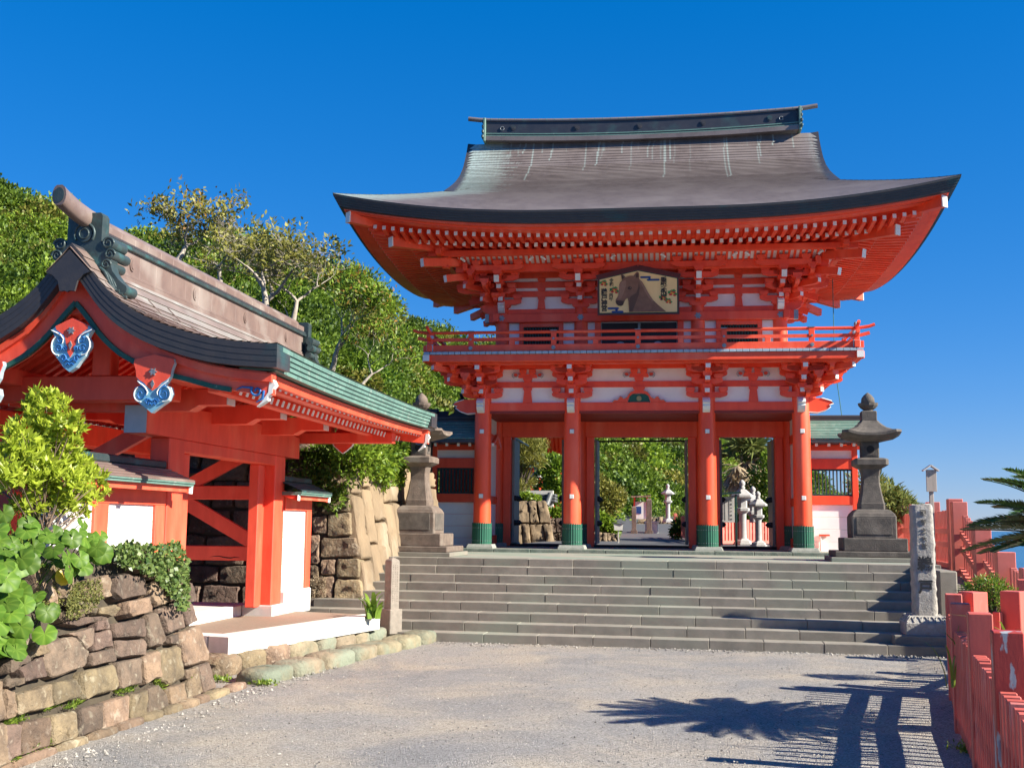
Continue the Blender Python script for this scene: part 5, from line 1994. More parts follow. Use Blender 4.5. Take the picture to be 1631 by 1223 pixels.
# dark layered verge on both gables
for (yg, sg) in ((Y0, -1), (Y1, 1)):
    for s in (1, -1):
        for L_ in range(4):
            mb = MB()
            rings_ = []
            for d in np.linspace(-.0, 2.50, 26):
                z = pz(max(0, d)) + sweep(yg) * (d / 2.49)
                t = .26 + .04 * (1 - d / 2.5)
                za, zb = z - t * L_ / 4 - .001, z - t * (L_ + 1) / 4
                yo = yg + sg * (.02 - .003 * L_)
                rings_.append([Vector((RXc + s * d, yo, za)), Vector((RXc + s * d, yo, zb)), Vector((RXc + s * d, yg - sg * .40, zb)), Vector((RXc + s * d, yg - sg * .40, za))])
            mb.rings(rings_, 0, False)
            mb.build('verge_layer', V['edge'], pav_roof)
        # bargeboard with green lower edge
        mb = MB()
        rings_, grn = [], []
        yb_ = yg - sg * .16
        ds = np.linspace(0, 2.40, 26)
        for d in ds:
            z = pz(d) - .25
            wd = .42 - .17 * min(1, d / 1.4)
            rings_.append([Vector((RXc + s * d, yb_, z)), Vector((RXc + s * d, yb_, z - wd)), Vector((RXc + s * d, yb_ - sg * .09, z - wd)), Vector((RXc + s * d, yb_ - sg * .09, z))])
            if d < 2.0:
                grn.append(Vector((RXc + s * d, yb_ + sg * .012, z - wd + .004)))
        mb.rings(rings_, 0, False)
        bb = mb.build('bargeboard', VP_, pav_roof)
        mb = MB()
        for q0, q1 in zip(grn[:-1], grn[1:]):
            mb.beam(q0, q1, .05, .055)
        mb.build('green_edge', V['green_trim'], bb)
        # upper moulding
        mb = MB()
        rings_ = []
        for d in ds:
            z = pz(d) - .27
            rings_.append([Vector((RXc + s * d, yb_ + sg * .055, z)), Vector((RXc + s * d, yb_ + sg * .055, z - .09)), Vector((RXc + s * d, yb_ - sg * .02, z - .09)), Vector((RXc + s * d, yb_ - sg * .02, z))])
        mb.rings(rings_, 0, False)
        mb.build('moulding', VP_, bb)
        # white scalloped tail and blue scroll
        mb = MB()
        xt = RXc + s * 2.40
        zt = pz(2.40) - .33
        rr = [(0, 0), (.03, -.06), (.0, -.10), (.0, -.15), (-.05, -.18), (-.06, -.23), (-.14, -.28), (-.18, -.30), (-.12, -.24), (-.05, -.14), (-.04, 0)]
        mb.prism([(q[0] * s, q[1]) for q in rr], (xt, yb_ + sg * .004, zt), (1, 0, 0), (0, 0, 1), (0, -sg * .098, 0))
        mb.build('white_tail', WH, bb)
        mb = MB()
        pts = [Vector((RXc + s * (2.22 + .07 * (1 - t / 9) * cos(t + 2.4)), yb_ + sg * .012, pz(2.2) - .475 + .065 * (1 - t / 9) * sin(t + 2.4))) for t in np.linspace(0, 7.4, 26)]
        tail = [Vector((RXc + s * 2.30, yb_ + sg * .012, pz(2.2) - .47)), Vector((RXc + s * 2.29, yb_ + sg * .012, pz(2.2) - .56)), Vector((RXc + s * 2.22, yb_ + sg * .012, pz(2.2) - .60))]
        mb.tube(pts, .014, 6)
        mb.tube(tail, [.016, .016, .008], 6)
        mb.tube([Vector((RXc + s * 2.16, yb_ + sg * .012, pz(2.2) - .44)), Vector((RXc + s * 2.05, yb_ + sg * .012, pz(2.2) - .43)), Vector((RXc + s * 1.98, yb_ + sg * .012, pz(2.2) - .46))], [.014, .012, .006], 6)
        mb.build('blue_scroll', V['bluepaint'], bb)
# layered green eave edges along both sides
for s in (1, -1):
    kcol = 22
    for L_ in range(5):
        for k in range(kcol):
            y0_, y1_ = Y0 + .16 + (Y1 - Y0 - .32) * k / kcol, Y0 + .16 + (Y1 - Y0 - .32) * (k + 1) / kcol
            z = pz(2.49) - .008 - L_ * .052
            off = .012 - .018 * L_
            mb = MB()
            a_, b_ = sweep(y0_), sweep(y1_)
            xo = RXc + s * (2.49 + off)
            xi = RXc + s * 2.0
            mb.add([(xo, y0_ + .003, z + a_), (xo, y1_ - .003, z + b_), (xo, y1_ - .003, z - .05 + b_), (xo, y0_ + .003, z - .05 + a_),
                    (xi, y0_ + .003, z + a_ + .03), (xi, y1_ - .003, z + b_ + .03), (xi, y1_ - .003, z - .05 + b_), (xi, y0_ + .003, z - .05 + a_)],
                   [(0, 1, 2, 3), (4, 7, 6, 5), (0, 4, 5, 1), (3, 2, 6, 7), (0, 3, 7, 4), (1, 5, 6, 2)])
            mb.build('eave_sheet', V['patina'], pav_roof)
    # red fascia and boards under the edge
    mb = MB()
    rings_ = []
    for y in np.linspace(Y0 + .13, Y1 - .13, 14):
        z = pz(2.49) - .285 + sweep(y)
        xo, xi = RXc + s * 2.335, RXc + s * 1.9
        rings_.append([Vector((xo, y, z)), Vector((xo - s * .03, y, z - .10)), Vector((xi, y, z - .08)), Vector((xi, y, z + .05))])
    mb.rings(rings_, 0, False)
    mb.build('fascia', VP_, pav_roof)
    # soffit boards over rafters
    mb = MB()
    rings_ = []
    for y in np.linspace(Y0 + .16, Y1 - .16, 12):
        row = []
        for (d, z) in ((2.30, 3.475), (1.95, 3.56), (1.10, 3.80), (.5, 4.08), (0., 4.46)):
            row.append(Vector((RXc + s * d, y, z + sweep(y) * .8)))
        rings_.append(row)
    mb.rings(rings_, 0, True, (False, False), closed=False)
    mb.build('soffit', VP_, pav_roof)
    # rafters: flying and base
    nR = 40
    for i in range(nR):
        y = Y0 + .24 + (Y1 - Y0 - .48) * i / (nR - 1)
        sw = sweep(y) * .8
        mb = MB()
        mb.beam((RXc + s * 2.24, y, 3.435 + sw), (RXc + s * 1.7, y, 3.56 + sw), .075, .085)
        mb.beam((RXc + s * 2.246, y, 3.434 + sw), (RXc + s * 2.24, y, 3.435 + sw), .07, .08, 1)
        mb.build('rafter', [VP_, WH], pav_roof)
        if 0 < i < nR - 1:
            mb = MB()
            mb.beam((RXc + s * 1.92, y, 3.375), (RXc + s * 1.0, y, 3.74), .075, .085)
            mb.beam((RXc + s * 1.926, y, 3.373), (RXc + s * 1.92, y, 3.375), .07, .08, 1)
            mb.beam((RXc + s * 1.0, y, 3.74), (RXc + s * .1, y, 4.30), .075, .085)
            mb.build('rafter', [VP_, WH], pav_roof)
# pendants: big one below the peak, one at each purlin end, plain hearts at the far gable
def pendant(x, y, z, w, h, plain=False, sg=-1, low=False):
    mb = MB()
    hh = [(0, .10), (.40, -.06), (.50, -.15), (.44, -.22), (.40, -.30), (.47, -.40), (.47, -.50), (.40, -.58), (.36, -.68), (.26, -.78), (.15, -.91), (0, -1.0)]
    if plain:
        hh = [(0, 0), (.24, 0), (.27, -.30), (.36, -.42), (.48, -.46), (.50, -.62), (.38, -.78), (.16, -.92), (0, -1)]
    if low:
        hh = [(0, .06), (.50, -.03), (.52, -.10), (.46, -.22), (.44, -.34), (.36, -.44), (.30, -.50), (.46, -.54), (.50, -.66), (.42, -.78), (.22, -.88), (0, -1)]
    poly = [(p[0] * w, p[1] * h) for p in hh] + [(-p[0] * w, p[1] * h) for p in hh[::-1][1:-1]]
    mb.prism(poly, (x, y, z), (1, 0, 0), (0, 0, 1), (0, sg * .07, 0), 0, 1)
    pd_ = mb.build('pendant', [VP_, WH] if plain else [V['bluelight'], V['bluetile']], pav_roof)
    yf = y + sg * .075
    if plain:
        mb = MB()
        mb.tube([Vector((x + p[0], yf, z + p[1])) for p in poly], .010, 5)
        for s in (-1, 1):
            mb.tube([Vector((x + s * w * (.36 + .11 * cos(t)), yf, z - h * (.50 - .08 * sin(t)))) for t in np.linspace(-.5, 4.2, 14)], .010, 5)
        mb.build('white_edge', WH, pd_)
        return pd_
    mb = MB()        # red heart-shaped field
    fld = [(0, .10), (.40, -.06), (.38, -.13), (.26, -.20), (.15, -.30), (.11, -.45), (.07, -.60), (0, -.70)]
    if low:
        fld = [(0, .06), (.50, -.03), (.52, -.10), (.46, -.22), (.44, -.34), (.36, -.40), (.22, -.46), (.12, -.54), (0, -.60)]
    mb.prism([(p[0] * w, p[1] * h) for p in fld] + [(-p[0] * w, p[1] * h) for p in fld[::-1][1:-1]], (x, y + sg * .066, z), (1, 0, 0), (0, 0, 1), (0, sg * .010, 0))
    mb.build('red_field', VP_, pd_)
    mb = MB()
    for s in (-1, 1):
        for (cx_, cy_, r, ph) in (((.30, -.66, .15, 1.2), (.12, -.80, .07, .2)) if low else ((.27, -.33, .115, 1.0), (.29, -.52, .095, .4), (.16, -.72, .085, .2), (.14, -.52, .06, 2.0))):
            pts = [Vector((x + s * w * (cx_ + r * (1 - t / 10) * cos(t + ph)), yf, z + h * (cy_ + r * .9 * (1 - t / 10) * sin(t + ph)))) for t in np.linspace(0, 8, 26)]
            mb.tube(pts, .008, 5, 0)
        mb.tube([Vector((x + s * w * q[0], yf, z + h * q[1])) for q in ((.38, -.44), (.30, -.48), (.24, -.52), (.18, -.58))] if low else [Vector((x + s * w * q[0], yf, z + h * q[1])) for q in ((.47, -.16), (.38, -.20), (.28, -.23), (.20, -.30))], [.008, .014, .014, .008], 5, 0)
        mb.tube([Vector((x + s * w * q[0], yf, z + h * q[1])) for q in ((.10, -.86), (.04, -.82), (0, -.86))], .010, 5, 0)
        mb.tube([Vector((x + s * w * q[0], yf, z + h * q[1])) for q in ((.17, -.80), (.08, -.75), (0, -.79))], .010, 5, 0)
    mb.build('blue_swirl', V['bluepaint'], pd_)
    for s in (-1, 1):
        mb = MB()
        mb.tube([Vector((x + s * w * q[0], yf + sg * .004, z + h * q[1])) for q in ((.40, -.42), (.34, -.46), (.26, -.50), (.18, -.55), (.12, -.62), (.14, -.68))] if low else [Vector((x + s * w * q[0], yf + sg * .004, z + h * q[1])) for q in ((.50, -.14), (.44, -.17), (.33, -.215), (.25, -.25), (.18, -.33), (.20, -.42))], [.004, .009, .011, .010, .008, .004], 5, 0)
        mb.tube([Vector((x + s * w * (.30 + .17 * cos(t)), yf + sg * .004, z + h * ((-.66 if low else -.46) + (.14 if low else .20) * sin(t)))) for t in np.linspace(-1.7, 1.1, 12)], .008, 5, 0)
        mb.build('white_line', WH, pd_)
    mb = MB()        # flower fitting
    fr0 = .26 if low else .16
    pts = [((.048 * (.75 + .25 * cos(6 * t))) * cos(t), (.045 * (.75 + .25 * cos(6 * t))) * sin(t)) for t in np.linspace(0, 2 * pi, 37)[:-1]]
    mb.prism(pts, (x, yf, z - h * fr0), (1, 0, 0), (0, 0, 1), (0, sg * .015, 0))
    mb.prism([(0, .05), (.022, 0), (0, -.05), (-.022, 0)], (x, yf, z - h * (.48 if low else .46)), (1, 0, 0), (0, 0, 1), (0, sg * .012, 0))
    mb.build('flower_fitting', V['metal'], pd_)
    return pd_
yb_ = Y0 + .16
pendant(RXc + .03, yb_ - .05, 4.13, .50, .56)
pendant(RXc + 1.04, yb_ - .04, 3.72, .46, .62, low=True)
pendant(RXc - 1.04, yb_ - .04, 3.72, .46, .62, low=True)
for s in (-1, 1):
    pendant(RXc + s * 1.10, Y1 - .16 - .8, 3.66, .42, .58, True, -1)
# ridge: base courses, box, capping, rail
def rbox(name, hw, z0, z1, y0_, y1_, mat, ch=.008):
    return pm(name, RXc - hw, RXc + hw, y0_, y1_, z0, z1, mat, ch, pav_roof)
rbox('ridge_base', .20, 4.80, 4.865, Y0 + .42, Y1 - .55, V['copperP'])
rbox('ridge_base', .18, 4.866, 4.91, Y0 + .40, Y1 - .50, V['copperP'])
for k in range(16):
    y0_ = Y0 + .45 + k * (Y1 - Y0 - 1.0) / 16
    rbox('ridge_plate', .15, 4.911, 5.20, y0_ + .001, y0_ + (Y1 - Y0 - 1.0) / 16 - .001, V['copperP'], .002)
rbox('ridge_lip', .19, 5.20, 5.25, Y0 + .42, Y1 - .48, V['bronze'])
rbox('ridge_lip', .175, 5.251, 5.285, Y0 + .42, Y1 - .48, V['edge'])
for k in range(20):
    y0_ = Y0 + .45 + k * (Y1 - Y0 - 1.0) / 20
    rbox('ridge_cap', .165, 5.286, 5.37, y0_ + .001, y0_ + (Y1 - Y0 - 1.0) / 20 - .001, V['copperP'], .004)
mb = MB()
pts = [Vector((RXc, y, 5.40)) for y in np.linspace(Y0 + .55, Y1 - .6, 12)]
mb.tube(pts, .085, 12)
mb.build('ridge_rail', V['copperP'], pav_roof)
mb = MB()       # upturned round-ended tip above the gable ornament
rs_ = []
for (y, z, k) in ((Y0 + .60, 5.40, 1.), (Y0 + .30, 5.41, 1.), (Y0 + .02, 5.44, 1.), (Y0 - .22, 5.49, 1.), (Y0 - .33, 5.52, 1.)):
    rs_.append([Vector((RXc + .085 * k * cos(t), y, z + .115 * k * max(-1, min(1, 1.15 * sin(t))))) for t in np.linspace(0, 2 * pi, 17)[:-1]])
mb.rings(rs_, 0, True)
mb.prism([(.062 * cos(t), .085 * sin(t)) for t in np.linspace(0, 2 * pi, 17)[:-1]], (RXc, Y0 - .328, 5.52), (1, 0, 0), (0, 0, 1), (0, -.008, 0), 1)
mb.build('ridge_tip', [V['copperP'], V['bronze']], pav_roof)
for y in (Y0 + 1.1, Y0 + 2.9, Y0 + 4.7, Y0 + 6.5):
    mb = MB()
    mb.prism([(.065 * cos(t), .085 * sin(t)) for t in np.linspace(0, 2 * pi, 21)[:-1]], (RXc + .150, y, 5.05), (0, 1, 0), (0, 0, 1), (.016, 0, 0))
    mb.prism([(.04 * cos(t), .06 * sin(t)) for t in np.linspace(0, 2 * pi, 21)[:-1]], (RXc + .164, y, 5.05), (0, 1, 0), (0, 0, 1), (.010, 0, 0))
    mb.build('crest_disc', V['copperP'], pav_roof)
# demon-tile ornaments at both ridge ends, with scrolls sweeping down the slopes
for (yo, sg) in ((Y0 + .40, -1), (Y1 - .46, 1)):
    mb = MB()
    half_ = [(.0, .58), (.19, .58), (.215, .54), (.215, .22), (.24, .17), (.32, .15), (.36, .08), (.34, -.02), (.37, -.12), (.45, -.22), (.54, -.30), (.50, -.39), (.36, -.30), (.20, -.14), (.0, .0)]
    poly = half_ + [(-p[0], p[1]) for p in half_[::-1][1:-1]]
    mb.prism(poly, (RXc, yo, 4.89), (1, 0, 0), (0, 0, 1), (0, sg * .16, 0))
    on = mb.build('ridge_ornament', V['bronze'], pav_roof)
    mb = MB()
    yf = yo + sg * .165
    mb.prism([(.10 * cos(t), .10 * sin(t)) for t in np.linspace(0, 2 * pi, 25)[:-1]], (RXc, yf - sg * .01, 5.22), (1, 0, 0), (0, 0, 1), (0, sg * .02, 0))
    mb.tube([Vector((RXc + .125 * cos(t), yf, 5.22 + .125 * sin(t))) for t in np.linspace(-.6, pi + .6, 18)], .018, 6)
    mb.tube([Vector((RXc + .06 * cos(t), yf + sg * .012, 5.22 + .06 * sin(t))) for t in np.linspace(0, 2 * pi, 17)], .010, 6)
    for s in (-1, 1):
        for (cx_, cz_, r, yl) in ((.30, 5.10, .075, .18), (.33, 4.97, .065, .22), (.29, 4.85, .06, .20)):
            pts = [Vector((RXc + s * (cx_ + r * (1 - t / 12) * cos(t)), yf, cz_ + r * (1 - t / 12) * sin(t))) for t in np.linspace(0, 9.5, 30)]
            mb.tube(pts, .014, 6)
            mb.tube([Vector((RXc + s * cx_, yf, cz_)), Vector((RXc + s * cx_, yf - sg * (.16 + yl), cz_))], r * .95, 12)
        for q in range(3):
            pts = [Vector((RXc + s * (.22 + .04 * q + u * .26), yf - sg * .01 * q, 4.77 - .035 * q + .05 * sin(u * 5.5 + .8) - u * .24)) for u in np.linspace(0, 1, 14)]
            mb.tube(pts, [.020 + .006 * sin(u * 3) for u in np.linspace(0, 1, 14)], 6)
        mb.tube([Vector((RXc + s * .50, yf, 4.55)), Vector((RXc + s * .50, yf - sg * .26, 4.55))], .065, 12)
    mb.build('scroll_work', V['bronze'], on)
# copper apron below the front ornament
mb = MB()
hp = [(0, .02), (.12, -.10), (.27, -.24), (.19, -.27), (.12, -.34), (.09, -.46), (.03, -.455), (0, -.47)]
mb.prism(hp + [(-p[0], p[1]) for p in hp[::-1][1:-1]], (RXc, Y0 - .03, 4.94), (1, 0, 0), (0, 0, 1), (0, -.03, 0))
mb.build('apron_plate', V['edge'], pav_roof)
mb = MB()
mb.add([(RXc - .28, Y0 - .06, 4.71), (RXc, Y0 - .06, 5.0), (RXc, Y0 + .42, 5.0), (RXc - .28, Y0 + .42, 4.71), (RXc + .28, Y0 - .06, 4.71), (RXc + .28, Y0 + .42, 4.71)], [(0, 1, 2, 3), (1, 4, 5, 2)])
mb.build('saddle_sheet', V['copperP'], pav_roof)

# ------------------------------------------------ low roofed walls either side of the side gate
def low_wall(ya, yb, z_base, label, cols, near):
    w = thing('low_wall', label, 'wall', (-6.6, (ya + yb) / 2, z_base))
    def q(name, a, b, c, d, e, f_, mat=VP_, ch=.008, parent=w):
        return pm(name, a, b, c, d, e, f_, mat, ch, parent)
    q('head_rail', -6.70, -6.47, ya, yb, 2.10, 2.36)
    for (c, d) in cols:
        q('post', -6.68, -6.47, c, d, z_base + .2, 2.10)
    ys = [ya] + [v for c in cols for v in c] + [yb]
    prev = ya
    spans = []
    for (c, d) in sorted(cols):
        if c - prev > .08:
            spans.append((prev, c))
        prev = d
    if yb - prev > .08:
        spans.append((prev, yb))
    for (c, d) in spans:
        k = 6
        for i in range(k):
            za = z_base + .2 + (2.10 - z_base - .2) * i / k
            zb = z_base + .2 + (2.10 - z_base - .2) * (i + 1) / k
            q('white_board', -6.60, -6.505 - .0008 * i, c, d, za + .002, zb - .001, WH, .003)
    q('plinth', -6.74, -6.44, ya, yb, z_base - .2, z_base + .2, V['conc'], .02)
    # roof of copper sheets
    for s in (1, -1):
        k = 5
        for i in range(k):
            a_, b_ = i / k, (i + 1) / k
            x0_, x1_ = -6.60 + s * (.44 - .40 * a_), -6.60 + s * (.44 - .40 * b_)
            z0_, z1_ = 2.40 + .17 * a_, 2.40 + .17 * b_
            ex = .14
            mb = MB()
            mb.add([(x0_, ya - ex, z0_ + .018), (x0_, yb + ex, z0_ + .018), (x1_, yb + ex, z1_ + .006), (x1_, ya - ex, z1_ + .006),
                    (x0_, ya - ex, z0_ - .01), (x0_, yb + ex, z0_ - .01)], [(0, 1, 2, 3), (0, 4, 5, 1)])
            mb.build('roof_course', V['copperP'] if s > 0 and near else V['bronze'], w)
        xx = -6.60 + s * .44
        for j in range(2):
            mb = MB()
            mb.box(min(xx, xx - s * .40) , max(xx, xx - s * .40), ya - .14, yb + .14, 2.372 - .03 * j, 2.392 - .03 * j + .006, 0)
            for vi in range(len(mb.v)):
                vx, vy, vz = mb.v[vi]
                if abs(vx - xx) < 1e-6:
                    mb.v[vi] = (vx - s * .015 * j, vy, vz)
            mb.build('eave_edge', V['patina'], w)
        mb = MB()
        mb.beam((-6.60, ya - .1, 2.40), (-6.60 + s * .38, ya - .1, 2.30), .06, .09, 0)
        mb.beam((-6.60, yb + .1, 2.40), (-6.60 + s * .38, yb + .1, 2.30), .06, .09, 0)
        mb.box(min(-6.60 + s * .37, -6.60 + s * .33), max(-6.60 + s * .37, -6.60 + s * .33), ya - .13, yb + .13, 2.27, 2.345, 0)
        for yy_ in (ya - .135, yb + .135):
            mb.beam((-6.60 + s * .38, yy_ - .035, 2.30), (-6.60 + s * .395, yy_ + .035, 2.297), .012, .09, 1)
        mb.box(min(-6.60 + s * .375, -6.60 + s * .385), max(-6.60 + s * .375, -6.60 + s * .385), ya - .15, ya - .10, 2.26, 2.345, 1)
        mb.build('eave_rail', [VP_, WH], w)
    q('ridge', -6.70, -6.50, ya - .05, yb + .05, 2.56, 2.66, V['bronze'], .02)
    return w
low_wall(10.7, 13.24, 1.3, 'low white-boarded wall with copper top behind the shrub, left of the side gate', ((11.55, 11.85), (12.98, 13.24)), True)
low_wall(17.50, 18.78, .6, 'narrow white-boarded wall with small green roof, right of the side gate posts', ((18.55, 18.78),), False)

# ------------------------------------------------ stone apron in front of the side gate
set_frame()
ap = thing('stone_apron', 'white-edged paved apron with brown brick top in front of the side gate', 'paving', (-6, 15, .3))
c1, c2 = at_z(364.6, 1014, .45), at_z(605.6, 978.7, .45)
c1, c2 = Vector((c1.x, c1.y, 0)), Vector((c2.x, c2.y, 0))
du = (c2 - c1).normalized()
dn = Vector((-du.y, du.x, 0))            # to the left, away from the yard
Lap = (c2 - c1).length
mb = MB()
mb.add([c1 + dn * .30 + Vector((0, 0, .445)), c2 + dn * .30 + Vector((0, 0, .445)), c2 + dn * 3.2 + Vector((0, 0, .445)), c1 + dn * 3.2 + Vector((0, 0, .445))], [(0, 1, 2, 3)])
mb.add([c1 + dn * .05 + Vector((0, 0, .22)), c2 + dn * .05 + Vector((0, 0, .22)), c2 + dn * 3.2 + Vector((0, 0, .22)), c1 + dn * 3.2 + Vector((0, 0, .22))], [(0, 3, 2, 1)])
mb.build('brick_floor', V['brick'], ap)
k = 9
for i in range(k):
    a_, b_ = Lap * i / k, Lap * (i + 1) / k
    mb = MB()
    cc = c1 + du * ((a_ + b_) / 2) + dn * .16 + Vector((0, 0, .335))
    mb.frame(cc, du, dn, Vector((0, 0, 1)), b_ - a_ - .006, .32, .232, 0, .008)
    mb.build('edge_stone', V['whitestone'], ap)
for i in range(3):
    mb = MB()
    cc = c1 + du * .16 + dn * (.32 + .5 + i * .98) + Vector((0, 0, .334))
    mb.frame(cc, du, dn, Vector((0, 0, 1)), .32, .97, .23, 0, .008)
    mb.build('edge_stone', V['whitestone'], ap)
set_frame(0, 0, 0, TP)
mb = MB()
mb.box(-9.6, -7.12, 12.9, 17.6, .2, .60)
mb.build('inner_floor', V['conc'], ap)
for i in range(3):
    mb = MB()
    mb.box(-7.12, -6.96, 13.0 + i * 1.5, 13.0 + (i + 1) * 1.5 - .005, .40, .605, 0, .008)
    mb.build('edge_stone', V['whitestone'], ap)
for ya_ in (13.28, 16.99):
    mb = MB()
    mb.box(-6.95, -6.45, ya_, ya_ + .52, .40, .612, 0, .01)
    mb.build('post_stone', V['conc'], ap)
set_frame()

# ================================================================== stones on the left
def boulder(c, ax, ay, sx, sy, sz, rnd, pw=.55, jit=.05, n1=16, n2=9):
    c, ax, ay = Vector(c), Vector(ax), Vector(ay)
    az = ax.cross(ay)
    sg = lambda v: (abs(v) ** pw) * (1 if v > 0 else -1)
    ph = [rnd.uniform(0, 6.28) for _ in range(6)]
    rs = []
    for j in range(n2 + 1):
        b = -pi / 2 + pi * j / n2
        ring = []
        for i in range(n1):
            a = 2 * pi * i / n1
            u = Vector((sg(cos(a)) * sg(max(1e-6, cos(b))), sg(sin(a)) * sg(max(1e-6, cos(b))), sg(sin(b))))
            k = 1 + jit * (sin(3 * a + ph[0]) * cos(2 * b + ph[1]) + .7 * sin(5 * a + 3 * b + ph[2]) + .5 * sin(2 * a - 4 * b + ph[3]))
            ring.append(c + ax * (u.x * sx * k) + ay * (u.y * sy * k) + az * (u.z * sz * k))
        rs.append(ring)
    mb = MB()
    mb.rings(rs, 0, True)
    return mb
rnd_s = random.Random(21)
# rounded stones in two rows at the foot of the apron
re_ = thing('rock_edging', 'two rows of rounded mossy stones below the white-edged apron', 'rocks', (-5.4, 15, 0))
la, lb = at_z(425, 1090, 0), at_z(700, 1020, 0)
d_ = (lb - la).normalized()
nn_ = Vector((-d_.y, d_.x, 0))
Lr = (lb - la).length
pos_ = 0.
for w in (.78, .80, .92, .70, .85, .80, .75):
    if pos_ > Lr - .2:
        break
    w = min(w, Lr - pos_)
    c = la + d_ * (pos_ + w / 2) + nn_ * .24 + Vector((0, 0, .04))
    boulder(c, d_, nn_, w / 2 + .01, .24, .125 + rnd_s.uniform(-.015, .02), rnd_s, .5, .035).build('stone', V['rockG'], re_)
    pos_ += w
la, lb = at_z(345, 1062, .12), at_z(636, 1003, .12)
d2 = (lb - la).normalized()
n2_ = Vector((-d2.y, d2.x, 0))
pos_, Lr = 0., (lb - la).length
for w in (.55, .62, .60, .80, .52, .62, .52, .60, .60):
    if pos_ > Lr - .2:
        break
    w = min(w, Lr - pos_)
    c = la + d2 * (pos_ + w / 2) + n2_ * .22 + Vector((0, 0, -.03))
    boulder(c, d2, n2_, w / 2 + .01, .30, .155 + rnd_s.uniform(-.02, .02), rnd_s, .5, .04).build('stone', V['rock'] if pos_ < 1.3 else V['rockG'], re_)
    pos_ += w
mb = MB()
mb.add([la + Vector((0, 0, .02)), lb + Vector((0, 0, .02)), lb + n2_ * 1.2 + Vector((0, 0, .2)), la + n2_ * 1.2 + Vector((0, 0, .2))], [(0, 1, 2, 3)])
mb.build('mortar_bed', V['rockG'], re_)
# kerb along the foreground wall
kb = thing('kerb', 'line of narrow sandstone kerb stones at the foot of the foreground wall', 'kerb', (-4.9, 10, 0))
kp = [Vector((-5.06, 7.2, 0)), Vector((-5.0, 8.4, 0)), Vector((-4.93, 9.5, 0)), Vector((-4.90, 10.9, 0)), Vector((-4.85, 11.9, 0)), Vector((-4.80, 13.0, 0))]
for a, b in zip(kp[:-1], kp[1:]):
    L_ = (b - a).length
    dd_ = (b - a).normalized()
    t = 0.
    while t < L_ - .15:
        w = min(rnd_s.uniform(.38, .62), L_ - t)
        boulder(a + dd_ * (t + w / 2) + Vector((-.06, 0, .005)), dd_, Vector((-dd_.y, dd_.x, 0)), w / 2, .085, .06, rnd_s, .5, .03, 12, 6).build('kerb_stone', V['rock'], kb)
        t += w

# ---- foreground retaining wall: stones traced on its battered face
BAT = radians(13)
Wo = Vector((-5.0, 8.3, .02))
Wn = Vector((cos(BAT), 0, sin(BAT)))
Wy = Vector((0, 1, 0))
Wz = Vector((-sin(BAT), 0, cos(BAT)))
ST = '''0,990 85,985 80,1160 0,1215|92,985 240,945 250,1110 85,1165|250,940 390,915 398,1070 255,1110|405,905 530,875 525,1020 405,1065|530,875 672,830 668,980 530,1025|678,828 765,805 765,945 680,975|768,800 830,770 875,830 888,905 770,940|870,800 975,762 985,860 890,905|985,770 1035,690 1065,830 990,865|1040,680 1100,650 1145,800 1070,830
0,800 45,815 65,900 55,960 0,970|68,830 250,770 255,900 75,945|255,770 385,740 408,790 405,850 260,895|410,710 600,672 620,800 420,870|608,655 740,630 745,770 625,805|748,620 835,590 845,740 765,780|838,590 945,565 972,740 900,785 840,760|945,500 1050,455 1105,600 1100,650 975,690|975,700 1035,685 1030,730 985,750
0,745 100,740 105,775 30,800 0,790|60,690 200,620 230,740 110,770|200,560 380,515 455,610 430,690 250,750 215,690|455,610 590,580 605,655 470,680|590,540 765,535 770,620 605,640|480,500 570,480 585,575 480,605|330,510 480,470 480,560 440,600 385,520|580,450 760,420 770,520 590,530|765,400 820,385 875,540 850,570 775,580|830,370 940,330 980,470 880,510|885,520 935,505 940,565 890,560|960,360 1010,340 1040,440 985,465|300,450 420,415 560,410 560,430 400,470|490,440 555,430 570,480 485,495
560,200 640,180 740,210 755,300 600,335 565,300|630,335 770,310 795,390 650,425 632,400|755,250 810,220 865,350 800,370 765,320|495,370 560,355 580,390 560,420 500,405|220,140 320,135 345,230 350,330 260,330 240,220|110,150 210,150 260,330 250,400 170,300|470,200 540,190 555,240 550,320 400,340 380,260|960,220 990,240 1015,340 960,350|870,120 960,110 970,210 880,240|760,90 860,80 875,215 770,225|660,60 755,60 760,180 670,170|1,640 60,600 130,650 60,690 0,730|130,560 200,540 210,620 140,640|0,520 90,500 120,560 60,600 0,630|860,225 955,215 950,320 880,340|260,400 380,380 400,420 300,450|350,345 480,340 490,400 400,410'''
wall = thing('stone_wall', 'rough brown fieldstone retaining wall in the left foreground, plants spilling over its top', 'stone wall', (-5.2, 10, 0))
wr3 = random.Random(4)
for row, line in enumerate(ST.split('\n')):
    for st in line.split('|'):
        pts = []
        for p in st.split():
            x, y = map(float, p.split(','))
            q = at_plane(x / 3.369, 860 + y / 3.369, Wo, Wn) - Wo
            pts.append((q.dot(Wy), q.dot(Wz)))
        up_ = row == 3
        mt = V['rockD'] if (row == 2 or wr3.random() < .25) else V['rock']
        pillow(pts, Wo, Wy, Wz, Wn, .3, .11 if up_ else .06, jit=.014 if up_ else .008, rnd=wr3).build('stone', mt, wall)
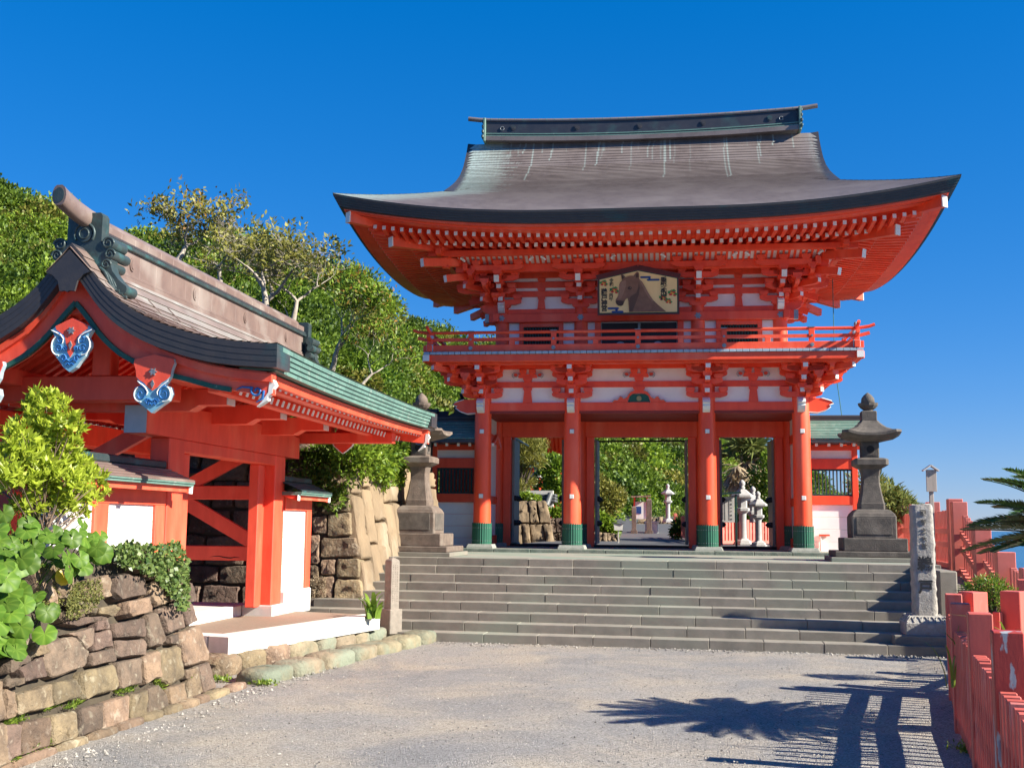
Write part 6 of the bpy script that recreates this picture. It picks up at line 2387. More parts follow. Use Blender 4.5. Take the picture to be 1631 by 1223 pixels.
# earlier stones of the same wall, this side of the frame
for r in range(4):
    y = 8.35
    while y > 5.6:
        w = wr3.uniform(.4, .75)
        z0_, h = .02 + r * .33, .32
        pillow([(y - w - 8.3 + .01, z0_), (y - 8.3 - .01, z0_), (y - 8.3 - .01, z0_ + h), (y - w - 8.3 + .01, z0_ + h)], Wo, Wy, Wz, Wn, .3, .06, jit=.008, rnd=wr3).build('stone', V['rock'], wall)
        y -= w
mb = MB()       # earth packed behind and between the stones
back = -.045
pr = [(-2.8, -.2), (4.0, -.2), (3.86, .55), (3.72, 1.25), (2.9, 1.72), (1.4, 1.62), (.6, 1.35), (-2.8, 1.35)]
mb.prism(pr, Wo + Wn * back, Wy, Wz, -Wn * .5)
mb.build('packed_earth', V['soil'], wall)
# planted bank behind the wall
mb = MB()
bk = []
for y in np.linspace(5.4, 12.6, 15):
    for x, z in ((-5.42, 1.22), (-5.75, 1.42), (-6.2, 1.45), (-6.7, 1.35), (-9.5, 1.5), (-14, 2.2)):
        bk.append((x, y, z + .06 * sin(y * 3 + x * 5) + (.15 if 9.5 < y < 12 and x > -6.3 else 0)))
nf = 6
fs = [(r * nf + i, (r + 1) * nf + i, (r + 1) * nf + i + 1, r * nf + i + 1) for r in range(14) for i in range(nf - 1)]
mb.add(bk, fs, 0, True)
mb.box(-14, -6.9, 5.4, 12.8, -.5, 1.2)
mb.box(-6.9, -5.6, 5.4, 12.5, -.5, 1.1)
structure(mb.build('planting_bank', V['soil']))

# ---- high stone wall behind the side gate
hw = thing('high_stone_wall', 'high tan masonry wall between the side gate and the left lantern, greenery on top', 'stone wall', (-6.2, 20, .4))
set_frame(0, 0, 0, TP)
Yh = 19.75
FST = '''760,560 860,545 862,660 780,660|868,540 1005,525 1015,670 862,680|755,670 815,665 815,830 800,850 758,845|825,690 1030,682 1060,745 1055,800 820,812|825,820 912,818 912,912 825,915|922,815 1060,812 1065,930 918,930|750,850 815,860 812,980 755,990|820,925 905,920 890,1085 800,1080|915,940 1070,945 1090,1090 893,1100|790,1095 925,1100 920,1160 790,1160|945,1110 1090,1100 1098,1170 940,1165|830,500 1000,430 1000,520 860,540 825,530|755,1000 790,1000 785,1130 750,1130|880,400 985,330 1000,425 890,470|780,420 875,400 880,470 830,495 790,490|870,290 950,260 985,325 880,390|700,400 775,420 785,540 720,550|650,250 760,240 770,400 660,390|770,250 865,280 870,390 775,405'''
invP = Matrix.Rotation(-TP, 4, 'Z')
hp_ = CUR @ Vector((0, Yh, 0))
hn_ = (CUR.to_3x3() @ Vector((0, -1, .10))).normalized()
hx_ = (CUR.to_3x3() @ Vector((1, 0, 0))).normalized()
hz_ = hx_.cross(-hn_) if hx_.cross(-hn_).z > 0 else -hx_.cross(-hn_)
set_frame()
for st in FST.split('|'):
    pts = []
    for p in st.split():
        x, y = map(float, p.split(','))
        q = at_plane(300 + x / 3.883, 680 + y / 3.883, hp_, hn_) - hp_
        pts.append((q.dot(hx_), q.dot(hz_)))
    pillow(pts, hp_, hx_, hz_, hn_, .35, .07, jit=.010, rnd=wr3).build('stone', V['rock'], hw)
# continuation behind the side gate in irregular courses, its shade put into darker stone
z = .25
while z < 3.4:
    h = wr3.uniform(.34, .62)
    x = -6.95
    while x > -11.5:
        w = wr3.uniform(.45, 1.0)
        g = .018
        pts = [(x - w + g, z + g + wr3.uniform(-.04, .04)), (x - g, z + g + wr3.uniform(-.04, .04)), (x - g + wr3.uniform(-.03, .03), z + h * .5), (x - g, z + h - g), (x - w / 2, z + h - g + wr3.uniform(-.03, .05)), (x - w + g, z + h - g), (x - w + g + wr3.uniform(-.03, .03), z + h * .5)]
        pillow(pts, hp_, hx_, hz_, hn_, .35, .07, jit=.012, rnd=wr3).build('stone', V['rockD'], hw)
        x -= w
    z += h
# sunlit flank of the wall: tall slabs of sandstone, leaning
fl0, fl1 = at_plane(583, 978, hp_, hn_), at_plane(549, 735, hp_, hn_)
back_dir = (CUR.to_3x3() @ Vector((.06, 1, 0)))
back_dir = Vector((.10, 1, 0)).normalized()
fz = (fl1 - fl0)
fnrm = back_dir.cross(fz.normalized())
fnrm = fnrm if fnrm.x > 0 else -fnrm
Hf = fz.length
fzn = fz.normalized()
x = 0.
lens = (.55, .5, .62, .55, .6, .7, .6, .6, .7)
for w in lens:
    z = 0.
    while z < Hf:
        h = min(wr3.uniform(.55, 1.3), Hf - z + .05)
        g = .012
        pts = [(x + g, z + g), (x + w - g + wr3.uniform(-.05, .05), z + g), (x + w - g + wr3.uniform(-.06, .06), z + h * .5), (x + w - g + wr3.uniform(-.05, .05), z + h - g), (x + g, z + h - g), (x + g + wr3.uniform(-.05, .05), z + h * .5)]
        pillow(pts, fl0, back_dir, fzn, fnrm, .3, .07, jit=.016, rnd=wr3).build('stone', V['cliff'], hw)
        z += h
    x += w
mb = MB()
e0 = fl0 - fnrm * .10
mb.add([e0, e0 + back_dir * 5.2, e0 + back_dir * 5.2 + fz, e0 + fz], [(0, 1, 2, 3)])
e1 = hp_ - hn_ * .06
mb.add([e0, e0 + fz, e0 + fz - hx_ * 8, e0 - hx_ * 8], [(0, 1, 2, 3)])
mb.build('packed_earth', V['soil'], hw)
# set-back wall on the terrace beside the lantern
tw = thing('terrace_wall', 'grey and tan masonry wall on the terrace behind the left lantern', 'stone wall', (-7.2, 25.2, 1.26))
TST = '''1090,310 1180,330 1185,500 1110,480|1185,320 1240,320 1245,420 1190,410|1190,420 1270,430 1275,560 1195,600|1250,310 1330,310 1335,450 1275,430|1280,450 1370,450 1375,580 1285,570|1120,490 1190,510 1195,740 1150,700|1200,600 1285,580 1290,680 1210,700|1210,700 1290,690 1290,745 1215,745|1335,310 1380,320 1385,450 1340,450|1290,585 1380,590 1380,740 1295,740'''
tp_, tn_, tx_, tz_ = Vector((0, 24.9, 0)), Vector((0, -1, .12)).normalized(), Vector((1, 0, 0)), Vector((0, .12, 1)).normalized()
for st in TST.split('|'):
    pts = []
    for p in st.split():
        x, y = map(float, p.split(','))
        q = at_plane(300 + x / 3.883, 680 + y / 3.883, tp_, tn_) - tp_
        pts.append((q.dot(tx_), q.dot(tz_)))
    pillow(pts, tp_, tx_, tz_, tn_, .3, .08, jit=.012, rnd=wr3).build('stone', V['rock'], tw)
mb = MB()
mb.box(-10, -5.65, 25.05, 27.5, 1.0, 3.9)
mb.build('packed_earth', V['soil'], tw)
# earth above the high wall, rising into the wooded slope
mb = MB()
mb.add([(-12, 19.8, 3.3), (-6.3, 19.9, 3.2), (-5.9, 25.2, 3.4), (-6.2, 27.5, 3.8), (-12, 27.5, 4.6), (-30, 27.5, 7), (-30, 12.7, 3.5), (-12, 12.7, 2.0)], [(0, 1, 2, 3, 4, 7), (7, 4, 5, 6)], 0, False)
structure(mb.build('upper_bank', V['soil']))

# ================================================================== plants on the left
def leaf_obj(name, label, cat, P, D, N, tone, L, Wd, mat, parent=None, kind=None):
    o = link(name, leaf_mesh(name, P, D, N, tone, L, Wd, [mat]), parent)
    if label:
        tag(o, label, cat)
    if kind:
        o['kind'] = kind
    return o
def rosettes(centres, dirs, k, spread=.55):
    """k leaves fanning out of each tip"""
    P, D, N = [], [], []
    for c, d in zip(centres, dirs):
        d = np.array(d, float)
        dd = norm(d[None] * .55 + rng.normal(size=(k, 3)) * spread + np.array([0, 0, .30]))
        P.append(np.repeat(np.array(c)[None], k, 0) + rng.normal(size=(k, 3)) * .012)
        D.append(dd)
        N.append(norm(np.cross(np.cross(dd, d[None] + np.array([0, 0, .4])), dd) + rng.normal(size=(k, 3)) * .2))
    return np.concatenate(P), np.concatenate(D), np.concatenate(N)
# tall shrub
sb = at_x(66, 880, -5.75)
sbz = 1.40
limbs, tips = branch_tree((sb.x, sb.y, sbz), 1.75, 5, .80, .030, (.03, .05), 12, (2, 3), 4, .20, .5, .74, .34)
shrub = thing('shrub', 'bright yellow-green shrub with rosettes of leaves in front of the low wall', 'shrub', (sb.x, sb.y, sbz))
mb = MB()
for pts, rad, lev in limbs:
    mb.tube(pts, [max(.003, r) for r in rad], 5)
mb.build('stem', V['twig'], shrub)
cen, rad_ = [], []
for (px, py, r) in ((72, 655, .20), (50, 690, .20), (95, 690, .22), (70, 720, .24), (112, 718, .13), (38, 730, .20), (95, 745, .2), (60, 765, .22), (118, 748, .16), (135, 772, .17), (20, 740, .2), (100, 780, .2), (150, 765, .10), (30, 780, .18), (130, 800, .16), (75, 800, .16), (155, 790, .09), (95, 815, .15), (40, 815, .14), (125, 825, .10), (10, 770, .16), (30, 700, .10)):
    q = at_x(px, py, sb.x + random.uniform(-.22, .22))
    cen.append(np.array(q))
    rad_.append(r)
tp_c, tp_d = [], []
for c, r in zip(cen, rad_):
    k = int(46 * (r / .2) ** 2)
    d = rand_dirs(k)
    d[:, 2] = np.abs(d[:, 2]) * .9 + .05 * d[:, 2]
    d = norm(d)
    p = c + d * r * (.6 + .45 * rng.random((k, 1)))
    tp_c.extend(list(p))
    tp_d.extend(list(norm(d + np.array([.15, -.1, .35]))))
Pq, Dq, Nq = rosettes(tp_c, tp_d, 8)
leaf_obj('foliage', None, None, Pq, Dq, Nq, np.clip(.30 + .6 * (rng.random(len(Pq))) + .15 * Dq[:, 2], 0, 1), .088, .036, LF['shrub'], shrub)
mb = MB()
for c in cen:
    for k in range(3):
        e = Vector(c) + Vector((random.uniform(-.1, .1), random.uniform(-.1, .1), random.uniform(-.05, .1)))
        s0 = Vector((sb.x + random.uniform(-.05, .05), sb.y + random.uniform(-.05, .05), max(sbz + .3, e.z - .45)))
        mb.tube([s0, (s0 + e) / 2 + Vector((0, 0, -.04)), e], [.009, .006, .003], 4)
mb.build('twig', V['twig'], shrub)
# dark bush further left behind the shrub
def bush(name, label, cs, rs, per, L, Wd, mat, tone_shift=0., parent_cat='bush', trunk=None, inner=True, squash=.85):
    t = thing(name, label, parent_cat, (cs[0][0], cs[0][1], cs[0][2] - rs[0]))
    P_, D_, N_, T_ = cloud_leaves(cs, rs, per, L, Wd, squash=squash)
    leaf_obj('foliage', None, None, P_, D_, N_, np.clip(T_ + tone_shift, 0, 1), L, Wd, mat, t)
    if trunk:
        mb = MB()
        for c in cs:
            mb.tube([Vector(trunk), (Vector(trunk) + Vector(c)) / 2 + Vector((.05, 0, .1)), Vector(c)], [.05, .035, .012], 5)
        mb.build('stem', V['bark'], t)
    return t
bush('bush', 'dark green bush at the left edge below the side gate eaves', [(-10.6, 14.2, 2.9), (-11.4, 13.6, 3.1), (-10.9, 13.3, 2.3)], [.75, .8, .7], [900, 900, 700], .11, .06, LF['forest'], -.1, trunk=(-10.9, 13.8, 1.5))
# leopard plants: big round leaves, each one a part
def big_leaf_mesh(r, seed):
    rr = random.Random(seed)
    mb = MB()
    nA = 26
    rings_ = []
    for k, q in enumerate((0.02, .35, .7, .9, 1.0)):
        ring = []
        for i in range(nA):
            a = -pi / 2 + .30 + (2 * pi - .60) * i / (nA - 1)
            ra = r * q * (1 + .035 * sin(9 * a + seed) * (q > .8)) * (1 - .16 * (abs(a + pi / 2) < .6 or abs(a - 1.5 * pi) < .6) * 0)
            z = -.10 * r * q * q + .22 * r * q * (1 - q) + .05 * r * sin(5 * a + seed) * q ** 2 + rr.gauss(0, .006 * r)
            ring.append(Vector((ra * cos(a), ra * sin(a), z)))
        rings_.append(ring)
    mb.rings(rings_, 0, True, (False, False), closed=False)
    me = mb.mesh('leaf', [LF['gloss']])
    at_ = me.attributes.new('tone', 'FLOAT', 'POINT')
    at_.data.foreach_set('value', np.array([.10 + .30 * (1 - hypot(v[0], v[1]) / r) + .38 * ((i % 26) % 4 == 0) for i, v in enumerate(mb.v)], dtype=np.float32))
    return me
LM = [big_leaf_mesh(.088, s) for s in range(6)]
def leopard(label, spots, seed):
    rr = random.Random(seed)
    pts = [(at_plane(x, y, Wo + Wn * off, Wn), s) for x, y, off, s in spots]
    bx = sum((p.x for p, s in pts)) / len(pts)
    by = sum((p.y for p, s in pts)) / len(pts)
    bz = min(p.z for p, s in pts) - .1
    t = thing('leopard_plant', label, 'plant', (bx - .2, by, bz))
    for p, s in pts:
        # leaf faces up, outwards, and a little towards the light
        nrm = Vector((rr.uniform(-.1, .9), rr.uniform(-1.0, .2), rr.uniform(.1, .95))).normalized()
        tipd = Vector((rr.uniform(.2, .7), rr.uniform(-.5, .3), -.7))
        yv = (tipd - nrm * tipd.dot(nrm)).normalized()
        xv = yv.cross(nrm)
        m_ = Matrix((xv, yv, nrm)).transposed().to_4x4()
        m_.translation = p
        lf = link('leaf', LM[rr.randrange(6)], t, m_ @ Matrix.Diagonal((s, s, s, 1)))
        mb = MB()
        root = Vector((p.x - .25, p.y + rr.uniform(-.1, .1), max(bz, p.z - .28)))
        q0 = p - yv * .02 * s
        mb.tube([root, (root + q0) / 2 + Vector((0, 0, .05)), q0 - nrm * .004], [.006, .005, .004], 5)
        mb.build('leaf_stalk', LF['gloss'], lf)
    return t
rl = random.Random(8)
def spots(poly, k, s=(.75, 1.25), off=(.10, .40)):
    xs = [p[0] for p in poly]
    ys = [p[1] for p in poly]
    out = []
    while len(out) < k:
        x, y = rl.uniform(min(xs), max(xs)), rl.uniform(min(ys), max(ys))
        ins = False
        for i in range(len(poly)):
            (x1, y1), (x2, y2) = poly[i], poly[(i + 1) % len(poly)]
            if (y1 > y) != (y2 > y) and x < (x2 - x1) * (y - y1) / (y2 - y1) + x1:
                ins = not ins
        if ins:
            out.append((x, y, rl.uniform(*off), rl.uniform(*s)))
    return out
leopard('large round glossy leaves spilling over the wall at the left edge of the picture', spots([(-15, 880), (35, 870), (60, 930), (55, 960), (95, 960), (85, 1005), (25, 1045), (-15, 1040)], 44, (.8, 1.3)), 1)
leopard('large round-leaved plant below the shrub, in front of the white boards', spots([(60, 835), (110, 820), (160, 840), (172, 885), (150, 925), (110, 915), (75, 880)], 30, (.75, 1.15)), 2)
leopard('round-leaved plant among the long grass under the shrub', spots([(0, 815), (55, 835), (70, 870), (55, 905), (-10, 890)], 24, (.7, 1.1)), 3)
yl = thing('yellow_leaf', 'single yellowed leaf hanging over the upper stones of the foreground wall', 'leaf', at_plane(101, 918, Wo + Wn * .3, Wn))
me = big_leaf_mesh(.075, 9)
me.materials[0] = LF['yellow']
p = at_plane(101, 918, Wo + Wn * .3, Wn)
xv, yv, nv = Vector((.4, .9, 0)).normalized(), Vector((.2, -.1, -1)).normalized(), Vector((1, -.5, .2)).normalized()
yv = (yv - nv * yv.dot(nv)).normalized()
xv = yv.cross(nv)
m_ = Matrix((xv, yv, nv)).transposed().to_4x4()
m_.translation = p
link('blade', me, yl, m_)
# long grass
def grass(name, label, bases, k, h, wd, mat, lean=(0, 0), seed=1, cat='grass'):
    rr = np.random.default_rng(seed)
    vs, fs, tn = [], [], []
    for b in bases:
        for _ in range(k):
            a = rr.random() * 6.283
            L = h * (.55 + .6 * rr.random())
            out = .25 + .65 * rr.random()
            dirv = np.array([cos(a) * out + lean[0], sin(a) * out + lean[1], 0.])
            sv = np.array([-sin(a), cos(a), 0]) * wd * (.6 + .6 * rr.random())
            p0 = np.array(b) + np.array([rr.normal() * .05, rr.normal() * .05, 0])
            i0 = len(vs)
            tone = rr.random()
            for j in range(6):
                u = j / 5
                p = p0 + dirv * L * u ** 1.8 * .8 + np.array([0, 0, L * (u - .38 * u ** 3)])
                w_ = (1 - u ** 2.2) * .5 + .02
                vs += [p - sv * w_, p + sv * w_]
                tn += [tone, tone]
            for j in range(5):
                q = i0 + 2 * j
                fs.append((q, q + 1, q + 3, q + 2))
    o = link(name, mesh_np(name, np.array(vs), np.array(fs), [mat], np.array(tn)))
    return tag(o, label, cat)
g0 = [at_x(x, 850, -5.75) for x in (2, 12, 25, -8, 38)]
grass('grass_clump', 'clump of long arching grass blades at the left edge under the shrub', [(p.x, p.y, 1.40) for p in g0], 16, .95, .016, LF['grass'], (.1, -.1), 5, 'grass')
# ivy over the end of the wall, moss cushions, tufts in the joints
def mat_leaves(label, name, poly, k, L, Wd, mat, cat, off=(.02, .14), face=.5, tone=.45):
    sp = spots(poly, k, (1, 1), off)
    P_ = np.array([at_plane(x, y, Wo + Wn * o_, Wn) for x, y, o_, s in sp])
    D_ = norm(rng.normal(size=(k, 3)) * .7 + np.array([.45, -.2, -.25]))
    N_ = norm(rng.normal(size=(k, 3)) * .5 + np.array([.7, -.3, .6]))
    return leaf_obj(name, label, cat, P_, D_, N_, np.clip(tone + rng.normal(size=k) * .28, 0, 1), L, Wd, mat)
mat_leaves('small-leaved ivy hanging over the right end of the foreground wall', 'ivy', [(178, 872), (205, 862), (240, 868), (285, 862), (298, 890), (300, 950), (298, 975), (285, 968), (262, 935), (240, 915), (215, 905), (190, 900)], 2400, .048, .042, LF['ivy'], 'ivy', (.03, .26))
mat_leaves('cushion of moss on the upper stones under the round-leaved plant', 'moss', [(110, 930), (160, 920), (164, 950), (150, 968), (120, 985), (105, 985)], 1900, .026, .013, LF['moss'], 'moss', (.06, .16))
mat_leaves('thin dry moss clinging to the upper left stones of the wall', 'moss', [(60, 895), (95, 900), (105, 950), (80, 985), (60, 950)], 1000, .026, .013, LF['moss'], 'moss', (.04, .10), tone=.7)
tufts = [(28, 1148), (75, 1128), (120, 1120), (190, 1102), (207, 1098), (75, 1185), (25, 1205), (50, 1192), (250, 1085), (255, 1095), (110, 1125), (15, 1150), (305, 1075)]
P_, D_, N_ = [], [], []
for (x, y) in tufts:
    k = 60
    c = np.array(at_plane(x, y, Wo + Wn * .01, Wn))
    P_.append(c + rng.normal(size=(k, 3)) * np.array([.012, .06, .012]))
    D_.append(norm(rng.normal(size=(k, 3)) * .5 + np.array([.6, 0, .7])))
    N_.append(rand_dirs(k))
P_, D_, N_ = map(np.concatenate, (P_, D_, N_))
stuff(leaf_obj('joint_moss', None, None, P_, D_, N_, rng.random(len(P_)), .04, .012, LF['grass']), 'small tufts of grass and moss in the joints of the wall', 'moss')
# shrubbery over the high wall: hanging greens
def at_hw(x, y, off):
    return np.array(at_plane(x, y, hp_ + hn_ * off, hn_))
hc = [at_hw(x, y, o_) for x, y, o_ in ((492, 745, -.2), (515, 735, -.2), (505, 770, .1), (530, 765, .1), (528, 795, .15), (480, 775, -.3), (545, 745, -.3), (520, 720, -.5))]
bush('hanging_bush', 'dark leafy bush hanging over the high stone wall right of the side gate', hc, [.42, .42, .36, .34, .26, .36, .34, .45], [700, 700, 600, 500, 350, 500, 450, 500], .10, .055, LF['forest'], .02)
hc = [np.array(at_y(x, y, Y_)) for x, y, Y_ in ((570, 735, 20.5), (595, 745, 21.5), (610, 720, 22), (585, 715, 21), (625, 735, 23), (560, 715, 20.2), (600, 760, 21.8), (622, 762, 22.8), (632, 715, 23.5), (575, 690, 21.5), (610, 690, 22.5))]
bush('hanging_bush', 'light green leafy creeper on top of the sunlit flank of the high wall', hc, [.45, .42, .46, .45, .42, .4, .34, .28, .4, .5, .5], [650] * 11, .11, .06, LF['bright'], .05)
pq = at_hw(594, 955, .2)
grass('weed', 'broad-leaved weed between the high wall and the small stone post', [tuple(at_z(596, 985, .42)), tuple(at_z(590, 985, .42))], 7, .62, .085, LF['gloss'], (0, 0), 9, 'weed')
P_ = np.array([at_plane(300 + x / 3.883, 680 + y / 3.883, hp_ + hn_ * .12, hn_) for x, y in zip(rng.uniform(765, 850, 500), rng.uniform(930, 1060, 500))])
leaf_obj('dry_weed', 'pale dry weed stalks against the high wall by the white boards', 'weed', P_, norm(rng.normal(size=(500, 3)) + np.array([0, 0, .6])), rand_dirs(500), rng.random(500), .05, .008, LF['straw'])
k = 500
P_ = np.concatenate([np.array(at_z(x, y, .02))[None] + rng.normal(size=(90, 3)) * np.array([.06, .06, .01]) for x, y in ((422, 1088), (352, 1082), (1552, 1187), (1540, 1195))])
D_ = norm(rng.normal(size=P_.shape) * .6 + np.array([0, 0, .8]))
stuff(leaf_obj('ground_weed', None, None, P_, D_, rand_dirs(len(P_)), rng.random(len(P_)), .05, .022, LF['grass']), 'small green weeds at the edge of the gravel', 'weed')

# ================================================================== fences on the right
set_frame()
def fence(name, label, pts, post_h, pick_h, mat, pw=.115, kw=.032, kd=.05, gap=.165, rails=((.42, .05), (.63, .05)), base=True, special=None, lastpost=True):
    t = thing(name, label, 'fence', pts[0])
    for i, p in enumerate(pts):
        p = Vector(p)
        if i == len(pts) - 1 and not lastpost:
            continue
        nx = Vector(pts[min(i + 1, len(pts) - 1)]) - Vector(pts[max(i - 1, 0)])
        a = atan2(nx.y, nx.x)
        mb = MB()
        h = post_h[i] if hasattr(post_h, '__len__') else post_h
        mb.box(-pw, pw, -pw, pw, -.15, h, 0, .008)
        o = mb.build('post', (special or {}).get(i, mat), t, T(p.x, p.y, p.z, a))
    for i in range(len(pts) - 1):
        a_, b_ = Vector(pts[i]), Vector(pts[i + 1])
        flat_ = Vector((b_.x - a_.x, b_.y - a_.y, 0))
        L = flat_.length
        u = flat_.normalized()
        v = Vector((-u.y, u.x, 0))
        ang = atan2(u.y, u.x)
        for (zr_, hh) in rails:
            mb = MB()
            mb.beam(a_ + u * pw + Vector((0, 0, zr_)), b_ - u * pw + Vector((0, 0, zr_)), .05, hh * 2, 0)
            mb.build('rail', mat, t)
        if base:
            mb = MB()
            mb.beam(a_ + u * pw + Vector((0, 0, .09)), b_ - u * pw + Vector((0, 0, .09)), .12, .10, 0)
            mb.build('base_rail', mat, t)
        k = max(1, int((L - 2 * pw) / gap))
        for j in range(k):
            s = pw + (L - 2 * pw) * (j + .5) / k
            q = a_ + (b_ - a_) * (s / L)
            mb = MB()
            hh = pick_h + random.uniform(-.012, .012)
            mb.box(-kw, kw, pw - .015 - 2 * kd, pw - .015, .05, hh, 0, .006)
            mb.build('picket', mat, t, T(q.x, q.y, q.z, ang + random.uniform(-.03, .03), ry=random.uniform(-.012, .012)))
    return t
near = [(1.78, 5.5, 0), (2.12, 7.4, 0), (2.48, 9.35, 0), (2.86, 11.45, 0), (3.33, 13.6, 0)]
fence('fence', 'weathered red picket fence with thick posts along the right edge of the gravel', near, (1.3, 1.29, 1.26, 1.2, 1.17), .95, V['fence'], special={1: V['peel']}, pw=.09, kw=.024)
fence('fence', 'red picket fence curving away behind the cycad towards the ramp', [(3.58, 13.74, 0), (4.12, 14.05, 0), (4.85, 15.4, 0), (5.25, 17.3, 0)], 1.19, .95, V['fence'])
pA, pB, pC = at_y(1403, 808, 36.), at_y(1435, 803, 33.), at_y(1520, 797, 24.)
up_pts = [(pA.x, 36., 1.05), (pB.x, 33., 1.05), ((pB.x * 2 + pC.x) / 3, 30., 1.05), ((pB.x + pC.x * 2) / 3, 27., 1.05), (pC.x, 24., 1.05)]
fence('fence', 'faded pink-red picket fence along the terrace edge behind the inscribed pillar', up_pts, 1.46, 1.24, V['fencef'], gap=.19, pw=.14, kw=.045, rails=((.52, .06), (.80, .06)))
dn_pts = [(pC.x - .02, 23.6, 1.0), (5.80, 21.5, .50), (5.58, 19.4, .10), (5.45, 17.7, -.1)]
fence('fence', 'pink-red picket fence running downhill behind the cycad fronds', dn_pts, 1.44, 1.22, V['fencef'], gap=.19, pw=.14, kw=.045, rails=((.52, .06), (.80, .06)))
# slope carrying that fence
mb = MB()
mb.add([(4.6, 24.2, 1.08), (6.6, 24.2, 1.08), (6.1, 17.0, -.10), (4.6, 17.0, -.06), (6.6, 24.2, -3), (6.1, 17, -3), (7.2, 36, 1.08), (5.5, 36, 1.08), (7.2, 36, -3)],
       [(3, 2, 1, 0), (1, 2, 5, 4), (0, 1, 6, 7), (1, 4, 8, 6)])
structure(mb.build('side_ramp', V['step']))
mb = MB()
mb.box(4.42, 4.70, 18.9, 21.2, -.3, 1.235, 0, .02)
structure(mb.build('step_cheek', V['step']))
# ---- wooden marker post with little roof
sg_ = at_y(1484, 800, 23.6)
sgn = thing('wooden_sign', 'slender wooden signboard with a tiny gable roof on a post behind the terrace fence', 'sign', (sg_.x, 23.6, 1.2))
zt = at_y(1484, 741, 23.6).z
mb = MB()
mb.box(sg_.x - .035, sg_.x + .045, 23.6, 23.66, 1.0, zt - .10, 0, .006)
mb.build('post', V['wood'], sgn)
mb = MB()
mb.box(sg_.x - .095, sg_.x + .105, 23.565, 23.60, zt - .53, zt - .09, 0, .004)
mb.build('board', V['wood'], sgn)
mb = MB()
for s in (-1, 1):
    mb.beam((sg_.x, 23.6, zt), (sg_.x + s * .155, 23.6, zt - .11), .16, .025)
mb.build('gable_cap', V['conc'], sgn)
# ---- cycad: trunk off to the right, fronds arching into the picture
cy = Vector((4.16, 11.25, 1.82))
cyc = thing('cycad', 'cycad with stiff dark green feather fronds reaching in from the right edge', 'cycad', (cy.x, cy.y, 0))
mb = MB()
rs_ = []
for i, z in enumerate(np.linspace(-.05, cy.z - .02, 22)):
    r = .17 + (.02 if i % 2 else -.015) - .02 * (z / 1.6)
    rs_.append([Vector((cy.x + r * (1 + .08 * sin(9 * a)) * cos(a), cy.y + r * (1 + .08 * sin(9 * a)) * sin(a), z)) for a in np.linspace(0, 2 * pi, 19)[:-1]])
mb.rings(rs_, 0, False)
mb.build('trunk', V['bark'], cyc)
def frond(az, el, L, droop, seed):
    rr = np.random.default_rng(seed)
    n_ = 84
    pts, dirs = [], []
    for i in range(n_ + 1):
        u = i / n_
        e = el - droop * u ** 1.4
        d = np.array([cos(az) * cos(e), sin(az) * cos(e), sin(e)])
        pts.append(np.array(cy) + np.array([cos(az), sin(az), 0]) * .10 if i == 0 else pts[-1] + d * L / n_)
        dirs.append(d)
    pts, dirs = np.array(pts), np.array(dirs)
    side = norm(np.cross(dirs, np.array([0, 0, 1.])))
    upv = np.cross(side, dirs)
    P_, D_, N_, Le = [], [], [], []
    for i in range(6, n_ + 1):
        u = i / n_
        for s in (-1, 1):
            ll = .25 * (sin(pi * (u * .86 + .10))) ** .7 * (L / 1.3)
            P_.append(pts[i])
            D_.append(side[i] * s * .80 + dirs[i] * (.38 + .4 * u) + upv[i] * .42 + rr.normal(size=3) * .05)
            N_.append(upv[i] - side[i] * s * .5)
            Le.append(ll)
    P_, D_, N_, Le = np.array(P_), norm(np.array(D_)), norm(np.array(N_)), np.array(Le)
    v, f_ = leaf_quads(P_, D_, N_, Le, .019, .1)
    tone = np.repeat(np.clip(.35 + rr.normal(size=len(P_)) * .15 + (.25 if el > .5 else 0), 0, 1), 4)
    fr_ = link('frond', mesh_np('frond', v, f_, [LF['cycad']], tone), cyc)
    mb = MB()
    mb.tube([Vector(p) for p in pts[::6]], [.012 - .009 * k / len(pts[::6]) for k in range(len(pts[::6]))], 5)
    mb.build('midrib', LF['cycad'], fr_)
fr_r = random.Random(6)
for i in range(66):
    az = 2 * pi * i / 66 + fr_r.uniform(-.08, .08)
    lay = i % 3
    frond(az, (.05, .42, .85)[lay] + fr_r.uniform(-.12, .12), fr_r.uniform(1.0, 1.22), (.30, .55, .70)[lay] + fr_r.uniform(-.1, .1), 100 + i)
# ---- clipped little shrub, reeds and a blue bin by the ramp
bc = at_y(1572, 938, 14.9)
bush('low_shrub', 'low clipped shrub with fine yellowish leaves between the red fences', [tuple(bc + Vector((dx, dy, dz))) for dx, dy, dz in ((0, 0, -.05), (-.16, 0, -.10), (.2, .05, -.12), (.05, -.1, .02))], [.26, .2, .22, .18], [1300, 900, 900, 700], .045, .012, LF['bright'], -.1, 'shrub', trunk=(bc.x, bc.y, .2))
rp = [at_y(1612, 1010, 9.9), at_y(1622, 1010, 10.1), at_y(1634, 1010, 9.7), at_y(1603, 1000, 10.3)]
grass('reed', 'tall bright green reed blades rising behind the near fence at the right edge', [(p.x, p.y, .55) for p in rp], 8, .95, .030, LF['grass'], (-.1, 0), 13, 'reed')
grass('reed', 'reed shoots behind the fence corner below the cycad', [(p.x - .15, p.y + 1.2, .45) for p in rp[:2]], 6, .8, .022, LF['grass'], (-.15, 0), 14, 'reed')
bb_ = at_y(1531, 950, 17.2)
bn = thing('bin', 'small dark blue plastic bin in the shade behind the inscribed pillar', 'bin', (bb_.x, 17.2, .6))
mb = MB()
mb.sq([(.13, .45), (.15, .86)], (bb_.x, 17.2, 0), 0, .15)
mb.build('body', V['binblue'], bn)
mb = MB()
mb.sq([(.165, .86), (.165, .90), (.12, .93)], (bb_.x, 17.2, 0), 0, .15)
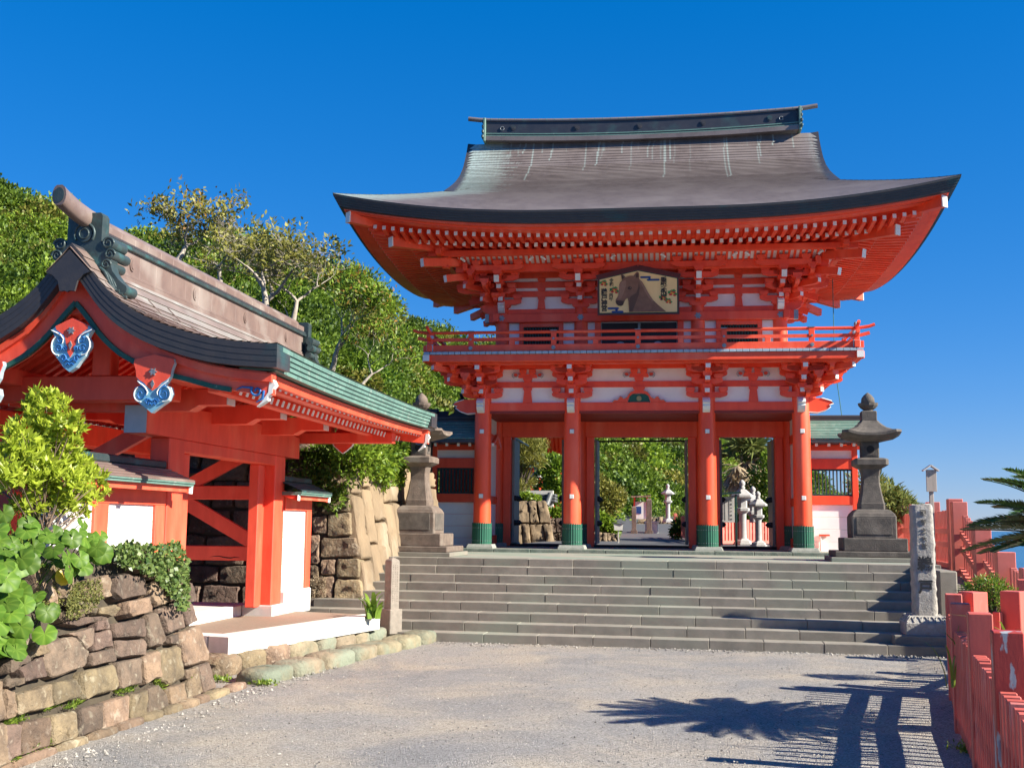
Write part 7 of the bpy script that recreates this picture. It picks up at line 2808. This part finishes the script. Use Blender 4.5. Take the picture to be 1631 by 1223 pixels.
mb.build('lid', V['binblue'], bn)
k = 900
P_ = np.stack([rng.uniform(3.6, 5.3, k), rng.uniform(9, 14, k), np.full(k, 0.)], 1)
P_[:, 0] += (P_[:, 1] - 11) * .2
stuff(leaf_obj('bed_weeds', None, None, P_, norm(rng.normal(size=(k, 3)) * .6 + np.array([0, 0, 1.])), rand_dirs(k), rng.random(k), .22, .03, LF['grass']), 'weeds growing in the bed beyond the near fence', 'weeds')
pc_ = at_y(1412, 795, 33.)
bush('palm_scrub', 'rounded pale green scrub beyond the terrace fence, right of the lantern', [tuple(at_y(x, y, 33.)) for x, y in ((1395, 790), (1410, 792), (1425, 803), (1380, 775), (1440, 812), (1400, 812))], [.55, .5, .42, .5, .35, .6], [420] * 6, .26, .05, LF['palm'], .1, 'bush')

# ================================================================== BACKGROUND
set_frame()
# ---- wooded hill: terrain laid out by bearing from the yard
HX = [-330, -150, 0, 60, 100, 150, 190, 300, 400, 480, 540, 600, 660, 700, 760, 900, 1000, 1100, 1235, 1295, 1350, 1440, 1520]
HY = [190, 235, 276, 302, 340, 352, 348, 352, 358, 386, 414, 462, 484, 497, 520, 570, 605, 642, 697, 745, 790, 806, 813]
D0x = [-330, 560, 650, 800, 1000, 1240, 1520]
D0v = [40, 40, 43, 52, 56, 66, 85]
D1v = [70, 74, 80, 92, 98, 112, 130]
Z0v = [6.0, 6.0, 4.2, 1.3, 1.6, 0., -8]
def bearing(px):
    d = ray(px, 840)
    return Vector((d.x, d.y, 0)).normalized()
def hill_pt(px, t, sink=0.):
    D0, D1, z0 = np.interp(px, D0x, D0v), np.interp(px, D0x, D1v), np.interp(px, D0x, Z0v)
    cyv = np.interp(px, HX, HY)
    b = bearing(px)
    d = ray(px, cyv)
    k = D1 / hypot(d.x, d.y)
    zc = EYE.z + d.z * k
    D = D0 + (D1 - D0) * t
    if t <= 1:
        z = z0 + (zc - z0) * (.35 * t + .65 * t ** 1.35)
    else:
        z = zc - (t - 1) * 14
    return Vector((b.x * D, b.y * D, z - sink))
nb, nt2 = 75, 22
vs = []
for i in range(nb):
    px = -330 + 1850 * i / (nb - 1)
    for j in range(nt2):
        t = -.12 + 1.6 * j / (nt2 - 1)
        vs.append(hill_pt(px, max(t, -.12), 3.2 if t > .02 else 1.2))
idx = np.arange(nb * nt2).reshape(nb, nt2)
f_ = np.stack([idx[:-1, :-1], idx[1:, :-1], idx[1:, 1:], idx[:-1, 1:]], -1).reshape(-1, 4)
structure(link('hill', mesh_np('hill', np.array(vs), f_, [M('forest_floor', (.022, .032, .008), (.04, .045, .012), .4, .95)])))
# canopy
def canopy(name, label, n_, mats_w, pxr, tr, rr_, per, lscale, keep, seed):
    g = np.random.default_rng(seed)
    cs, rs, pr, kind = [], [], [], []
    tries = 0
    while len(cs) < n_ and tries < n_ * 20:
        tries += 1
        px = g.uniform(*pxr)
        t = g.uniform(*tr) ** .85
        p = hill_pt(px, t, 2.3)
        d = Vector(p) - EYE
        w = d.dot(fw)
        sx_, sy_ = 815.5 + F_PX * d.dot(c_r) / w, 611.5 - F_PX * d.dot(c_u) / w
        if not keep(sx_, sy_):
            continue
        r = g.uniform(*rr_) * (1 + .004 * w)
        cs.append(np.array(p))
        rs.append(r)
        kind.append(int(g.choice(len(mats_w), p=mats_w)))
    return cs, rs, kind
keep = lambda x, y: -120 < x < 1480 and (x < 790 or (y > 640 and x < 1250) or x >= 1250) and y < 880
cs, rs, kind = canopy('x', '', 820, (.58, .16, .26), (-120, 1480), (0., 1.0), (1.15, 2.2), 0, 0, keep, 5)
for ki, mt, nm, lb in ((0, 'forest', 'hillside_forest', 'dense evergreen wood covering the hillside'), (1, 'olive', 'hillside_scrub', 'olive and rusty crowns scattered through the hillside wood'), (2, 'bright', 'hillside_thicket', 'bright sunlit thickets on the hillside')):
    P_, D_, N_, T_, Ln = [], [], [], [], []
    for c, r, kk in zip(cs, rs, kind):
        if kk != ki:
            continue
        dist = hypot(c[0], c[1])
        L = (.0030 * dist + .025) * rng.uniform(.7, 1.35)
        k = int(min(2800, 2.5 * 6.28 * r * r / (L * L * .62 * .5)))
        sub = 7
        # a crown is several overlapping lumps
        tb = rng.normal() * .20
        for q in range(sub):
            o_ = rand_dirs(1)[0] * r * .55
            o_[2] = abs(o_[2]) * .7
            rr2 = r * rng.uniform(.42, .62)
            kq = max(20, k // sub)
            p, d, n_, tn = cloud_leaves([c + o_], [rr2], [kq], L, L * .6, up=.2, shell=.55, squash=.85)
            P_.append(p); D_.append(d); N_.append(n_)
            T_.append(np.clip(tn + tb + rng.normal() * .10, 0, 1))
            Ln.append(np.full(kq, L))
    P_, D_, N_, T_, Ln = map(np.concatenate, (P_, D_, N_, T_, Ln))
    n_ = len(P_)
    v, fq = leaf_quads(P_, D_, N_, Ln * (.7 + .6 * rng.random(n_)), Ln * .62 * (.7 + .6 * rng.random(n_)), .15)
    print("LEAVES", nm, len(P_))
    stuff(link(nm, mesh_np(nm, v, fq, [LF[mt]], np.repeat(T_, 4))), lb, 'wood')

# ---- trees told apart above the side gate
def tree(name, label, base, height, mat_b, mat_l, seed, levels=6, leaf=(.17, .08), per=14, clump=.30, r0=.13, lean=(0, 0), leafy=1., spread=.75, second=None, nk=(2, 3), first=.28, shrink=.76, up_=.35, wig=.2):
    t = thing(name, label, 'tree', base)
    limbs, tips = branch_tree(base, height, levels, spread, r0, lean, seed, nk, 5, wig, up_, shrink, first)
    mb = MB()
    for pts, rad, lev in limbs:
        if lev <= 2:
            mb.tube(pts, rad, 8)
    trunk = mb.build('trunk', mat_b, t)
    mb = MB()
    for pts, rad, lev in limbs:
        if lev > 2:
            mb.tube(pts, [max(.006, r) for r in rad], 4)
    mb.build('branches', mat_b, t)
    rr = random.Random(seed)
    zs = [q[0].z for q in tips]
    C_, D0_ = [], []
    for p, d in tips:
        if rr.random() < leafy:
            for _ in range(2):
                C_.append(np.array(p) + rng.normal(size=3) * clump * .5)
                D0_.append(np.array(d))
    if C_:
        P_, D_, N_ = rosettes(C_, D0_, per, .7)
        P_ = P_ + rng.normal(size=P_.shape) * clump * .35
        tone = np.clip(.5 + rng.normal(size=len(P_)) * .25, 0, 1)
        cr = link('crown', leaf_mesh('crown', P_, D_, N_, tone, leaf[0], leaf[1], [mat_l]), t)
        if second:
            k = len(P_) // 6
            sel = rng.choice(len(P_), k)
            link('crown', leaf_mesh('crown', P_[sel] + rng.normal(size=(k, 3)) * .1, D_[sel], N_[sel], rng.random(k), leaf[0], leaf[1], [second]), t)
    return t
def tb(px, py, Y_):
    p = at_y(px, py, Y_)
    return (p.x, p.y, p.z)
tree('pale_tree', 'bare pale-limbed crooked tree rising above the middle of the side gate ridge', tb(398, 530, 31), 4.9, V['barkP'], LF['olive'], 3, 7, (.17, .075), 8, .3, .14, (-.05, 0), .30, .95, up_=.15)
tree('pale_tree', 'pale-limbed tree with tufts of olive leaves nearest the gable ornament', tb(280, 425, 32), 3.2, V['barkP'], LF['olive'], 8, 7, (.17, .075), 8, .3, .11, (-.12, 0), .42, .95, LF['rust'], up_=.15)
tree('pale_tree', 'leaning pale-barked tree with sparse crown left of the main gate roof', tb(425, 520, 30), 4.0, V['barkP'], LF['olive'], 17, 7, (.17, .075), 8, .3, .12, (.35, 0), .30, .95, up_=.15)
tree('pale_tree', 'bare grey tree with tangled twigs between the two taller pale trees', tb(345, 480, 33), 4.0, V['barkP'], LF['olive'], 41, 7, (.18, .08), 7, .3, .11, (.1, 0), .14, .9)
tree('pale_tree', 'bare silvery tree with twisting limbs at the right of the pale trees', tb(462, 535, 32), 3.9, V['barkP'], LF['olive'], 52, 7, (.18, .08), 7, .3, .11, (.2, 0), .12, .9)
tree('broadleaf_tree', 'bushy tree with yellow and rusty leaves right of the side gate ridge', tb(525, 600, 40), 5.0, V['barkP'], LF['bright'], 23, 6, (.18, .075), 16, .36, .12, (.02, 0), 1., .72, LF['rust'])
tree('broadleaf_tree', 'slender leafy tree with spreading branches above the green eave', tb(565, 640, 39), 4.4, V['barkP'], LF['bright'], 31, 5, (.17, .07), 14, .34, .08, (.15, 0), .9, .8, LF['rust'])
tree('broadleaf_tree', 'low leafy tree with bright foliage behind the far end of the side gate ridge', tb(480, 560, 40), 3.8, V['barkP'], LF['bright'], 37, 6, (.18, .08), 14, .36, .10, (-.1, 0), 1., .8)

# ---- seen through the gate ---------------------------------------------------
def white_lantern(px, Y_, zb, h, label, n6=True):
    p = at_y(px, 840, Y_)
    set_frame(p.x, Y_, zb, .2)
    t = thing('stone_lantern', label, 'stone lantern', (0, 0, 0), 'pale granite lanterns behind the gate')
    s = h / 2.0
    def P(name, fn):
        mb = MB()
        fn(mb)
        mb.v = [(x * s * .76, y * s * .76, z * s) for x, y, z in mb.v]
        return mb.build(name, V['wstone'], t)
    P('base', lambda m: (m.lathe([(.42, 0), (.42, .06), (.36, .07), (.34, .13), (.26, .16), (.20, .20)], (0, 0, 0), 6, 0, False)))
    P('shaft', lambda m: m.lathe([(.17, .18), (.155, .25), (.15, .90), (.16, .98)], (0, 0, 0), 18))
    P('middle_platform', lambda m: m.lathe([(.17, .97), (.30, 1.05), (.31, 1.13), (.24, 1.15)], (0, 0, 0), 6, 0, False))
    fb = P('fire_box', lambda m: m.lathe([(.20, 1.15), (.20, 1.42)], (0, 0, 0), 6, 0, False))
    P('lantern_roof', lambda m: m.lathe([(.22, 1.42), (.46, 1.47), (.47, 1.53), (.30, 1.62), (.18, 1.70), (.12, 1.72)], (0, 0, 0), 6, 0, False))
    P('jewel', lambda m: m.lathe([(.10, 1.72), (.13, 1.78), (.08, 1.80), (.13, 1.86), (.13, 1.93), (.05, 2.0), (0, 2.02)], (0, 0, 0), 12))
    set_frame()
    return t
white_lantern(1208, 34.6, 1.32, 1.64, 'nearest white stone lantern behind the right bay of the gate')
white_lantern(1200, 37.5, 1.32, 1.88, 'white stone lantern just behind the nearest one in the right bay')
white_lantern(1183, 36.4, 1.32, 2.05, 'tall white stone lantern beside the notice board in the right bay')
white_lantern(1064, 52, 2.05, 1.75, 'white stone lantern far up the path, seen through the middle bay')
# fences beyond
pa, pb_ = at_y(1125, 860, 35.4), at_y(1250, 860, 38.4)
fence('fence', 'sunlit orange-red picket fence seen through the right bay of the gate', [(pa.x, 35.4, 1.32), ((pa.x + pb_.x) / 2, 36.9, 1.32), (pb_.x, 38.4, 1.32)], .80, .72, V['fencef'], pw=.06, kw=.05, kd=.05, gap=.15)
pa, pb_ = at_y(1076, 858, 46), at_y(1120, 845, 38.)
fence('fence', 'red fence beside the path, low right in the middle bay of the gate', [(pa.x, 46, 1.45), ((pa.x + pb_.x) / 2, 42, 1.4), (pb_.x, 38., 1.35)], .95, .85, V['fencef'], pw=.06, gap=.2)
# notice board
pn, pm_ = at_y(1122, 800, 34.), at_y(1172, 800, 34.)
nb_ = thing('notice_board', 'roofed wooden notice board with columns of small writing in the right bay', 'notice board', (pn.x, 34., 1.33))
for x in (pn.x + .05, pm_.x):
    mb = MB()
    mb.box(x - .03, x + .03, 33.97, 34.03, 1.3, 2.85, 0, .005)
    mb.build('post', V['green_d'], nb_)
mb = MB()
mb.box(pn.x + .08, pm_.x - .05, 33.96, 34.0, 2.02, 2.78, 0, .005)
bd = mb.build('board', V['conc'], nb_)
mb = MB()
rr = random.Random(2)
for c in range(12):
    x = pm_.x - .14 - c * .062
    z = 2.70
    while z > 2.10:
        h = rr.uniform(.012, .03)
        mb.box(x - (.014 if c else .022), x + (.014 if c else .022), 33.955, 33.96, z - h * (1.6 if c == 0 else 1), z)
        z -= h + (.09 if c == 0 else .014)
        if c == 0:
            pass
        if c > 1 and rr.random() < .03:
            break
stuff(mb.build('writing', M('board_ink', (.12, .12, .12), None, rough=.8), bd))
mb = MB()
mb.beam((pn.x - .1, 33.85, 2.82), (pm_.x + .14, 33.85, 2.90), .34, .045)
mb.beam((pn.x - .1, 34.15, 2.83), (pm_.x + .14, 34.15, 2.91), .34, .045)
mb.build('roof', V['green_d'], nb_)
# white sign on a post
p = at_y(985, 866, 37.)
ws = thing('white_sign', 'blank white roofed sign on a thin white post beside the path', 'sign', (p.x, 37, 1.33))
mb = MB()
mb.box(p.x - .02, p.x + .02, 36.99, 37.03, 1.3, 1.75, 0, .004)
mb.build('post', V['conc'], ws)
mb = MB()
mb.prism([(-.13, 0), (.13, 0), (.155, .22), (-.155, .22)], (p.x, 36.97, 1.74), (1, 0, 0), (0, 0, 1), (0, .03, 0))
mb.build('board', V['white'], ws)
mb = MB()
for s in (-1, 1):
    mb.beam((p.x, 36.985, 2.03), (p.x + s * .20, 36.985, 1.97), .10, .02)
mb.build('gable_cap', V['tilegrey'], ws)
# stone faces beside the path
def rock_face(name, label, quad, Y_, cols, rows, mat, seed, slope=.15, rise=.12):
    rr = random.Random(seed)
    t = thing(name, label, 'rocks', tuple(at_y(*quad[3], Y_)))
    o_ = Vector((0, Y_, 0))
    n_ = Vector((.10, -1, slope)).normalized()
    ax = Vector((1, .10, 0)).normalized()
    az = ax.cross(-n_)
    az = az if az.z > 0 else -az
    P = [at_plane(*q, o_, n_) for q in quad]
    uv = [((p - o_).dot(ax), (p - o_).dot(az)) for p in P]
    def bil(u, v):
        a = (uv[0][0] * (1 - u) + uv[1][0] * u, uv[0][1] * (1 - u) + uv[1][1] * u)
        b = (uv[3][0] * (1 - u) + uv[2][0] * u, uv[3][1] * (1 - u) + uv[2][1] * u)
        return (a[0] * (1 - v) + b[0] * v, a[1] * (1 - v) + b[1] * v)
    for r in range(rows):
        cut = [0] + sorted(min(.95, max(.05, (k + rr.uniform(-.3, .3)) / cols)) for k in range(1, cols)) + [1]
        for a_, b_ in zip(cut[:-1], cut[1:]):
            v0, v1 = r / rows, (r + 1) / rows
            g = .005
            q = [bil(a_ + g, v0 + g), bil((a_ + b_) / 2, v0 + g * rr.uniform(-1, 2)), bil(b_ - g, v0 + g), bil(b_ - g + rr.uniform(-.03, .03), (v0 + v1) / 2), bil(b_ - g, v1 - g), bil(a_ + g, v1 - g), bil(a_ + g + rr.uniform(-.03, .03), (v0 + v1) / 2)]
            pillow(q[::-1], o_, ax, az, n_, .4, rise * rr.uniform(.6, 1.3), jit=.02, rnd=rr).build('stone', mat, t)
    mb = MB()
    mb.add([o_ + ax * u[0] + az * u[1] - n_ * .1 for u in uv], [(0, 1, 2, 3)])
    mb.build('packed_earth', V['soil'], t)
    return t
rock_face('rocky_bank', 'sunlit tan rock face seen through the left bay of the gate', [(812, 798), (870, 798), (886, 872), (812, 872)], 38.5, 4, 2, V['cliff'], 3, .25, .16)
rock_face('rocky_bank', 'small grey-brown stone wall beside the second column of the gate', [(872, 826), (900, 824), (902, 872), (884, 872)], 39.5, 2, 2, V['rockD'], 4, .1)
rock_face('rocky_bank', 'low tan stone bank along the left of the path in the middle bay', [(938, 846), (985, 850), (990, 872), (938, 874)], 40., 7, 1, V['cliff'], 5, .1)
rock_face('rocky_bank', 'orange-brown earth bank behind the small shrine in the middle bay', [(1020, 825), (1085, 828), (1085, 858), (1000, 858)], 60., 7, 3, V['cliff'], 6, .5, .3)
# tile-capped white wall above the rock face
tw_ = thing('tile_capped_wall', 'white wall with grey tile cap above the rock face in the left bay', 'wall', tuple(at_y(860, 815, 43.)))
a_, b_ = at_y(812, 784, 43.), at_y(888, 784, 43.)
mb = MB()
mb.box(a_.x, b_.x - .18, 43.0, 43.3, 2.2, 3.2)
mb.build('wall', V['conc'], tw_)
for k in range(3):
    mb = MB()
    z = a_.z - .06 - .11 * k
    mb.box(a_.x, b_.x - .05, 42.75 - .06 * k, 43.55 + .06 * k, z - .09, z, 0, .02)
    mb.build('tile_course', V['tilegrey'], tw_)
mb = MB()
mb.tube([Vector((b_.x - .25, 42.75, a_.z - .05)), Vector((b_.x - .33, 42.6, a_.z - .35)), Vector((b_.x - .38, 42.5, a_.z - .50))], .11, 8)
mb.build('end_tile', V['tilegrey'], tw_)
# red-roofed buildings behind
def eave_bit(name, label, quad, Y_, n_, topmat):
    """a piece of far roof: sloping underside with rafters and a coloured top"""
    t = thing(name, label, 'building', tuple(at_y(*quad[3], Y_)))
    P = [at_y(x, y, Y_ + dy) for (x, y), dy in zip(quad, (1.2, 1.2, 0, 0))]
    mb = MB()
    mb.add([P[0], P[1], P[2], P[3]], [(0, 1, 2, 3)])
    mb.add([P[0] + Vector((0, 0, .10)), P[1] + Vector((0, 0, .10)), P[2] + Vector((0, 0, .08)), P[3] + Vector((0, 0, .08))], [(3, 2, 1, 0)])
    mb.build('soffit', V['verm'], t)
    for i in range(n_):
        u = (i + .5) / n_
        a = P[0] * (1 - u) + P[1] * u + Vector((0, 0, -.05))
        b = P[3] * (1 - u) + P[2] * u + Vector((0, 0, -.05))
        mb = MB()
        mb.beam(a, b, .09, .10)
        mb.build('rafter', V['verm'], t)
    mb = MB()
    q = [P[3] + Vector((0, -.05, .05)), P[2] + Vector((0, -.05, .05)), P[2] + Vector((.1, -.05, .22)), P[3] + Vector((-.1, -.05, .22))]
    mb.add(q + [p + Vector((0, 1.4, .55)) for p in q], [(0, 1, 2, 3), (3, 2, 6, 7), (0, 3, 7, 4), (1, 5, 6, 2)])
    mb.build('roof', topmat, t)
    # wall under the roof, standing on the ground behind the trees
    mb = MB()
    cx_ = (P[0].x + P[1].x) / 2
    mb.box(P[0].x + .1, P[1].x - .1, Y_ + 1.2, Y_ + 4, 1.3, max(P[0].z, P[1].z) - .05)
    mb.build('wall', V['verm'], t)
    return t
eave_bit('shrine_building', 'vermilion eaves of a further shrine building at the top of the left bay', [(872, 722), (930, 722), (930, 690), (868, 690)], 46., 9, V['patina'])
eave_bit('shrine_building', 'small green-topped vermilion roof among the trees in the left bay', [(842, 757), (858, 757), (862, 747), (834, 746)], 50., 6, V['patina'])
white_lantern(853, 47, 2.6, 1.7, 'grey stone lantern half hidden among trees in the left bay')
# small wayside shrine by the path
p = at_y(1021, 858, 53)
hut = thing('wayside_shrine', 'tiny roofed noticeboard shrine with white poster beside the far path', 'shrine', (p.x, 53, 1.7))
mb = MB()
for x in (-.30, .30):
    mb.box(p.x + x - .04, p.x + x + .04, 52.9, 53.0, 1.6, 3.2)
mb.build('post', V['verm'], hut)
mb = MB()
mb.box(p.x - .30, p.x + .30, 52.93, 52.98, 2.2, 3.0)
mb.build('board', V['white'], hut)
mb = MB()
mb.box(p.x - .24, p.x + .02, 52.91, 52.93, 2.45, 2.78)
mb.build('poster', V['navy'], hut)
mb = MB()
mb.beam((p.x - .45, 52.8, 3.22), (p.x + .45, 52.8, 3.26), .6, .07)
mb.build('roof', V['rock'], hut)
for (x, h, wd, lb) in ((1010, 1.15, .10, 'plain stone post left of the wayside shrine'), (1034, 1.5, .12, 'stone post with cap right of the wayside shrine')):
    q = at_y(x, 858, 51.5)
    t = thing('stone_post', lb, 'stone post', (q.x, 51.5, 1.55))
    mb = MB()
    mb.sq([(wd, 1.5), (wd, 1.55 + h), (wd * .6, 1.62 + h)], (q.x, 51.5, 0), 0, .08)
    mb.build('shaft', V['lantern'], t)
    mb = MB()
    mb.sq([(wd * 1.5, 1.45), (wd * 1.5, 1.68)], (q.x, 51.5, 0), 0, .08)
    mb.build('post_base', V['lantern'], t)
q = at_y(1038, 850, 52.5)
t = thing('offering_box', 'white stone offering stand right of the wayside shrine', 'stand', (q.x, 52.5, 1.6))
mb = MB()
mb.sq([(.30, 1.5), (.30, 2.0), (.34, 2.02), (.34, 2.1)], (q.x, 52.5, 0), 0, .05)
mb.build('body', V['conc'], t)
# dark awning rail across the middle bay
a_, b_ = at_y(940, 703, 33.), at_y(1105, 702, 33.)
mb = MB()
mb.tube([a_, b_], .03, 6)
tag(mb.build('curtain_rod', V['black']), 'thin dark rod across the top of the middle bay behind the gate', 'rod')
# pine in the left bay, shrubs, palm in the right bay
def pine_tree(label, base, pads, seed):
    t = thing('pine_tree', label, 'tree', base)
    mb = MB()
    b = Vector(base)
    P_, D_, N_ = [], [], []
    for (q, r) in pads:
        q = Vector(q)
        mb.tube([b + Vector((0, 0, .5)), (b + q) / 2 + Vector((.15, 0, .5)), q], [.09, .06, .02], 6)
        k = int(900 * (r / .6) ** 2)
        d = rand_dirs(k)
        P_.append(np.array(q) + d * np.array([r, r, r * .55]) * (.4 + .6 * rng.random((k, 1))))
        D_.append(norm(d * .4 + rng.normal(size=(k, 3)) * .6 + np.array([0, 0, .55])))
        N_.append(rand_dirs(k))
    mb.tube([b + Vector((0, 0, -.5)), b + Vector((.05, 0, .6)), b + Vector((-.1, 0, 1.8))], [.13, .11, .06], 7)
    mb.build('trunk', V['bark'], t)
    P_, D_, N_ = map(np.concatenate, (P_, D_, N_))
    link('crown', leaf_mesh('crown', P_, D_, N_, np.clip(.4 + rng.normal(size=len(P_)) * .25, 0, 1), .22, .028, [LF['olive']]), t)
    return t
pb0 = at_y(818, 830, 41)
pine_tree('pine tree with soft olive needles seen through the left bay of the gate', (pb0.x, 41, 2.0), [(tuple(at_y(x, y, 41 + random.uniform(-.6, .6))), r) for x, y, r in ((825, 705, .6), (845, 712, .7), (830, 730, .6), (850, 735, .5), (828, 755, .45), (822, 775, .4), (842, 770, .3))], 3)
bush('leafy_shrub', 'light green leafy shrub on top of the rock face in the left bay', [tuple(at_y(x, y, 39.3)) for x, y in ((825, 792), (840, 793), (853, 797))], [.22, .20, .18], [260] * 3, .14, .07, LF['bright'], .15)
bush('leafy_shrub', 'small bright shrub at the foot of the white wall in the left bay', [tuple(at_y(x, y, 41)) for x, y in ((880, 820), (890, 818))], [.24, .22], [300] * 2, .13, .07, LF['bright'], .1)
bush('leafy_shrub', 'broad-leaved shrubs left of the white sign in the middle bay', [tuple(at_y(x, y, 41.)) for x, y in ((948, 830), (960, 838), (972, 845), (945, 845))], [.42, .40, .28, .3], [420] * 4, .20, .13, LF['bright'], .1)
bush('leafy_shrub', 'olive rounded bush behind the left side of the middle bay', [tuple(at_y(x, y, 46)) for x, y in ((950, 790), (965, 800), (955, 815), (945, 770), (975, 790))], [.75, .7, .6, .6, .6], [800] * 5, .15, .07, LF['olive'], -.05)
bush('leafy_shrub', 'bright round bush beside the second column in the left bay', [tuple(at_y(x, y, 45)) for x, y in ((878, 760), (890, 755), (872, 785), (890, 790), (880, 740))], [.7, .6, .6, .6, .5], [700] * 5, .16, .09, LF['bright'], -.05)
bush('leafy_shrub', 'dark shrub above the red fence low in the middle bay', [tuple(at_y(x, y, 44)) for x, y in ((1085, 838), (1095, 830), (1078, 848), (1100, 845))], [.35, .4, .25, .35], [420] * 4, .13, .07, LF['forest'], .0)
bush('leafy_shrub', 'leafy bush behind the notice board and white lanterns', [tuple(at_y(x, y, 40)) for x, y in ((1180, 830), (1195, 835), (1165, 840), (1222, 825), (1235, 790), (1225, 760), (1238, 740), (1215, 780))], [.35, .35, .3, .4, .7, .7, .6, .6], [420] * 8, .17, .10, LF['bright'], -.05)
# fan palm with a skirt of dead fronds
pp = at_y(1187, 770, 42)
palm = thing('fan_palm', 'fan palm with a hanging skirt of dead straw fronds behind the right bay', 'palm', (pp.x, 42, 1.3))
mb = MB()
cz = at_y(1187, 738, 42).z
mb.tube([Vector((pp.x, 42, 1.0)), Vector((pp.x + .05, 42, 2.4)), Vector((pp.x, 42, cz))], [.2, .17, .17], 10)
mb.build('trunk', V['bark'], palm)
def fan(c, az, el, R_, mat, hang, seed, nleaf=26):
    rr = np.random.default_rng(seed)
    d = np.array([cos(az) * cos(el), sin(az) * cos(el), sin(el)])
    st = np.array(c)
    hub = st + d * R_ * .75
    side = norm(np.cross(d, np.array([0, 0, 1.0]))[None])[0]
    upv = np.cross(side, d)
    P_, D_, N_ = [], [], []
    for i in range(nleaf):
        a = -1.5 + 3.0 * i / (nleaf - 1)
        q = d * cos(a) + side * sin(a) + np.array([0, 0, -hang * rr.uniform(.3, 1.5)]) + rr.normal(size=3) * (.06 if hang < .3 else .28)
        P_.append(hub); D_.append(q); N_.append(upv + rr.normal(size=3) * .2)
    v, f_ = leaf_quads(np.array(P_), norm(np.array(D_)), norm(np.array(N_)), R_ * (.75 + .3 * rr.random(nleaf)), .09, .05)
    o = link('frond', mesh_np('frond', v, f_, [mat], np.repeat(np.clip(.5 + rr.normal(size=nleaf) * .22, 0, 1), 4)), palm)
    mb = MB()
    mb.tube([Vector(st), Vector(hub)], [.022, .014], 4)
    mb.build('stalk', mat, o)
pr_ = random.Random(4)
for i in range(18):
    fan((pp.x, 42, cz + .1), 2 * pi * i / 18 * 2.4, pr_.uniform(.2, 1.4), pr_.uniform(.75, 1.0), LF['palm'], pr_.uniform(.15, .6), 300 + i)
for i in range(40):
    fan((pp.x + pr_.uniform(-.15, .15), 41.7, cz + .1 - pr_.uniform(.05, .7)), 2 * pi * i / 40 * 1.7, pr_.uniform(-1.2, -.2), pr_.uniform(.5, .8), LF['straw'], pr_.uniform(.35, .9), 400 + i)
c2_ = at_y(1212, 728, 42)
for i in range(16):
    fan((c2_.x + pr_.uniform(-.25, .25), 42.2, c2_.z + pr_.uniform(-.1, .2)), pr_.uniform(0, 6.28), pr_.uniform(-.9, .2), pr_.uniform(.5, .75), LF['straw'], pr_.uniform(.3, 1.0), 500 + i)
